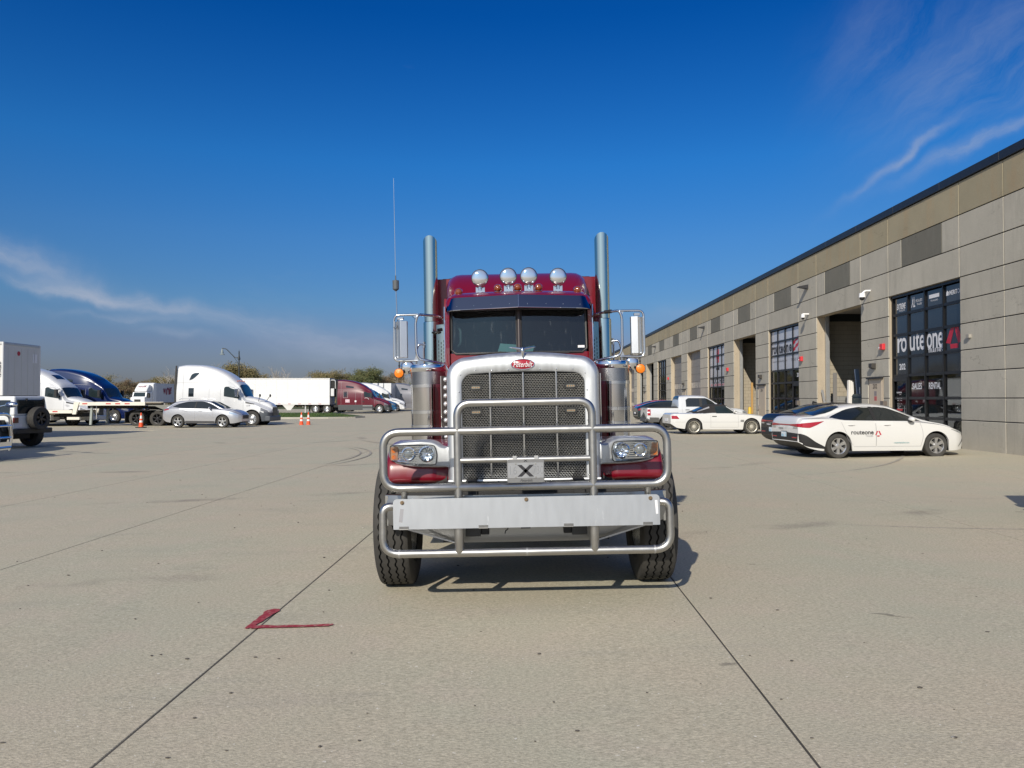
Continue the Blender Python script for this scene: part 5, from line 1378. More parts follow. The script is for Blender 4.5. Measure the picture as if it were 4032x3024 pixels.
    lf.toppatch(MB(), 3.97*sx_, 4.36*sx_, [(3.97*sx_,.84),(4.36*sx_,.80)], .012, 8, 12).build('windscreen', CARGLASSC, t)
    if kind != 'round': lf.toppatch(MB(), 3.0, 3.45, .42, .01, 6, 8).build('roof_window', CARGLASS, t)
    lf.endpatch(MB(), -.46, .46, .62, 1.22, False, .014, 10, 8).build('grille', BLACK, t)
    b = MB()
    for i in range(6): lf.endpatch(b, -.45, .45, .66+.09*i, .70+.09*i, False, .028, 10, 2)
    b.build('grille_bars', mat('dark_grille_bar', (.10,.11,.12), .3, .5), t)
    b = MB().box(Ls-.35, Ls+.05, -1.1, 1.1, .34, .68)
    b.build('front_bumper', skirt, t, bevel=.06)
    MB().prism([(-.12,1.0),(0,1.0),(0,3.9*k),(-.06,3.9*k),(-.16,2.6)], 'y', 1.12, 1.22).prism([(-.12,1.0),(0,1.0),(0,3.9*k),(-.06,3.9*k),(-.16,2.6)], 'y', -1.22, -1.12).build('side_fairing', BLACK, t, smooth=0)
    b = MB()
    for i in range(5 if kind == 'round' else 0): b.sphere((3.72*sx_, -.6+.3*i, lf.topz(3.72*sx_, -.6+.3*i)+.01), .045, 8, 6)
    if b.v: b.build('marker_lamps', AMBER, t)
    ch = MB().box(-3.1, 5.6*sx_, .38, .46, .68, .95).box(-3.1, 5.6*sx_, -.46, -.38, .68, .95).box(-3.1, 4.2, -.38, .38, .72, .86).box(5.0,5.3,-.9,.9,.45,.6)
    ch.build('chassis', DARK, t, smooth=0)
    if drive:
        MB().cyl((-1.9,0,1.08),(-1.9,0,1.14),.48,n=20).build('fifth_wheel', DARK, t)
        for x in (-1.25, -2.6):
            for sg in (1, -1):
                wheel(t, x, sg*1.05, .51, .51, .27, rimkind, .30, sg); wheel(t, x, sg*.74, .51, .51, .27, rimkind, .30, sg)
        for sg in (1, -1):
            pts = arc((-1.93,.52), 1.0, 20, 160, 12, 'xz')
            MB().grid(lambda u, v, sg=sg: (-1.93+1.3*math.cos(R(10+160*u)), sg*(.60+.62*v), .55+.62*math.sin(R(10+160*u))**.5), 18, 2).build('mudguard', BLACK, t)
            MB().box(-3.35,-3.32,sg*.92-.3,sg*.92+.3,.25,.95).build('mud_flap', BLACK, t, smooth=0)
        for y_ in (-.84, .84): MB().cyl((.1,y_,.62),(1.6,y_,.62),.3,n=18).build('fuel_tank', ALU, t)
    return t

SKG = mat('slate_bumper_grey', (.075,.085,.10), .45, var=.08)
tC = tractor('sleeper_tractor', 'white sleeper tractor behind the silver crossover, coupled to the drop-deck trailer', WHITET, (-21.6, 50.8, -.27), R(-1), L=6.0, H=4.02, kind='round', skirt=SKG)
tA = tractor('sleeper_tractor', 'white sleeper tractor behind the drop-deck trailer beside the box trailer', WHITET, (-34.2, 52.8, -.27), R(-5), L=6.2, H=4.0, kind='angular', skirt=WHITET, group='sleeper tractors parked on the left')
tractor('sleeper_tractor', 'dark blue sleeper tractor standing behind the drop-deck trailer', BLUEP, (-33.7, 57.2, -.27), R(-6), L=6.3, H=4.02, kind='angular', skirt=BLUEP, group='sleeper tractors parked on the left')
for nm, y_ in (('aerial',0),):
    pass
BURG2 = mat('faded_burgundy_paint', (.115,.006,.018), .35, var=.08, coat=.6)
SKD = mat('dark_skirt_plastic', (.055,.06,.065), .5, var=.1)
tK = tractor('sleeper_tractor', 'burgundy sleeper tractor pulling the long white refrigerated trailer', BURG2, (-20.6, 92.0, -.16), 0, L=6.1, H=3.95, kind='angular', skirt=SKD, group='tractors in the far row', rimkind='semi')
tractor('sleeper_tractor', 'mid blue tractor nose showing behind the burgundy tractor', BLUE2, (-20.6, 98.5, -.2), 0, L=5.9, H=3.35, kind='angular', skirt=BLUE2, group='tractors in the far row')
tractor('sleeper_tractor', 'white round-roofed tractor behind the blue one in the far row', WHITET, (-21.0, 106, -.2), 0, L=6.3, H=3.95, kind='angular', skirt=WHITET, group='tractors in the far row')
tractor('sleeper_tractor', 'grey sleeper tractor at the end of the far row by the chrome air cleaner', GREYP, (-17.0, 112, -.2), R(3), L=6.3, H=4.0, kind='angular', skirt=GREYP, group='tractors in the far row')

decal(tC, '119', 4.62, 1.36, .24, .12, -1.165, GREYS)
decal(tA, '182', 4.70, 1.36, .24, .12, -1.19, GREYS)
MB().box(.95,1.45,-1.256,-1.250,1.25,1.62).build('sticker', mat('pink_white_sticker',(.60,.45,.50),.5,var=.6,vscale=14), tK, smooth=0)
MB().box(2.05,2.25,-1.256,-1.250,1.30,1.50).build('sticker', WHITES, tK, smooth=0)
MB().tube(rpath([(3.05,-1.21,1.62),(3.25,-1.205,1.80),(3.55,-1.19,1.80),(3.72,-1.18,1.62)],.15), .025, 6).build('door_arc', WHITES, tK)
MB().tube(rpath([(.70,-1.255,1.80),(.70,-1.255,2.60),(1.22,-1.255,2.60),(1.22,-1.255,1.80),(.72,-1.255,1.80)],.08), .018, 6).build('window_trim', ALU, tK)

# ---- box trailers
def box_trailer(name, label, loc, rz, L, ribs='posts', m=WHITED, H=4.1, zf=1.12, wheels=True, cat='trailer', group=None, reefer=False):
    t = thing(name, label, cat, loc, rz, group)
    W = 1.29                                               # front face at x=0, trailer runs to -x
    MB().box(-L,0,-W+.03,W-.03,zf,H-.03).build('box_body', m, t, smooth=0, bevel=.03)
    MB().box(-L,.01,-W,W,zf-.12,zf+.05).build('floor_rail', WHITED if not reefer else m, t, smooth=0)
    MB().box(-L,.01,-W,W,H-.13,H).build('roof_rail', ALU, t, smooth=0, bevel=.02)
    n = int(L/1.2) if ribs == 'posts' else int(L/1.22)
    for sg in (1,-1):
        for i in range(n+1):
            x = -L + L*i/n
            if ribs == 'posts':
                MB().box(x-.02 if i else x, x+.02 if i < n else x, sg*W-.018, sg*W+.006, zf+.06, H-.14).build('side_post', m, t, smooth=0)
        if ribs == 'corrugated':
            for i in range(n):
                x0 = -L + L*i/n; b = MB(); zz = zf+.75
                while zz < H-.2:
                    b.prism([(sg*(W-.03),zz),(sg*(W+.004),zz+.015),(sg*(W+.004),zz+.075),(sg*(W-.03),zz+.09)], 'x', x0+.01, x0+L/n-.01)
                    zz += .125
                b.box(x0+.01, x0+L/n-.01, sg*W-.03, sg*W-.012, zf+.08, zf+.70)
                b.build('side_panel', m, t, smooth=0)
        for i in range(int(L/1.2)):
            x = -L+.5+i*1.2
            MB().box(x, x+.32, sg*(W+.004)-.002, sg*(W+.004)+.002, zf-.06, zf-.01).build('reflective_strip', REDS, t, smooth=0)
    for y_ in (-W+.02, W-.02):
        MB().lathe([(.05,zf),(.05,H-.02)], c=(-.02,y_,0), n=10).build('corner_post', WHITET, t)
    for sg in (1,-1):
        MB().box(-3.0,-2.86,sg*.9-.07,sg*.9+.07,.12,zf).box(-3.05,-2.8,sg*.9-.12,sg*.9+.12,.06,.12).build('landing_leg', ALU, t, smooth=0)
    MB().box(-L+.3,-1.0,-.45,.45,zf-.3,zf-.12).build('underframe', DARK, t, smooth=0)
    if wheels:
        for x in (-L+1.4, -L+2.7):
            for sg in (1,-1):
                wheel(t, x, sg*1.05, .51, .51, .27, 'semi', .30, sg)
        MB().box(-L+.1,-L+.13,-1.2,1.2,.45,zf-.1).build('underrun_bar', DARK, t, smooth=0)
    return t
v1 = box_trailer('box_trailer', 'white dry box trailer with black fleet number, behind the wagon at the left edge', (-21.72, 34.1, -.22), 0, 14.5, H=4.17)
text('0526', 'lettering', BLACKS, v1, (-.13, -1.345, 3.02), (0,0,-1), (1,0,0), w=.62, h=.15, bold=.02)
for yy in (-.95,-.5,-.05,.4,.85):
    MB().box(-.001,.012,yy-.012,yy+.012,1.25,3.95).build('front_rib', WHITED, v1, smooth=0)
MB().cyl((.0,-.25,3.72),(.012,-.25,3.72),.10,n=14).build('sticker', REDS, v1)
MB().box(0,.012,.75,1.05,3.35,3.75).build('sticker', WHITES, v1, smooth=0)
MB().box(0,.014,.85,.98,1.35,1.62).build('marker_lamp', AMBER, v1, smooth=0)
v2 = box_trailer('refrigerated_trailer', 'long white refrigerated trailer with corrugated sides behind the burgundy tractor', (-21.5, 92.0, -.16), 0, 16.2, 'corrugated', m=mat('white_reefer_panel', (.80,.80,.80), .4, var=.04, coat=.3), H=4.12, reefer=True)
MB().box(.02,.55,-1.0,1.0,1.9,4.0).build('cooling_unit', BLACK, v2, smooth=0, bevel=.05)
MB().box(.1,.5,-1.18,-1.0,2.0,2.9).build('unit_panel', WHITET, v2, smooth=0, bevel=.04)
b = MB()
for i in range(12): b.box(.1,.53,-1.03,-1.0,3.0+.075*i,3.04+.075*i)
b.build('unit_louvre', DARK, v2, smooth=0)
MB().tube(rpath([(-.0,-1.05,3.05),(-.0,-1.05,3.9),(.62,-1.05,3.9),(.62,-1.05,2.9)],.2), .045, 8).build('unit_frame', WHITET, v2)
MB().prism([(-5.6,1.0),(-4.1,1.0),(-4.6,.35),(-5.0,.35)], 'y', -1.22, -1.16).build('spare_carrier', WHITED, v2, smooth=0)
MB().cyl((-8.2,-1.1,.62),(-8.2,-.6,.62),.33,n=20).build('fuel_tank', ALU, v2)

# wolf truck: short-nosed cab with a deflector and a shaded box trailer behind
wt = thing('delivery_truck', 'white short-nosed truck with lettered roof deflector facing the camera, far left', 'truck', (-58.8, 122.0, -.25), R(-92))
WO = mat('wolf_white_paint', (.74,.75,.76), .4, var=.05)
MB().prism([(1.1,.6),(1.1,2.0),(.6,2.1),(.35,2.85),(-1.3,2.9),(-1.3,.6)], 'y', -1.15, 1.15).build('cab', WO, wt, smooth=0, bevel=.08)
MB().add([(.60,-.95,2.15),(.60,.95,2.15),(.375,.9,2.78),(.375,-.9,2.78)], [(0,1,2,3)]).build('windscreen', CARGLASSC, wt, smooth=0)
MB().box(-.6,.3,-1.17,-1.16,2.0,2.7).box(-.6,.3,1.16,1.17,2.0,2.7).build('side_window', CARGLASS, wt, smooth=0)
MB().prism([(.25,2.92),(.1,3.3),(-.7,4.05),(-1.2,4.05),(-1.2,2.92)], 'y', -1.0, 1.0).build('roof_deflector', WO, wt, smooth=30, bevel=.12)
MB().prism([(-1.4,1.1),(-1.4,4.15),(-1.9,4.35),(-2.4,4.35),(-2.4,1.1)], 'y', -1.28, 1.28).build('box_nose', WO, wt, smooth=0, bevel=.05)
MB().box(.9,1.25,-1.15,1.15,.4,.85).build('bumper', DARK, wt, smooth=0)
MB().box(1.1,1.14,-.5,.5,1.0,1.7).build('grille', DARK, wt, smooth=0)
for sg in (1,-1):
    MB().box(1.1,1.14,sg*.85-.15,sg*.85+.15,1.0,1.25).build('head_lamp', LAMPW, wt, smooth=0)
    wheel(wt, .1, sg*1.0, .5, .5, .28, 'semi', .3, sg); wheel(wt, -8.0, sg*1.0, .5, .5, .28, 'semi', .3, sg)
    MB().box(.2,.4,sg*1.4-.1,sg*1.4+.1,1.9,2.6).build('mirror', BLACK, wt, smooth=0)
bxp = MB().box(-15.5,-2.41,-1.29,1.29,1.1,4.3).build('box_body', mat('wolf_trailer_side', (.52,.54,.58), .5, var=.06), wt, smooth=0)
for yv in (1,-1):
    for i in range(12): MB().box(-15.4+1.1*i,-15.36+1.1*i,yv*1.29-.01,yv*1.29+.012,1.15,4.25).build('side_post', MATS['wolf_trailer_side'], wt, smooth=0)
WRED = mat('dark_red_lettering', (.20,.02,.05), .5)
text('w', 'lettering', WRED, wt, (-5.0, 1.312, 3.05), (-1,0,0), (0,0,1), w=1.0, h=.9, bold=.03)
MB().tube([(-5.65,1.31,2.5),(-5.75,1.31,3.3),(-6.1,1.31,3.55),(-6.45,1.31,3.3),(-6.55,1.31,2.5)], .12, 8).build('lettering', WRED, wt)
text('lf', 'lettering', WRED, wt, (-7.1, 1.312, 3.15), (-1,0,0), (0,0,1), w=.75, h=1.15, bold=.03)
text('WCL.US', 'lettering', BLACKS, wt, (-11.2, 1.312, 3.35), (-1,0,0), (0,0,1), w=2.2, h=.4, bold=.02)
text('847 394 7700', 'lettering', BLACKS, wt, (-12.2, 1.312, 2.0), (-1,0,0), (0,0,1), w=4.2, h=.5, bold=.02)
text('wolf', 'lettering', WRED, wt, (-.34, 0, 3.75), (0,1,0), (-.66,0,.75), w=1.3, h=.40, bold=.02)

# ---- drop-deck trailer coupled to the white tractor
dd = thing('drop_deck_trailer', 'white-edged drop-deck flatbed trailer with red reflectors, standing empty', 'trailer', (-23.2, 50.2, -.27), R(-.5))
EDGE = mat('white_deck_edge', (.72,.69,.60), .5, var=.08, vscale=2)
DECK = mat('worn_deck_boards', (.20,.17,.13), .8, var=.2, vscale=3, stretch=(.3,4,1))
MB().box(-4.4,.9,-1.22,1.22,1.50,1.56).build('upper_deck', DECK, dd, smooth=0)
MB().box(-18.5,-4.6,-1.22,1.22,.99,1.05).build('lower_deck', DECK, dd, smooth=0)
for sg in (1,-1):
    MB().box(-4.5,-.1,sg*1.26-.05,sg*1.26+.05,1.36,1.58).build('deck_edge', EDGE, dd, smooth=0, bevel=.01)
    MB().prism([(-.05,1.40),(3.1,1.42),(3.1,1.30),(2.6,1.12),(1.0,1.08),(.4,1.32),(-.05,1.32)], 'y', sg*1.0-.05, sg*1.0+.05).build('gooseneck', mat('faded_grey_paint', (.20,.20,.18), .6, var=.1), dd, smooth=0)
    MB().box(-18.5,-4.75,sg*1.26-.05,sg*1.26+.05,.86,1.07).build('deck_edge', EDGE, dd, smooth=0, bevel=.01)
    MB().prism([(-4.72,.80),(-4.50,.80),(-4.28,1.58),(-4.62,1.58)], 'y', sg*1.28-.07, sg*1.28+.07).build('drop_plate', EDGE, dd, smooth=0)
    for x in (-4.1,-2.6,-2.0,-1.4,-6.0,-6.7,-7.5,-8.3,-9.2,-11,-13):
        z_ = 1.47 if x > -4.4 else .97
        MB().box(x, x+.32, sg*1.312-.002, sg*1.312+.002, z_-.035, z_+.035).build('reflective_strip', mat('red_reflective_tape', (.5,.02,.02), .4), dd, smooth=0)
    for x in (-3.75,):
        MB().prism([(-3.73,1.3),(-3.60,1.3),(-3.66,.12),(-3.80,.12)], 'y', sg*.98-.06, sg*.98+.06).build('landing_leg', mat('worn_green_grey_leg',(.30,.33,.31),.5,var=.15), dd, smooth=0)
        MB().box(-3.38,-3.34,sg*.98-.03,sg*.98+.03,.5,1.35).build('leg_brace', ALU, dd, smooth=0)
    for x in (-16.2, -17.5): wheel(dd, x, sg*1.03, .48, .48, .27, 'semi', .28, sg)
MB().box(-4.3,3.0,-.35,.35,1.15,1.34).box(-18,-4.6,-.45,.45,.62,.86).build('main_beam', DARK, dd, smooth=0)
MB().box(-8.5,-6.2,-1.18,-.85,.42,.74).build('tool_box', WHITED, dd, smooth=0, bevel=.02)
MB().box(-8.6,-5.9,-1.2,-.8,.78,.86).build('tarp_rack', mat('old_timber', (.30,.24,.17), .8), dd, smooth=0)
MB().box(-5.2,-4.4,-1.1,-.9,.45,.62).build('dunnage', EDGE, dd, smooth=0)

# ---- truck with a chrome grille guard at the left edge (only the end of the guard shows)
tl = tractor('sleeper_tractor', 'truck at the left edge, only the end of its chrome grille guard in view', WHITET, (-20.62, 20.6, -.2), 0, L=6.2, H=4.15, kind='round', skirt=SKG, drive=False)
gd = MB(); xg = 6.48
gd.tube(rpath([(xg-.05,1.12,.25),(xg,1.16,.6),(xg-.03,1.14,1.20),(xg,.9,1.28),(xg,-.9,1.28),(xg-.03,-1.14,1.2),(xg,-1.16,.6),(xg-.05,-1.12,.25)], .1), .045, 10)
for z in (.35,.62,.95): gd.tube([(xg,-1.13,z),(xg,1.13,z)], .032, 8)
for y_ in (-.45,.45): gd.tube([(xg,y_,.3),(xg,y_,1.27)], .04, 8)
gd.box(xg-.03,xg+.0,-1.1,1.1,.28,.5)
gd.build('grille_guard', CHROME, tl)
MB().tube([(5.6,1.0,1.35),(6.25,1.22,1.52)], .02, 8).sphere((6.42,1.24,1.54), .14, sc=(1.2,.6,.6)).build('chrome_mirror', CHROME, tl)

# ---- cones
def cone_at(first, loc, label):
    if first is None:
        t = thing('traffic_cone', label, 'traffic cone', loc, 0, 'orange traffic cones on the yard')
        CO = mat('orange_cone_plastic', (.80,.09,.02), .55, var=.06, vscale=8); CW = mat('white_cone_band', (.74,.72,.70), .5)
        MB().lathe([(.140,.03),(.105,.32)], n=20).lathe([(.092,.44),(.078,.55)], n=20).lathe([(.054,.73),(.028,.90),(.012,.91)], n=20).build('cone_body', CO, t)
        MB().lathe([(.105,.32),(.092,.44)], n=20).lathe([(.078,.55),(.054,.73)], n=20).build('reflective_band', CW, t)
        MB().prism(rrect(-.25,.25,-.25,.25,.05,3), 'z', 0, .05).build('base', DARK, t, smooth=0)
        return t
    return copy_tree(first, loc=loc, label=label)
cn = cone_at(None, (-22.3, 46.3, G(-22)), 'orange and white traffic cone standing before the drop-deck trailer')
cone_at(cn, (-13.78, 50.4, -.26), 'left one of the two traffic cones near the grass island')
cone_at(cn, (-13.35, 50.5, -.26), 'right one of the two traffic cones near the grass island')

# ---- street lamp
lp = thing('street_lamp', 'dark street lamp with curved arm and bell shade beyond the trucks', 'street lamp', (-35.5, 100, -.3))
LPM = mat('dark_green_lamp_paint', (.03,.04,.045), .5)
MB().tube([(0,0,0),(0,0,1.0),(0,0,8.0)], [.13,.10,.075], 12).lathe([(.16,6.9),(.17,7.1),(.10,7.35),(.05,7.9),(.001,8.3)], n=12).build('pole', LPM, lp)
MB().tube(rpath([(0,0,7.2),(-.5,0,7.15),(-1.0,0,7.65),(-1.7,0,8.35),(-2.2,0,8.4)],.6), .055, 8).tube([(-.02,0,6.2),(-.25,0,6.7),(-.75,0,7.35)], .03, 8).build('arm', LPM, lp)
MB().lathe([(.05,.75),(.10,.6),(.16,.35),(.17,.15),(.34,-.02),(.34,-.05),(.001,-.04)], c=(-2.2,0,7.6), n=16).build('lamp_shade', mat('pale_lamp_shade',(.20,.24,.25),.4), lp)

# ------------------------------------------------------------ trees
LEAF = {'green': mat('leaf_green', (.095,.115,.045), .7, var=.45, vscale=1.1, world_pos=True, col2=(.19,.18,.07), c2scale=.8, c2lo=.45, c2hi=.62),
        'olive': mat('leaf_olive', (.165,.15,.065), .7, var=.45, vscale=1.1, world_pos=True, col2=(.26,.20,.09), c2scale=.7, c2lo=.45, c2hi=.62),
        'rust': mat('leaf_rust', (.19,.13,.075), .7, var=.4, vscale=1.1, world_pos=True, col2=(.15,.14,.065), c2scale=.7, c2lo=.45, c2hi=.62)}
BARK = mat('grey_bark', (.17,.15,.125), .9, var=.3, vscale=5)
PALEB = mat('pale_bark', (.36,.33,.29), .9, var=.2, vscale=5)
def tree(name, label, x, y, h, wd, leafkind, dens=1.0, bark=BARK, group='trees beyond the far trucks'):
    rr = random.Random(int(abs(x*31+y*7)))
    t = thing(name, label, 'tree', (x, y, -.3), 0, group)
    b = MB(); tips = []
    def branch(p, d, L, r, lev):
        n = 4; pts = [p]; rs = [r]; q = p
        for i in range(n):
            d = (d + Vector((rr.uniform(-.22,.22), rr.uniform(-.22,.22), rr.uniform(-.05,.16)))).normalized()
            q = q + d*L/n; pts.append(q); rs.append(r*(1-.6*(i+1)/n))
            if lev < 3 and i > 0:
                for k_ in range(2 if lev else 3):
                    a = rr.uniform(0, 6.28)
                    dd = (d*.75 + Vector((math.cos(a), math.sin(a), rr.uniform(.0,.5)))*.8).normalized()
                    branch(q, dd, L*rr.uniform(.45,.68), r*.5, lev+1)
        b.tube(pts, rs, 5 if lev < 2 else 3, caps=False)
        if lev >= 2: tips.append(pts[-1]); tips.append(pts[-2])
    branch(Vector((0,0,0)), Vector((0,0,1)), h*.62, h*.022, 0)
    sx_ = wd/(h*.8); 
    b.v = [(v[0]*sx_, v[1]*sx_, v[2]) for v in b.v]; tips = [Vector((p.x*sx_, p.y*sx_, p.z)) for p in tips]
    zk = h/max(p.z for p in tips)
    b.v = [(v[0], v[1], v[2]*zk) for v in b.v]; tips = [Vector((p.x, p.y, p.z*zk*.95)) for p in tips]
    b.build('trunk', bark, t, smooth=0)
    if leafkind:
        c = MB(); per = int(38*dens)
        for p in tips:
            if rr.random() > .85: continue
            for k_ in range(per):
                q = p + Vector((rr.gauss(0,.42), rr.gauss(0,.42), rr.gauss(0,.26)))*h/7
                s_ = rr.uniform(.055,.12)*h/7
                a = Vector((rr.gauss(0,1), rr.gauss(0,1), rr.gauss(0,1))).normalized(); a2 = a.orthogonal().normalized()
                c.add([q-a*s_, q+a2*s_*.6, q+a*s_, q-a2*s_*.6], [(0,1,2,3)])
        c.build('crown', LEAF[leafkind], t, smooth=0)
    return t
TREES = [(-98,165,6.5,8,'olive'),(-92,168,7.5,7,'olive'),(-86,165,7.0,8,'olive'),(-79,160,6.0,7,'rust'),(-73,163,6.6,6.5,'olive'),(-70,155,8.5,7,None),(-66,160,7.2,7,'olive'),(-63,158,9.4,6,None),(-59,165,7.0,7,'rust'),
         (-55,160,9.3,7,'olive'),(-50,170,8.2,6,None),(-47,160,9.0,5,None),(-44,162,7.4,5,None),
         (-37,158,7.9,8,'olive'),(-32.5,162,7.6,8,'green'),(-28.5,158,8.4,6,'green'),(-25,163,7.4,6,'rust'),(-22,160,7.4,5,None),
         (-17,165,6.4,6,'olive'),(-13,158,6.8,6,'olive'),(-9.5,165,6.2,5,'rust'),(-20.5,172,6.5,6,'green'),
         (-12.5,128,6.8,6.5,'olive'),(-8.5,126,7.6,7.5,'green'),(-4.5,130,7.0,7,'olive'),(0,135,7.2,7,'green'),(4.5,140,7.0,7,'olive')]
WORD = {'olive':'yellow-green','green':'dark green','rust':'rusty brown',None:'bare'}
POS = ['far left beyond the shaded box trailer','above the lettered delivery truck','above the white tractor roof by the street lamp','above the refrigerated trailer','above the burgundy tractor','above the grey tractor by the air cleaner','behind the red truck']
seen = []; ORD = ['first','second','third','fourth','fifth']
for i, (x, y, h, w_, lk) in enumerate(sorted(TREES, key=lambda q: q[0]/q[1])):
    a = x/y
    pos = POS[0] if a < -.47 else POS[1] if a < -.38 else POS[2] if a < -.28 else POS[3] if a < -.14 else POS[4] if a < -.10 else POS[5] if a < -.02 else POS[6]
    size = 'tall' if h > 9 else 'mid-height' if h > 7.1 else 'low'
    pos = f'{pos}, {ORD[sum(1 for q in seen if q == (size, lk, pos))]} from left'; seen.append((size, lk, pos.rsplit(',',1)[0]))
    tree('bare_tree' if lk is None else 'leafy_tree', f'{size} {WORD[lk]} tree {pos}', x, y, h, w_, lk, 1.0, PALEB if lk is None else BARK)
# undergrowth that reads as one mass
hb = MB(); rr = random.Random(5)
for i in range(16000):
    x = rr.uniform(-110, 12); y = 168 + rr.uniform(0, 14); z = rr.random()**1.4*(2.9+1.3*math.sin(x*.31)+.7*math.sin(x*1.1))
    s_ = rr.uniform(.12,.32); a = Vector((rr.gauss(0,1), rr.gauss(0,1), rr.gauss(0,1))).normalized(); a2 = a.orthogonal().normalized(); q = Vector((x,y,z-.2))
    hb.add([q-a*s_, q+a2*s_*.7, q+a*s_, q-a2*s_*.7], [(0,1,2,3)])
o = hb.build('hedgerow', LEAF['olive'], None, smooth=0, kind='stuff'); tag(o, 'low scrubby undergrowth under the far trees', 'undergrowth')
# distant white trailers seen end-on above the tractors
for i, (x, w_) in enumerate(((-20.0,.5),(-19.05,.6),(-18.2,.5),(-17.3,.9))):
    v = thing('parked_trailer', ('first','second','third','fourth')[i] + ' from the left of the pale trailer noses above the white tractor', 'trailer', (x, 119, -.25), R(90), 'far white trailers')
    MB().box(-12,0,-w_/2-.05,w_/2+.05,1.1,3.95).build('box_body', WHITET, v, smooth=0, bevel=.03)
    MB().box(-11,-1,-.3,.3,.7,1.1).build('underframe', DARK, v, smooth=0)
    MB().box(-2.9,-2.75,-.3,-.2,0,1.0).box(-2.9,-2.75,.2,.3,0,1.0).build('landing_leg', ALU, v, smooth=0)

# ------------------------------------------------------------ the burgundy conventional truck (x right, y away from the camera, z up)
TR = thing('conventional_truck', 'burgundy long-nosed sleeper truck with steel grille guard facing the camera', 'truck', (.115, 6.4, .002), rot=(0, R(-1.1), 0))
def P(name, mb, m, par=None, **kw): return mb.build(name, m, par or TR, **kw)
# grille guard
TM = MB(); r = .0305
gy = -.95
P('guard_hoop', MB().tube(rpath([(-.477,gy,.43),(-.477,gy,1.476),(.477,gy,1.476),(.477,gy,.43)], .10, 10), .029, 20), SATIN)
for sg in (-1,1):
    P('guard_foot', MB().lathe([(.033,.62),(.033,.44),(.022,.41),(.001,.391)], c=(sg*.477,gy-.004,0), n=20), SATIN)
    P('guard_bracket', MB().cyl((sg*.86,gy,.885),(sg*.86,gy+.01,.80),.022,n=16), SATIN)
    P('guard_stay', MB().tube([(sg*.477,gy+.01,.62),(sg*.477,gy+.22,.60)], .02, 10), SATIN)
P('guard_loop', MB().tube(rpath([(-.3,gy,.883),(-1.004,gy,.883),(-1.004,gy,1.280),(1.004,gy,1.280),(1.004,gy,.883),(-.3,gy,.883)], .12, 10), .029, 20), SATIN)
P('guard_bar', MB().cyl((-.46,gy,1.072),(.46,gy,1.072),.022,n=18), SATIN)
P('guard_lower_loop', MB().tube(rpath([(-.90,gy+.02,.755),(-1.010,gy,.755),(-1.016,gy,.422),(1.016,gy,.422),(1.010,gy,.755),(.90,gy+.02,.755)], .12, 10), .0285, 20), SATIN)
for x in (-.90,0,.90): P('joint_sleeve', MB().cyl((x-.006,gy,.422),(x+.006,gy,.422),.0300,n=20), ALU)
# aluminium sheet hinged across the bumper
sh = P('aluminium_sheet', MB().prism(rrect(-.932,.932,.603,.815,.02,5,(.004,.004,.028,.028)), 'y', -1.006, -1.0), PLATEM, smooth=0)
for x, z in ((-.868,.790),(0,.797),(.868,.790)):
    P('bolt', MB().cyl((x,-1.012,z),(x,-1.006,z),.014,n=12).cyl((x,-1.022,z),(x,-1.012,z),.008,n=6), mat('rusty_bolt', (.22,.16,.10), .5, .6, var=.4, vscale=60), sh)
for x in (-.858,-.303,.293,.847):
    P('hinge', MB().box(x-.033,x+.033,-1.010,-1.0062,.604,.624).cyl((x-.033,-1.007,.603),(x+.033,-1.007,.603),.004,n=8), mat('zinc_hinge', (.20,.20,.20), .5, .7, var=.2, vscale=60), sh)
P('sticker_residue', MB().add([(-.893,-1.0065,.655),(-.868,-1.0065,.652),(-.858,-1.0065,.745),(-.882,-1.0065,.748)], [(0,1,2,3)]), GREYS, sh, smooth=0)
P('sticker_residue', MB().add([(.905,-1.0065,.68),(.920,-1.0065,.68),(.916,-1.0065,.775),(.898,-1.0065,.775)], [(0,1,2,3)]), WHITES, sh, smooth=0)
# licence plate holder with cut-out X
STEEL = mat('plate_holder_steel', (.30,.30,.30), .4, .9, var=.1, vscale=20, stretch=(1,1,.3))
PLN = mat('aluminium_plate_face', (.55,.56,.58), .32, .9, var=.25, vscale=10)
lh = P('plate_holder', MB().prism(rrect(-.131,.131,.912,1.078,.012,3), 'y', -.992, -.986), STEEL, smooth=0, bevel=.002)
P('plate_face', MB().prism(rrect(-.125,.125,.945,1.052,.006,3), 'y', -.995, -.9925), PLN, lh, smooth=0)
xb = MB()
for a in (1,-1):
    xb.add([(-.058*a,-.9975,1.037),(-.028*a,-.9975,1.037),(.058*a,-.9975,.955),(.026*a,-.9975,.955)], [(0,1,2,3)])
P('cross_emblem', xb, BLACKS, lh, smooth=0)
text('X', 'small_cross', BLACKS, lh, (0,-.9935,1.066), (1,0,0), (0,0,1), w=.028, h=.016, bold=.04)
text('Peterbilt', 'lettering', BLACKS, lh, (.005,-.9935,.928), (1,0,0), (0,0,1), w=.088, h=.019, shear=.35)
for s_, x in (('16',-.085),('730',.088)): text(s_, 'lettering', mat('faint_embossed_ink', (.38,.39,.41), .4, .8), lh, (x,-.996,1.0), (1,0,0), (0,0,1), h=.060, w=.05 if s_ == '16' else .075)
for x in (-.07,.07):
    for z in (.952,1.045): P('screw', MB().cyl((x,-1.0,z),(x,-.995,z),.006,n=8), CHROME_R, lh)
for x in (-.076,.076): P('plate_strap', MB().box(x-.014,x+.014,-.984,-.975,1.04,1.10), ALU, smooth=0)
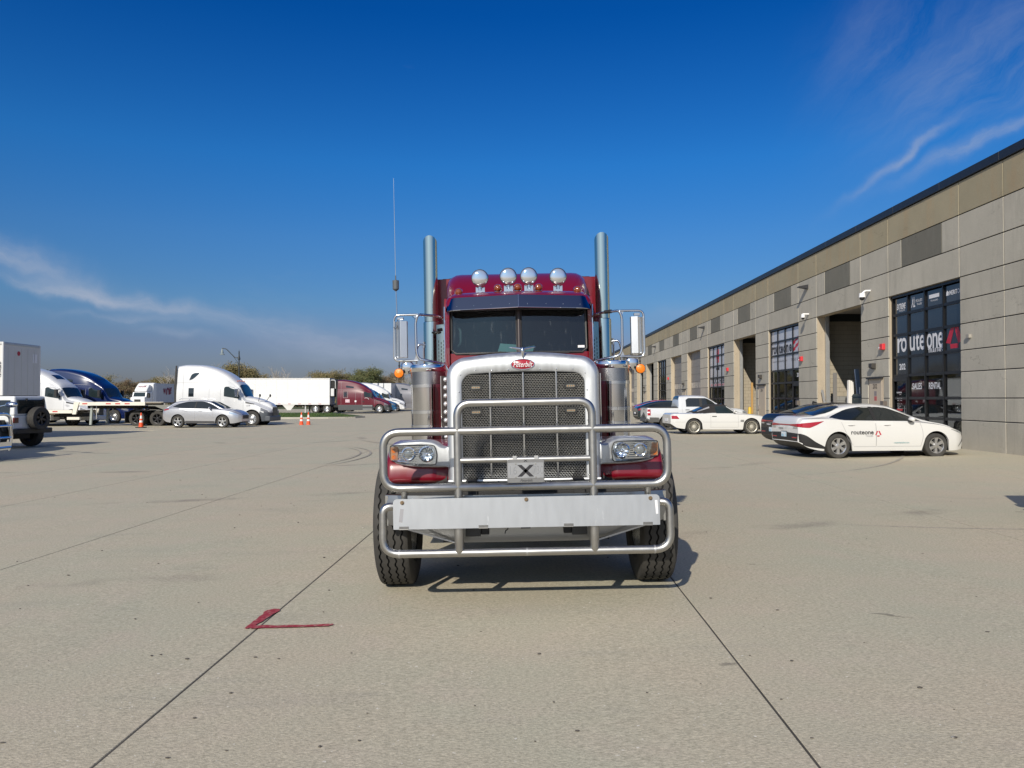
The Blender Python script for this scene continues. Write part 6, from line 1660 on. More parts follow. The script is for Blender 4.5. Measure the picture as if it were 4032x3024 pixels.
# bumper
bm_ = MB()
def bprof(x):
    a = abs(x); zb = .458 if a < .46 else .458 + (a-.46)*(.578-.458)/.52
    yy = -.78 + .10*(a/1.04)**4
    return zb, yy
def bf(u, v):
    x = -1.04 + 2.08*u; zb, yy = bprof(x)
    if v < .08: return (x, yy+.05, zb)
    if v > .92: return (x, yy+.10*(v-.92)/.08, .806-.004*(v-.92)/.08)
    return (x, yy + .012*(1-math.sin(math.pi*min(1,(v-.08)/.84*1.0))), zb + (.806-zb)*(v-.08)/.84)
bm_.grid(bf, 60, 24)
P('bumper', bm_, mat('polished_bumper_steel', (.34,.35,.36), .30, 1, var=.05, vscale=3))
for sg in (-1,1): P('bumper_return', MB().box(*sorted((sg*1.04,sg*1.02)),-.68,-.25,.58,.80), CHROME_R, smooth=0)
P('light_block_box', MB().box(-.62,.62,-.62,-.5,.44,.88), DARK, smooth=0)  # box added behind the bumper to keep sunlight slits off the ground below
P('light_block_panel', MB().box(-.87,.87,-.665,-.64,.60,.875), DARK, smooth=0)  # thin board added to shut out sun passing over the bumper top
for x0_, x1_ in ((-.33,-.27),(.27,.33)): P('tow_box', MB().box(x0_,x1_,-.80,-.775,.52,.60), DARK, smooth=0, bevel=.006)
for x0_, x1_ in ((-.44,-.33),(.33,.44)): P('mount_plate', MB().box(x0_,x1_,-.815,-.79,.51,.63), mat('dark_bracket', (.06,.06,.06), .5, .5), smooth=0, bevel=.006)
P('tow_pin', MB().box(-.04,.03,-.83,-.78,.565,.60).tube([(-.13,-.85,.59),(-.135,-.85,.565),(-.15,-.85,.555),(-.155,-.85,.535)], .004, 6), BLACK)
for x in (-.2,-.1,.12,.2): P('bumper_hole', MB().cyl((x,-.7825,.575),(x,-.781,.575),.006,n=8), DARK)
P('brace_strap', MB().add([(-.47,-.80,.462),(-.90,-.80,.585),(-.90,-.80,.575),(-.47,-.80,.448)], [(0,1,2,3)]).add([(.47,-.80,.462),(.90,-.80,.585),(.90,-.80,.575),(.47,-.80,.448)], [(0,3,2,1)]), ALU, smooth=0)
# grille surround: swept rings around a rounded outline
def outl(hw, zt, crown, rc, zbot, n=64):
    pts = []
    pts.append((-hw, zbot)); pts.append((-hw, zbot+.2)); pts.append((-hw*.999, zt-rc-.2))
    for k in range(13):
        a = R(180-90*k/12); pts.append((-hw+rc+rc*math.cos(a), zt-rc+rc*math.sin(a)*1.0))
    for k in range(1, 16):
        x = -hw+rc + (2*(hw-rc))*k/16; pts.append((x, zt+crown*(1-(x/(hw-rc))**2)))
    for k in range(13):
        a = R(90-90*k/12); pts.append((hw-rc+rc*math.cos(a), zt-rc+rc*math.sin(a)))
    pts += [(hw*.999, zt-rc-.2), (hw, zbot+.2), (hw, zbot)]
    return pts
rings = [(.466,1.695,.012,.085,.900,-.520),(.470,1.699,.012,.088,.895,-.548),(.485,1.712,.012,.095,.893,-.556),(.545,1.775,.022,.120,.885,-.556),
         (.562,1.796,.027,.135,.88,-.548),(.577,1.815,.030,.148,.875,-.522),(.586,1.826,.031,.155,.87,-.48),(.590,1.832,.032,.16,.865,-.40),(.592,1.834,.032,.16,.86,-.25)]
ol = [[(x, rg[5], z) for x, z in outl(rg[0], rg[1], rg[2], rg[3], rg[4])] for rg in rings]
sm = MB(); m_ = len(ol[0])
for rg in ol: sm.v += rg
for i in range(len(ol)-1):
    for j in range(m_-1): sm.f.append((i*m_+j, i*m_+j+1, (i+1)*m_+j+1, (i+1)*m_+j)); sm.m.append(0)
sur = P('grille_surround', sm, BRUSH, smooth=50)
P('surround_sill', MB().box(-.585,.585,-.556,-.50,.845,.895), BRUSH, sur, smooth=0, bevel=.01)
rv = MB()
for x in (-.36,-.235,-.11,.0,.13,.255,.38): rv.sphere((x,-.557,1.722 if abs(x) < .4 else 1.7), .0055, 8, 6)
for sg in (1,-1):
    rv.sphere((sg*.474,-.557,1.69), .0055, 8, 6)
    for z in (1.56,1.33,1.1,.92): rv.sphere((sg*.487,-.557,z), .0055, 8, 6)
for x in (-.35,-.2,.2,.35): rv.sphere((x,-.557,.882), .0055, 8, 6)
P('rivets', rv, CHROME_R, sur)
# expanded-metal grille: rows of zigzag ribbons
gmsh = MB(); nr, ncell = 60, 44; z0, z1 = .90, 1.705; dzr = (z1-z0)/nr; dxc = .936/ncell
def ztop_at(x):
    a = abs(x); rc = .088; hw = .468
    return 1.70 if a < hw-rc else 1.70 - rc + math.sqrt(max(0, rc*rc-(a-hw+rc)**2))
for j in range(nr):
    zb_ = z0+dzr*j
    for i in range(ncell*2):
        x = -.468+dxc/2*i; x2 = x+dxc/2; xm = (x+x2)/2
        if zb_+dzr > ztop_at(xm)+.004: continue
        up0 = (i % 2); s0 = 1 if ((i % 2) == (j % 2)) else -1; za = zb_ + dzr*.5 + s0*dzr*.26; zc = zb_ + dzr*.5 - s0*dzr*.26
        t_ = dzr*.19
        # face of the ribbon and its lower flank give the strand thickness
        gmsh.add([(x,-.535,za-t_),(x2,-.535,zc-t_),(x2,-.538,zc+t_),(x,-.538,za+t_),(x2,-.530,zc+t_),(x,-.530,za+t_)], [(0,1,2,3),(3,2,4,5)])
for i in range(ncell*2+1): pass
P('grille_mesh', gmsh, mat('grille_mesh_steel', (.62,.62,.60), .36, .9, var=.1), kind='stuff', smooth=0)
vb = MB()
P('radiator', MB().box(-.55,.55,-.46,-.40,.86,1.72), mat('radiator_fins', (.012,.014,.016), .6, var=.3, vscale=40, stretch=(1,1,8)), smooth=0)
for x in (-.252,.0,.252): P('grille_bar', MB().lathe([(.001,.905),(.0085,.91),(.0085,1.70),(.001,1.705)], c=(x,-.548,0), n=12), CHROME_R)
for x in (-.36,.36):
    for z in (1.592,1.405):
        q = P('grille_lamp', MB().prism(rrect(x-.048,x+.048,z-.023,z+.023,.022,4), 'y', -.556, -.530), BLACK, smooth=0)
        P('lamp_lens', MB().prism(rrect(x-.034,x+.034,z-.011,z+.011,.0105,4), 'y', -.562, -.556), mat('pale_led_lens', (.22,.22,.19), .2, .4, var=.5, vscale=90), q, smooth=0)
        e = MB()
        for k in range(4): e.cyl((x-.024+.016*k,-.5635,z),(x-.024+.016*k,-.562,z),.0045,n=8)
        P('led', e, mat('dim_amber_led', (.40,.22,.10), .3), q)
# emblem
em = P('emblem', MB().grid(lambda u, v: (.088*v*math.cos(2*math.pi*u), -.562-.012*(1-v*v), 1.762+.039*v*math.sin(2*math.pi*u)), 36, 5, closeu=True), mat('emblem_enamel', (.36,.004,.016), .2, coat=1), smooth=50)
P('emblem_rim', MB().tube([(.088*math.cos(2*math.pi*k/36), -.561, 1.762+.039*math.sin(2*math.pi*k/36)) for k in range(36)], .0045, 8, closed=True), CHROME, em)
text('Peterbilt', 'lettering', WHITES, em, (.002,-.5755,1.762), (1,0,0), (0,0,1), w=.146, h=.040, shear=.35, bold=.0)
# hood, cowl and ornament
def hood(u, v):
    y = -.42 + 2.15*v; hw = .560 + .165*v; zt = 1.800+.105*v; a = math.pi*u
    c_, s_ = math.cos(a), math.sin(a)
    ex = 2/5.0
    x = -hw*abs(c_)**ex*(1 if c_ > 0 else -1)
    z = (zt-.45) + .45*abs(s_)**ex + .03*(1-(x/hw)**2)
    if u < .001 or u > .999: z = zt-.45
    return (x, y, z)
hd = P('hood', MB().grid(hood, 49, 10).grid(lambda u, v: (-(.560+.165*v), -.42+2.15*v, 1.36+.10*v - (.46)*u), 5, 10).grid(lambda u, v: ((.560+.165*v), -.42+2.15*v, 1.36+.10*v - (.46)*u), 5, 10), BURG, smooth=45)
orn = P('hood_ornament', MB().sphere((0,-.545,1.868), .016, sc=(.9,1.4,1.2)).lathe([(.001,-.052),(.010,-.032),(.016,.0),(.012,.02),(.004,.028)], c=(0,-.568,1.864), n=12), CHROME_R)
for sg in (1,-1):
    P('wing', MB().tube([(sg*.006,-.55,1.878),(sg*.04,-.535,1.884),(sg*.075,-.52,1.893),(sg*.102,-.505,1.897)], [.011,.010,.007,.002], 8), CHROME_R, orn)
# headlamp pods
def both(fn):
    for sg in (-1, 1): fn(sg)
def pod(sg):
    pts = [(-.560,1.133),(-.600,1.136),(-.636,1.145),(-.665,1.166),(-.70,1.184),(-.745,1.192),(-.82,1.194),(-.90,1.188),(-.97,1.176),(-1.02,1.160),(-1.048,1.138),(-1.056,1.10),(-1.050,1.055),(-1.030,1.030),(-.99,1.016),(-.92,1.002),(-.84,.994),(-.72,.988),(-.60,.988),(-.560,.990)]
    pts = [(sg*-x, z) for x, z in smooth_loop(pts, 3)]
    cx_, cz_ = sum(p[0] for p in pts)/len(pts), sum(p[1] for p in pts)/len(pts)
    b = MB(); n = len(pts); dep = lambda x: -.50 + .10*max(0,(abs(x)-.80)/.25)**2
    layers = [(.94,.90,-.012),(.985,.965,-.004),(1.0,1.0,.02),(1.0,1.0,.10),(.96,.94,.30)]
    for sx_, sz_, dy in layers:
        for x, z in pts: b.v.append((cx_+(x-cx_)*sx_, dep(x)+dy, cz_+(z-cz_)*sz_))
    for i in range(len(layers)-1):
        for j in range(n): b.f.append((i*n+j, i*n+(j+1)%n, (i+1)*n+(j+1)%n, (i+1)*n+j)); b.m.append(0)
    b.f.append(tuple(range(n))); b.m.append(0)
    pd = P('headlamp_pod', b, BRUSH, smooth=50)
    # lens recess
    lx = [(-.672,1.045),(-.668,1.09),(-.680,1.140),(-.70,1.158),(-.78,1.164),(-.90,1.163),(-1.00,1.158),(-1.034,1.150),(-1.040,1.10),(-1.034,1.052),(-1.0,1.036),(-.92,1.022),(-.80,1.012),(-.70,1.010),(-.678,1.018)]
    lx = [(sg*-x, z) for x, z in smooth_loop(lx, 4)]
    d2 = lambda x: dep(x)-.016
    P('lamp_housing', MB().add([(x, d2(x), z) for x, z in lx], [tuple(range(len(lx)))]), mat('lamp_housing_silver', (.62,.64,.66), .22, 1, var=.25, vscale=30), pd, smooth=0)
    P('lamp_rim', MB().tube([(x, d2(x)-.002, z) for x, z in lx], .0035, 8, closed=True), BLACK, pd)
    for cx2, cz2, rr2, kind_ in ((-.884,1.094,.052,0),(-.744,1.092,.059,1)):
        cx2 *= -sg; yy = d2(cx2)-.003
        P('lamp_ring', MB().lathe([(rr2,.0),(rr2+.002,-.012),(rr2-.006,-.016),(rr2-.010,-.006)], c=(cx2,yy,cz2), axis='y', n=32), CHROME, pd)
        if kind_ == 0:
            P('projector_lens', MB().sphere((cx2,yy,cz2), .036, 24, 12, sc=(1,.5,1)), mat('projector_glass', (.20,.22,.23), .04, .3, coat=1, spec=.8), pd)
            P('projector_ring', MB().lathe([(.046,-.004),(.044,-.013),(.037,-.010)], c=(cx2,yy,cz2), axis='y', n=28), CHROME_R, pd)
        else:
            b2 = MB()
            def refl(u, v): 
                a = 2*math.pi*u; rr_ = .05*v; rip = .003*math.cos(u*2*math.pi*9)*v
                return (cx2+rr_*math.cos(a), yy-.002-.012*v*v+rip, cz2+rr_*math.sin(a))
            b2.grid(refl, 72, 6, closeu=True)
            P('reflector', b2, mat('lamp_reflector_bright', (.88,.90,.92), .06, 1, var=.1, vscale=40), pd)
            P('bulb_cap', MB().sphere((cx2,yy-.012,cz2), .012, 12, 8), CHROME, pd)
    b3 = MB()
    for k in range(8): z = 1.030+.0165*k; b3.box(*sorted((sg*.700, sg*.955)), d2(.81)-.0035, d2(.81)-.0005, z, z+.008)
    P('lamp_fins', b3, CHROME_R, pd)
    P('turn_panel', MB().box(*sorted((sg*.975,sg*1.030)), d2(1.0)-.006, d2(1.0)-.003, 1.045, 1.145), mat('peach_turn_panel', (.42,.22,.12), .2, .3, var=.4, vscale=60), pd, smooth=0)
    for z in (1.118,1.068): P('turn_lamp', MB().cyl((sg*1.005, d2(1.0)-.010, z),(sg*1.005, d2(1.0)-.002, z),.017,n=14), AMBER, pd)
    P('lens_cover', MB().add([(x, d2(x)-.024, z) for x, z in lx], [tuple(range(len(lx)))]), G_CLEAR, pd, smooth=0)
both(pod)
# fenders
def fender(sg):
    sd = [(-.30,.83),(-.42,.855),(-.475,.90),(-.455,1.0),(-.39,1.08),(-.28,1.135),(-.10,1.165),(.15,1.17),(.38,1.13),(.56,1.03),(.72,.89),(.83,.74),(.90,.62)]
    fy = pchip([(i, p[0]) for i, p in enumerate(sd)]); fz = pchip([(i, p[1]) for i, p in enumerate(sd)])
    def f(u, v):
        t = u*(len(sd)-1); y, z = fy(t), fz(t)
        x = .56 + .475*min(1, v/.82)
        if v > .82:
            k = (v-.82)/.18; a = k*math.pi/2
            x = 1.035 + .04*math.sin(a); cyc, czc = .08, .62
            d = Vector((y-cyc, z-czc)); L_ = d.length; d.normalize(); q = .05*(1-math.cos(a)); y -= d.x*q; z -= d.y*q
        # step in the front face next to the hood
        if x < .70 and u < .4: y += .06*(1-(x-.56)/.14)**.7
        return (sg*x, y, z)
    fd = P('fender', MB().grid(f, 50, 26), BURG, smooth=60)
    P('fender_liner', MB().grid(lambda u, v: (sg*(.60+.45*v), fy(u*12)*.93+.006, fz(u*12)*.93+.03), 26, 3), DARK, fd)
    P('mud_guard', MB().box(*sorted((sg*.62, sg*1.0)), .93, .95, .25, .66), BLACK, smooth=0)
both(fender)
# wheels with zigzag grooves
def tyre_mesh():
    b = MB(); nseg = 160; hw = .142; r_ = .512
    base = [(.31,-.80),(.34,-.96),(.42,-1.0),(.475,-.97),(.500,-.90),(.510,-.80)]
    grooves = [-.60,-.20,.20,.60]
    def prof(k):
        zz = .016*(1 if k % 4 in (0,1) else -1)
        out = [(a, h*hw) for a, h in base]
        for g_ in grooves:
            c = g_*hw + zz*.35; w_ = .0062
            out += [(r_, c-w_-.001), (r_-.014, c-w_+.001), (r_-.014, c+w_-.001), (r_, c+w_+.001)]
        out += [(a, -h*hw) for a, h in base[::-1]]
        return out
    m = len(prof(0))
    for k in range(nseg):
        a = 2*math.pi*k/nseg
        for rr_, h in prof(k): b.v.append((h, rr_*math.cos(a), rr_*math.sin(a)))
    gi = set()
    for q in range(4): gi |= {6+q*4, 6+q*4+1, 6+q*4+2}
    for k in range(nseg):
        k2 = (k+1) % nseg
        for j in range(m-1): b.f.append((k*m+j, k*m+j+1, k2*m+j+1, k2*m+j)); b.m.append(1 if (j) in gi else 0)
    return b.mesh('tyre', [RUBBER, RUBBERD], smooth=30)
TYM = tyre_mesh()
for sg in (-1,1):
    w_ = bpy.data.objects.new('front_wheel', TYM); COL.objects.link(w_); w_.parent = TR; w_.location = (sg*1.034, 0, .512)
    rm = MB().lathe([(.31,-.10),(.29,-.11),(.27,.06),(.20,.09),(.12,.10),(.11,.14),(.001,.15)], axis='x', n=30)
    rr_o = rm.build('rim', ALURIM, w_); rr_o.scale = (sg,1,1)
    # rear drive wheels
    for y_ in (6.3, 7.65):
        for x_ in (1.05,.74): wheel(TR, sg*x_, y_, .51, .51, .27, 'semi', .30, 1).rotation_euler = (0,0,R(90 if sg < 0 else -90))
P('front_axle', MB().beam((-.95,0,.50),(.95,0,.50),.12,.10).beam((-.45,0,.42),(.45,0,.42),.1,.09).cyl((-.9,.15,.45),(.9,.15,.45),.02,n=8), DARK)
P('leaf_spring', MB().box(-.47,-.39,-.6,.7,.55,.62).box(.39,.47,-.6,.7,.55,.62), DARK, smooth=0)
P('chassis', MB().box(-.44,-.36,-.7,8.2,.64,.90).box(.36,.44,-.7,8.2,.64,.90).box(-.35,.35,-.5,1.4,.48,.86).box(-.3,.3,1.4,3.4,.40,.75).box(-.36,.36,5.5,5.6,.6,.85), DARK, smooth=0)
for sg in (-1,1):
    P('fuel_tank', MB().cyl((sg*.92,2.0,.66),(sg*.92,4.6,.66),.30,n=28), CHROME_R)
    P('cab_step', MB().box(*sorted((sg*.68,sg*1.20)),1.1,1.95,.42,.50).box(*sorted((sg*.68,sg*1.16)),1.15,1.95,.72,.76), CHROME_R, smooth=0)
P('mud_flap', MB().box(-1.2,-.6,8.3,8.32,.15,.85).box(.6,1.2,8.3,8.32,.15,.85), BLACK, smooth=0)
# air cleaners
def cleaner(sg):
    cx_, cy_ = sg*.937, 1.45; r_ = .176
    c = P('air_cleaner', MB().lathe([(.001,.98),(r_-.01,.98),(r_,.99),(r_,1.655)], c=(cx_,cy_,0), n=48), mat('canister_steel', (.58,.57,.56), .07, 1, var=.12, vscale=9, stretch=(3,3,.15)))
    P('cap', MB().lathe([(r_+.002,1.792),(r_+.006,1.797),(r_+.006,1.848),(r_,1.862),(r_-.02,1.868),(.001,1.872)], c=(cx_,cy_,0), n=48), CHROME, c)
    sc = MB().lathe([(r_,1.655),(r_,1.792)], c=(cx_,cy_,0), n=48)
    P('screen', sc, mat('perforated_screen', (.50,.50,.51), .30, 1, var=.1), c)
    dots = MB(); n_ = 96
    for j in range(16):
        z = 1.661+.0083*j
        for k in range(n_):
            a = 2*math.pi*(k+.5*(j % 2))/n_
            if math.sin(a) > .25: continue
            x, y = math.cos(a), math.sin(a); s_ = .0031
            px, py = cx_+x*(r_+.0008), cy_+y*(r_+.0008)
            dots.add([(px-y*-s_, py-x*s_, z),(px, py, z+s_),(px+y*-s_, py+x*s_, z),(px, py, z-s_)], [(0,1,2,3)])
    P('screen_holes', dots, RUBBERD, c, smooth=0, kind='stuff')
    for z in (1.648,1.385,1.24):
        P('strap', MB().lathe([(r_,z-.018),(r_+.004,z-.016),(r_+.004,z+.016),(r_,z+.018)], c=(cx_,cy_,0), n=48), CHROME_R, c)
    P('strap_bolt', MB().box(cx_-.005,cx_+.005,cy_-r_-.010,cy_-r_,1.225,1.255).box(cx_+.028,cx_+.034,cy_-r_-.010,cy_-r_,1.37,1.40), CHROME, c)
    # lamp bar beside it
    b = P('lamp_bar', MB().box(*sorted((sg*.690,sg*.765)),1.02,1.05,1.05,1.735), mat('mirror_black_bar', (.10,.085,.085), .12, .9, var=.1), smooth=0)
    P('bar_edge', MB().box(*sorted((sg*.766,sg*.772)),1.015,1.045,1.05,1.735), CHROME, b, smooth=0)
    for k in range(8):
        z = 1.700-.0785*k
        P('bullet_lamp', MB().sphere((sg*.723,1.000,z), .0215, 14, 8, sc=(1,1.2,1)).lathe([(.023,.0),(.023,-.006),(.018,-.010)], c=(sg*.723,1.02,z), axis='y', n=16), mat('clear_bullet_lens', (.85,.86,.88), .22, .5, var=.25, vscale=120), b)
both(cleaner)
# cab
CABW = .80
cabp = [(1.72,1.0),(1.72,1.93),(1.82,2.45),(1.90,2.62),(2.10,2.695),(2.6,2.72),(3.4,2.74),(3.4,1.0)]
def cabsec(y):
    t = (y-1.72)/1.7
    return CABW
cb = MB()
# side walls, roof and front frame; the windscreen openings are left free
for sg in (-1,1):
    cb.prism([(1.86,.95),(1.80,1.98),(1.84,2.44),(1.93,2.60),(3.4,2.62),(3.4,.95)], 'x', *sorted((sg*.775, sg*.80)))
    cb.add([(sg*.80,1.86,.95),(sg*.80,1.80,1.98),(sg*.80,1.84,2.48),(sg*.735,1.765,2.48),(sg*.735,1.70,1.98),(sg*.735,1.70,.95)], [(0,1,4,5),(1,2,3,4)])
cb.grid(lambda u, v: ((2*u-1)*.765, 1.74-.06*(1-(2*u-1)**2)+.0, 1.80+.19*v), 21, 3)
cab = P('cab', cb, BURG, smooth=30)
def croof(u, v):
    y = 1.66 + 1.74*v
    zt = [2.50, 2.565, 2.605, 2.63][min(3, int(v*23+.01))] if v < .17 else 2.645 + .04*v
    if v < .001: y = 1.70
    hw = .768 + .012*v; x, z = halfrect(u, hw, 2.44, zt, .10 if v > .12 else .05)
    return (x, y - .07*(1-(x/hw)**2)*(1-v), z + .015*(1-(x/hw)**2))
P('cab_roof', MB().grid(croof, 61, 24), BURG, cab, smooth=50)
IN = mat('cab_interior', (.055,.055,.055), .8, var=.2, vscale=3); DASH = mat('dashboard_grey', (.16,.15,.13), .7, var=.1)
P('cab_lining', MB().box(-.77,.77,3.3,3.36,.95,2.55).box(-.77,.77,1.95,3.3,2.50,2.54).box(-.77,.77,1.75,3.3,.95,.99), IN, cab, smooth=0)
P('dashboard', MB().prism([(1.78,1.6),(1.80,1.96),(1.95,2.00),(2.15,1.97),(2.25,1.7)], 'x', -.75, .75), DASH, cab, smooth=20)
for sg in (-1,1):
    P('seat', MB().box(sg*.38-.24,sg*.38+.24,2.65,2.78,1.5,2.28).box(sg*.38-.14,sg*.38+.14,2.67,2.76,2.28,2.45).box(sg*.38-.25,sg*.38+.25,2.3,2.75,1.4,1.55), mat('seat_fabric', (.09,.085,.08), .9), cab, smooth=0, bevel=.03)
P('steering_wheel', MB().tube([(.38+.22*math.cos(2*math.pi*k/28), 2.28+.09*math.sin(2*math.pi*k/28), 1.93+.19*math.sin(2*math.pi*k/28)) for k in range(28)], .014, 8, closed=True), BLACK, cab)
P('grab_handle', MB().tube(rpath([(-.655,1.90,2.08),(-.625,1.86,2.11),(-.625,1.86,2.25),(-.665,1.90,2.30)], .03), .013, 10), mat('pale_grey_plastic', (.32,.33,.31), .6), cab)
P('paper', MB().add([(-.235,1.775,1.985),(-.02,1.745,1.985),(-.015,1.76,2.075),(-.20,1.79,2.095)], [(0,1,2,3)]).add([(.04,1.75,1.99),(.14,1.76,1.99),(.165,1.79,2.065),(.07,1.78,2.05)], [(0,1,2,3)]), mat('mint_paper', (.62,.85,.76), .8), cab, smooth=0)
P('windscreen_sticker', MB().box(.62,.69,1.715,1.717,2.03,2.055), WHITES, cab, smooth=0)
def wpane(sg):
    def f(u, v):
        x = .022 + (.715-.022)*u; y = 1.655 + .085*u**1.6 + .06*v; z = 1.985 + (2.50-1.985)*v
        return (sg*x, y, z)
    w_ = P('windscreen_pane', MB().grid(f, 12, 6), G_WIND, cab)
    loop = [f(u, 0) for u in (0,.25,.5,.75,.93)] + [f(1,.08)] + [f(1, v) for v in (.3,.6,.9)] + [f(.97,1)] + [f(u, 1) for u in (.7,.4,0)]
    loop += [f(0,.7), f(0,.3)]
    P('rubber_seal', MB().tube([(p[0],p[1]-.004,p[2]) for p in loop], .0125, 8, closed=True), BLACK, w_)
both(wpane)
P('centre_pillar', MB().tube([(0,1.640,1.96),(0,1.705,2.52)], .020, 10), mat('dark_pillar', (.06,.05,.05), .35, .3), cab)
for sg in (-1,1):
    P('pillar_trim', MB().tube([(sg*.790,1.79,1.90),(sg*.792,1.80,2.2),(sg*.790,1.83,2.5)], .009, 8), CHROME, cab)
    P('door_seal', MB().box(*sorted((sg*.798,sg*.806)),1.9,1.94,1.2,2.46), BLACK, cab, smooth=0)
    P('door_window', MB().box(*sorted((sg*.801,sg*.806)),2.02,2.72,1.92,2.42), CARGLASS, cab, smooth=0)
    P('wiper', MB().tube([(sg*.46-.0,1.66,1.975),(sg*.20,1.64,1.995),(sg*.10,1.635,1.985)] if sg < 0 else [(.12,1.64,1.985),(.30,1.64,1.985),(.5,1.66,1.975)], .006, 6).beam((sg*.52,1.64,1.975),(sg*.14,1.625,1.992),.012,.008), BLACK, cab)
# sun visor
VIS = mat('mirror_visor_steel', (.34,.37,.43), .07, 1, var=.02)
def vis(sg):
    def f(u, v):
        x = .003 + .745*u; rr_ = max(0, (u-.90)/.10)
        y = 1.50 + .09*u + .13*v + .05*rr_*rr_; z = 2.437 - .006*u + .148*v - .03*v*rr_**2 + .008*(1-u)
        return (sg*x, y, z)
    w_ = P('sun_visor', MB().grid(f, 24, 5), VIS)
    P('visor_edge', MB().tube([f(u/10, 0) for u in range(11)], .004, 6).tube([f(0,0),f(0,1)], .003, 6), CHROME, w_)
    P('visor_side', MB().add([f(1,0), f(1,1), (sg*.765,1.84,2.56), (sg*.765,1.84,2.45)], [(0,1,2,3)]), VIS, w_, smooth=0)
    b = MB()
    for u in (.12,.38,.62,.86): q = f(u,.3); b.sphere((q[0],q[1]-.002,q[2]), .0045, 8, 6)
    P('visor_rivets', b, CHROME, w_)
both(vis)
P('visor_underside', MB().grid(lambda u, v: ((2*u-1)*.735, 1.52+.09*abs(2*u-1)+.16*v, 2.435-.0*v), 15, 3), BLACK, smooth=0)
# roof lamps
for x in (-.65,-.22,.0,.23,.655):
    z = 2.725 - .04*(x/.65)**2
    q = P('marker_lamp', MB().lathe([(.048,.10),(.046,.02),(.041,.0)], c=(x,2.02,z), axis='y', n=22).lathe([(.035,-.055),(.045,-.03),(.03,.0)], c=(x,2.05,z-.02), n=14), CHROME_R)
    P('lens', MB().sphere((x,2.025,z), .040, 20, 12, sc=(1,.9,1)), mat('amber_glass_dome', (.20,.040,.004), .06, coat=1, var=.25, vscale=50, spec=.8), q)
for x in (-.418,-.102,.126,.452):
    z = 2.865 - .012*(abs(x) > .4)
    q = P('roof_lamp', MB().sphere((x,2.13,z), .091, 40, 20, sc=(1,.24,1)), CHROME, smooth=70)
    P('rim', MB().tube([(x+.0925*math.cos(2*math.pi*k/40), 2.13, z+.0925*math.sin(2*math.pi*k/40)) for k in range(40)], .0035, 8, closed=True), BLACK, q)
    P('lamp_bowl', MB().lathe([(.090,.0),(.088,.03),(.055,.08),(.001,.10)], c=(x,2.135,z), axis='y', n=28), CHROME_R, q)
    P('bracket', MB().cyl((x,2.14,z-.10),(x,2.14,z-.165),.018,n=10).box(x-.05,x+.05,2.20,2.215,z-.17,z-.09).box(x-.03,x+.03,2.10,2.18,z-.175,z-.145), CHROME_R, q)
# sleeper
slp = MB()
def slf(u, v):
    k = min(1, v/.12); y = 3.75 + 2.2*v; hw = 1.06 - .015*(1-k)**2; zt = 3.125 - .02*(1-k)**2
    x, z = halfrect(u, hw, 2.2, zt, .07)
    return (x, y, z + .035*max(0, 1-(x/.88)**8))
slp.grid(slf, 61, 24)
for sg in (-1,1): slp.grid(lambda u, v, sg=sg: (sg*1.06, 3.79+2.2*v, .95+1.27*u), 3, 3)
slp.grid(lambda u, v: ((2*u-1)*1.043, 3.752, .95+2.15*v), 5, 8)
slp.grid(lambda u, v: ((2*u-1)*1.055, 5.98, .95+2.1*v), 3, 3)
sl = P('sleeper', slp, BURG, smooth=45)
def fair(u, v):                                            # raised roof fairing leaning back from the cab roof to the sleeper
    hw = .775 + .16*v**.6; y = 2.75 + 1.05*v; zt = 2.66 + .49*math.sin(v*math.pi/2)**.85
    x, z = halfrect(u, hw, 2.40, zt, .06 + .16*v)
    return (x, y, z)
P('roof_fairing', MB().grid(fair, 49, 16), BURG, sl, smooth=60)
b = MB()
for x in (.905,.955): b.sphere((x,3.70,2.86), .009, 8, 6)
P('rivets', b, CHROME, sl)
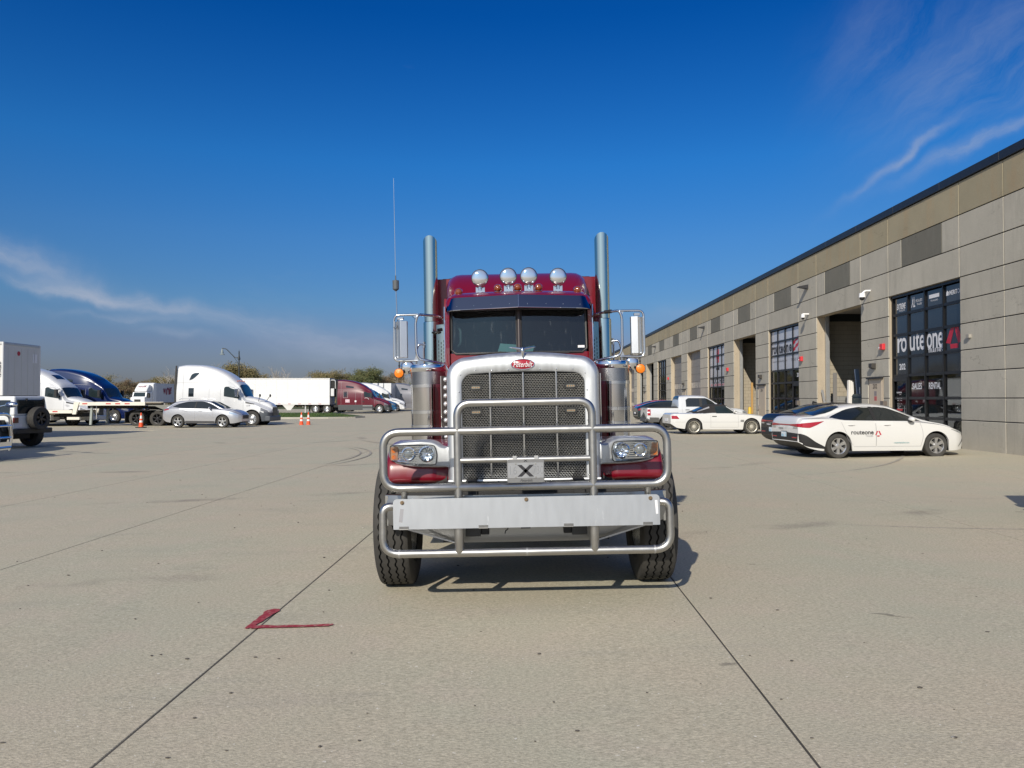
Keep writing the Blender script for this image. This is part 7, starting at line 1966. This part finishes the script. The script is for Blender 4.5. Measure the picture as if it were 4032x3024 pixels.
# exhaust stacks
def stack(sg):
    r_ = .091
    def f(u, v):
        a = 2*math.pi*u; x = r_*math.cos(a); y = r_*math.sin(a); zt = 3.615 - .95*(y+r_)
        z = 2.3 + (zt-2.3)*v
        return (sg*1.105+x, 3.5+y, z)
    s = P('exhaust_stack', MB().grid(f, 40, 12, closeu=True), STACKM, smooth=50)
    P('stack_lining', MB().grid(lambda u, v: (sg*1.105+(f(u,1)[0]-sg*1.105)*.95, 3.5+(f(u,1)[1]-3.5)*.95, f(u,1)[2]-.002-.4*v), 40, 3, closeu=True), DARK, s)
    P('muffler', MB().lathe([(r_+.002,2.515),(.108,2.505),(.110,2.49),(.110,1.0)], c=(sg*1.10,3.5,0), n=40), STACKM, s)
    # perforated heat shield between stack and cab
    sd = P('heat_shield', MB().grid(lambda u, v: (sg*(.80+.22*u), 3.20-.05*math.sin(u*2.2)+.1*u, 1.0+1.45*v), 12, 2), mat('shield_steel', (.50,.60,.57), .16, 1, var=.25, vscale=5), s)
    h = MB()
    for j in range(26):
        for i in range(6):
            z = 1.05+.046*j + .023*(i % 2); u = .12+.15*i
            if z > 2.18 + .03*i: continue
            x = sg*(.80+.22*u); y = 3.20-.05*math.sin(u*2.2)+.1*u-.002
            h.add([(x-.0045,y,z),(x+.0045,y,z),(x+.0045,y,z+.03),(x-.0045,y,z+.03)], [(0,1,2,3)])
    P('shield_slots', h, RUBBERD, s, smooth=0, kind='stuff')
    P('shield_hole', MB().cyl((sg*.90,3.20,2.36),(sg*.90,3.185,2.36),.022,n=14).cyl((sg*.90,3.20,2.26),(sg*.90,3.185,2.26),.022,n=14), RUBBERD, s)
    P('grab_rail', MB().tube(rpath([(sg*1.06,2.35,2.135),(sg*1.14,2.33,2.145),(sg*1.165,2.33,2.05),(sg*1.165,2.33,1.3)], .06), .012, 10).cyl((sg*1.075,2.35,2.10),(sg*1.075,2.35,2.17),.014,n=10).tube([(sg*1.08,2.35,2.12),(sg*1.085,2.35,1.3)], .011, 8), CHROME_R)
both(stack)
# mirrors
def mirr(sg):
    my = 1.6
    m = P('mirror_arm', MB().tube([(sg*x, y, z) for x, y, z in [tuple(q) for q in rpath([(.77,1.92,2.385),(.90,1.75,2.40),(1.05,my,2.40),(1.075,my,2.33),(1.072,my,2.02),(1.05,my,1.935),(.95,my+.02,1.915),(.79,1.74,1.885),(.735,1.72,1.78)], .05)]], .0135, 12), CHROME_R)
    P('mirror_hoop', MB().tube([(sg*x, y, z) for x, y, z in [tuple(q) for q in rpath([(1.06,my,2.398),(1.30,my,2.396),(1.303,my,1.915),(1.06,my,1.922)], .06)]], .0115, 12), CHROME_R, m)
    P('gusset', MB().prism([(sg*1.045,2.405),(sg*1.10,2.405),(sg*1.073,2.345)], 'y', my-.006, my+.006).prism([(sg*1.045,1.915),(sg*1.10,1.915),(sg*1.073,1.975)], 'y', my-.006, my+.006), CHROME_R, m, smooth=0)
    hs = [(1.160,my-.045),(1.230,my-.062),(1.234,my-.050),(1.292,my+.02),(1.292,my+.07),(1.160,my+.02)] if True else None
    P('mirror_housing', MB().prism([(sg*x, y) for x, y in hs], 'z', 1.948, 2.330), mat('mirror_back_steel', (.80,.81,.82), .28, 1, var=.08), m, smooth=0, bevel=.003)
    P('mirror_glass', MB().box(*sorted((sg*1.17,sg*1.285)), my+.066, my+.069, 1.96, 2.32), CARGLASSC, m, smooth=0)
    P('heater_box', MB().box(*sorted((sg*1.20,sg*1.262)), my-.02, my+.02, 2.345, 2.372), CHROME_R, m, smooth=0, bevel=.004)
    P('convex_mirror', MB().sphere((sg*1.170,my+.02,1.850), .074, 28, 14, sc=(1,.40,1)), CHROME, m, smooth=70)
    P('lamp_stem', MB().cyl((sg*1.250,my-.01,1.91),(sg*1.250,my-.02,1.835),.006,n=8).sphere((sg*1.25,my-.015,1.868), .011, 8, 6), BLACK, m)
    q = P('turn_lamp', MB().lathe([(.050,.03),(.050,.0),(.046,-.006)], c=(sg*1.252,my-.03,1.790), axis='y', n=28), BLACK, m)
both(mirr)
for sg in (-1,1):
    P('lamp_lens', MB().lathe([(.001,-.014),(.03,-.012),(.046,-.004),(.047,.0)], c=(sg*1.252,1.568,1.790), axis='y', n=28), ORANGE)
P('wiring', MB().tube([(-1.11,1.6,2.38),(-1.08,1.59,2.36),(-1.075,1.59,2.30)], .003, 5).tube([(-1.262,1.59,2.35),(-1.258,1.58,2.28),(-1.28,1.58,2.25),(-1.30,1.58,2.27)], .0035, 5), BLACK)
P('arm_wrap', MB().cyl((.915,1.735,2.402),(.975,1.675,2.402),.020,n=10), BLACK)
an = P('antenna', MB().tube([(-1.268,1.6,2.395),(-1.27,1.6,2.50),(-1.274,1.6,2.68)], .0055, 8).tube([(-1.276,1.6,2.76),(-1.278,1.6,3.3),(-1.28,1.6,3.83)], [.0035,.003,.0025], 6), CHROME_R)
P('antenna_coil', MB().lathe([(.006,2.645),(.033,2.668),(.034,2.758),(.006,2.765),(.006,2.81)], c=(-1.275,1.6,0), n=20), mat('grey_antenna_coil', (.09,.10,.11), .4), an)
P('work_lamp', MB().tube([(-.83,1.95,2.27),(-.88,1.93,2.26)], .018, 8).sphere((-.89,1.92,2.235), .03, sc=(1.8,1,.6)), BLACK)

# small litter on the slabs
rl = random.Random(11)
lit = MB()
for i in range(260):
    y = 1.5 + 22*rl.random()**1.4; x = rl.uniform(-.75, .75)*y
    if abs(x) > 11: continue
    s_ = rl.uniform(.003,.010); a = rl.uniform(0,3.14)
    lit.sphere((x, y, G(x)+s_*.3), s_, 5, 4, sc=(rl.uniform(.8,2.2), 1, .5))
o = lit.build('pebbles', mat('dark_pebbles', (.09,.08,.07), .8, var=.5, vscale=3, world_pos=True, col2=(.5,.48,.44), c2scale=.9, c2lo=.6, c2hi=.62), None, kind='stuff'); tag(o, 'loose grit and pebbles scattered on the slabs', 'grit')
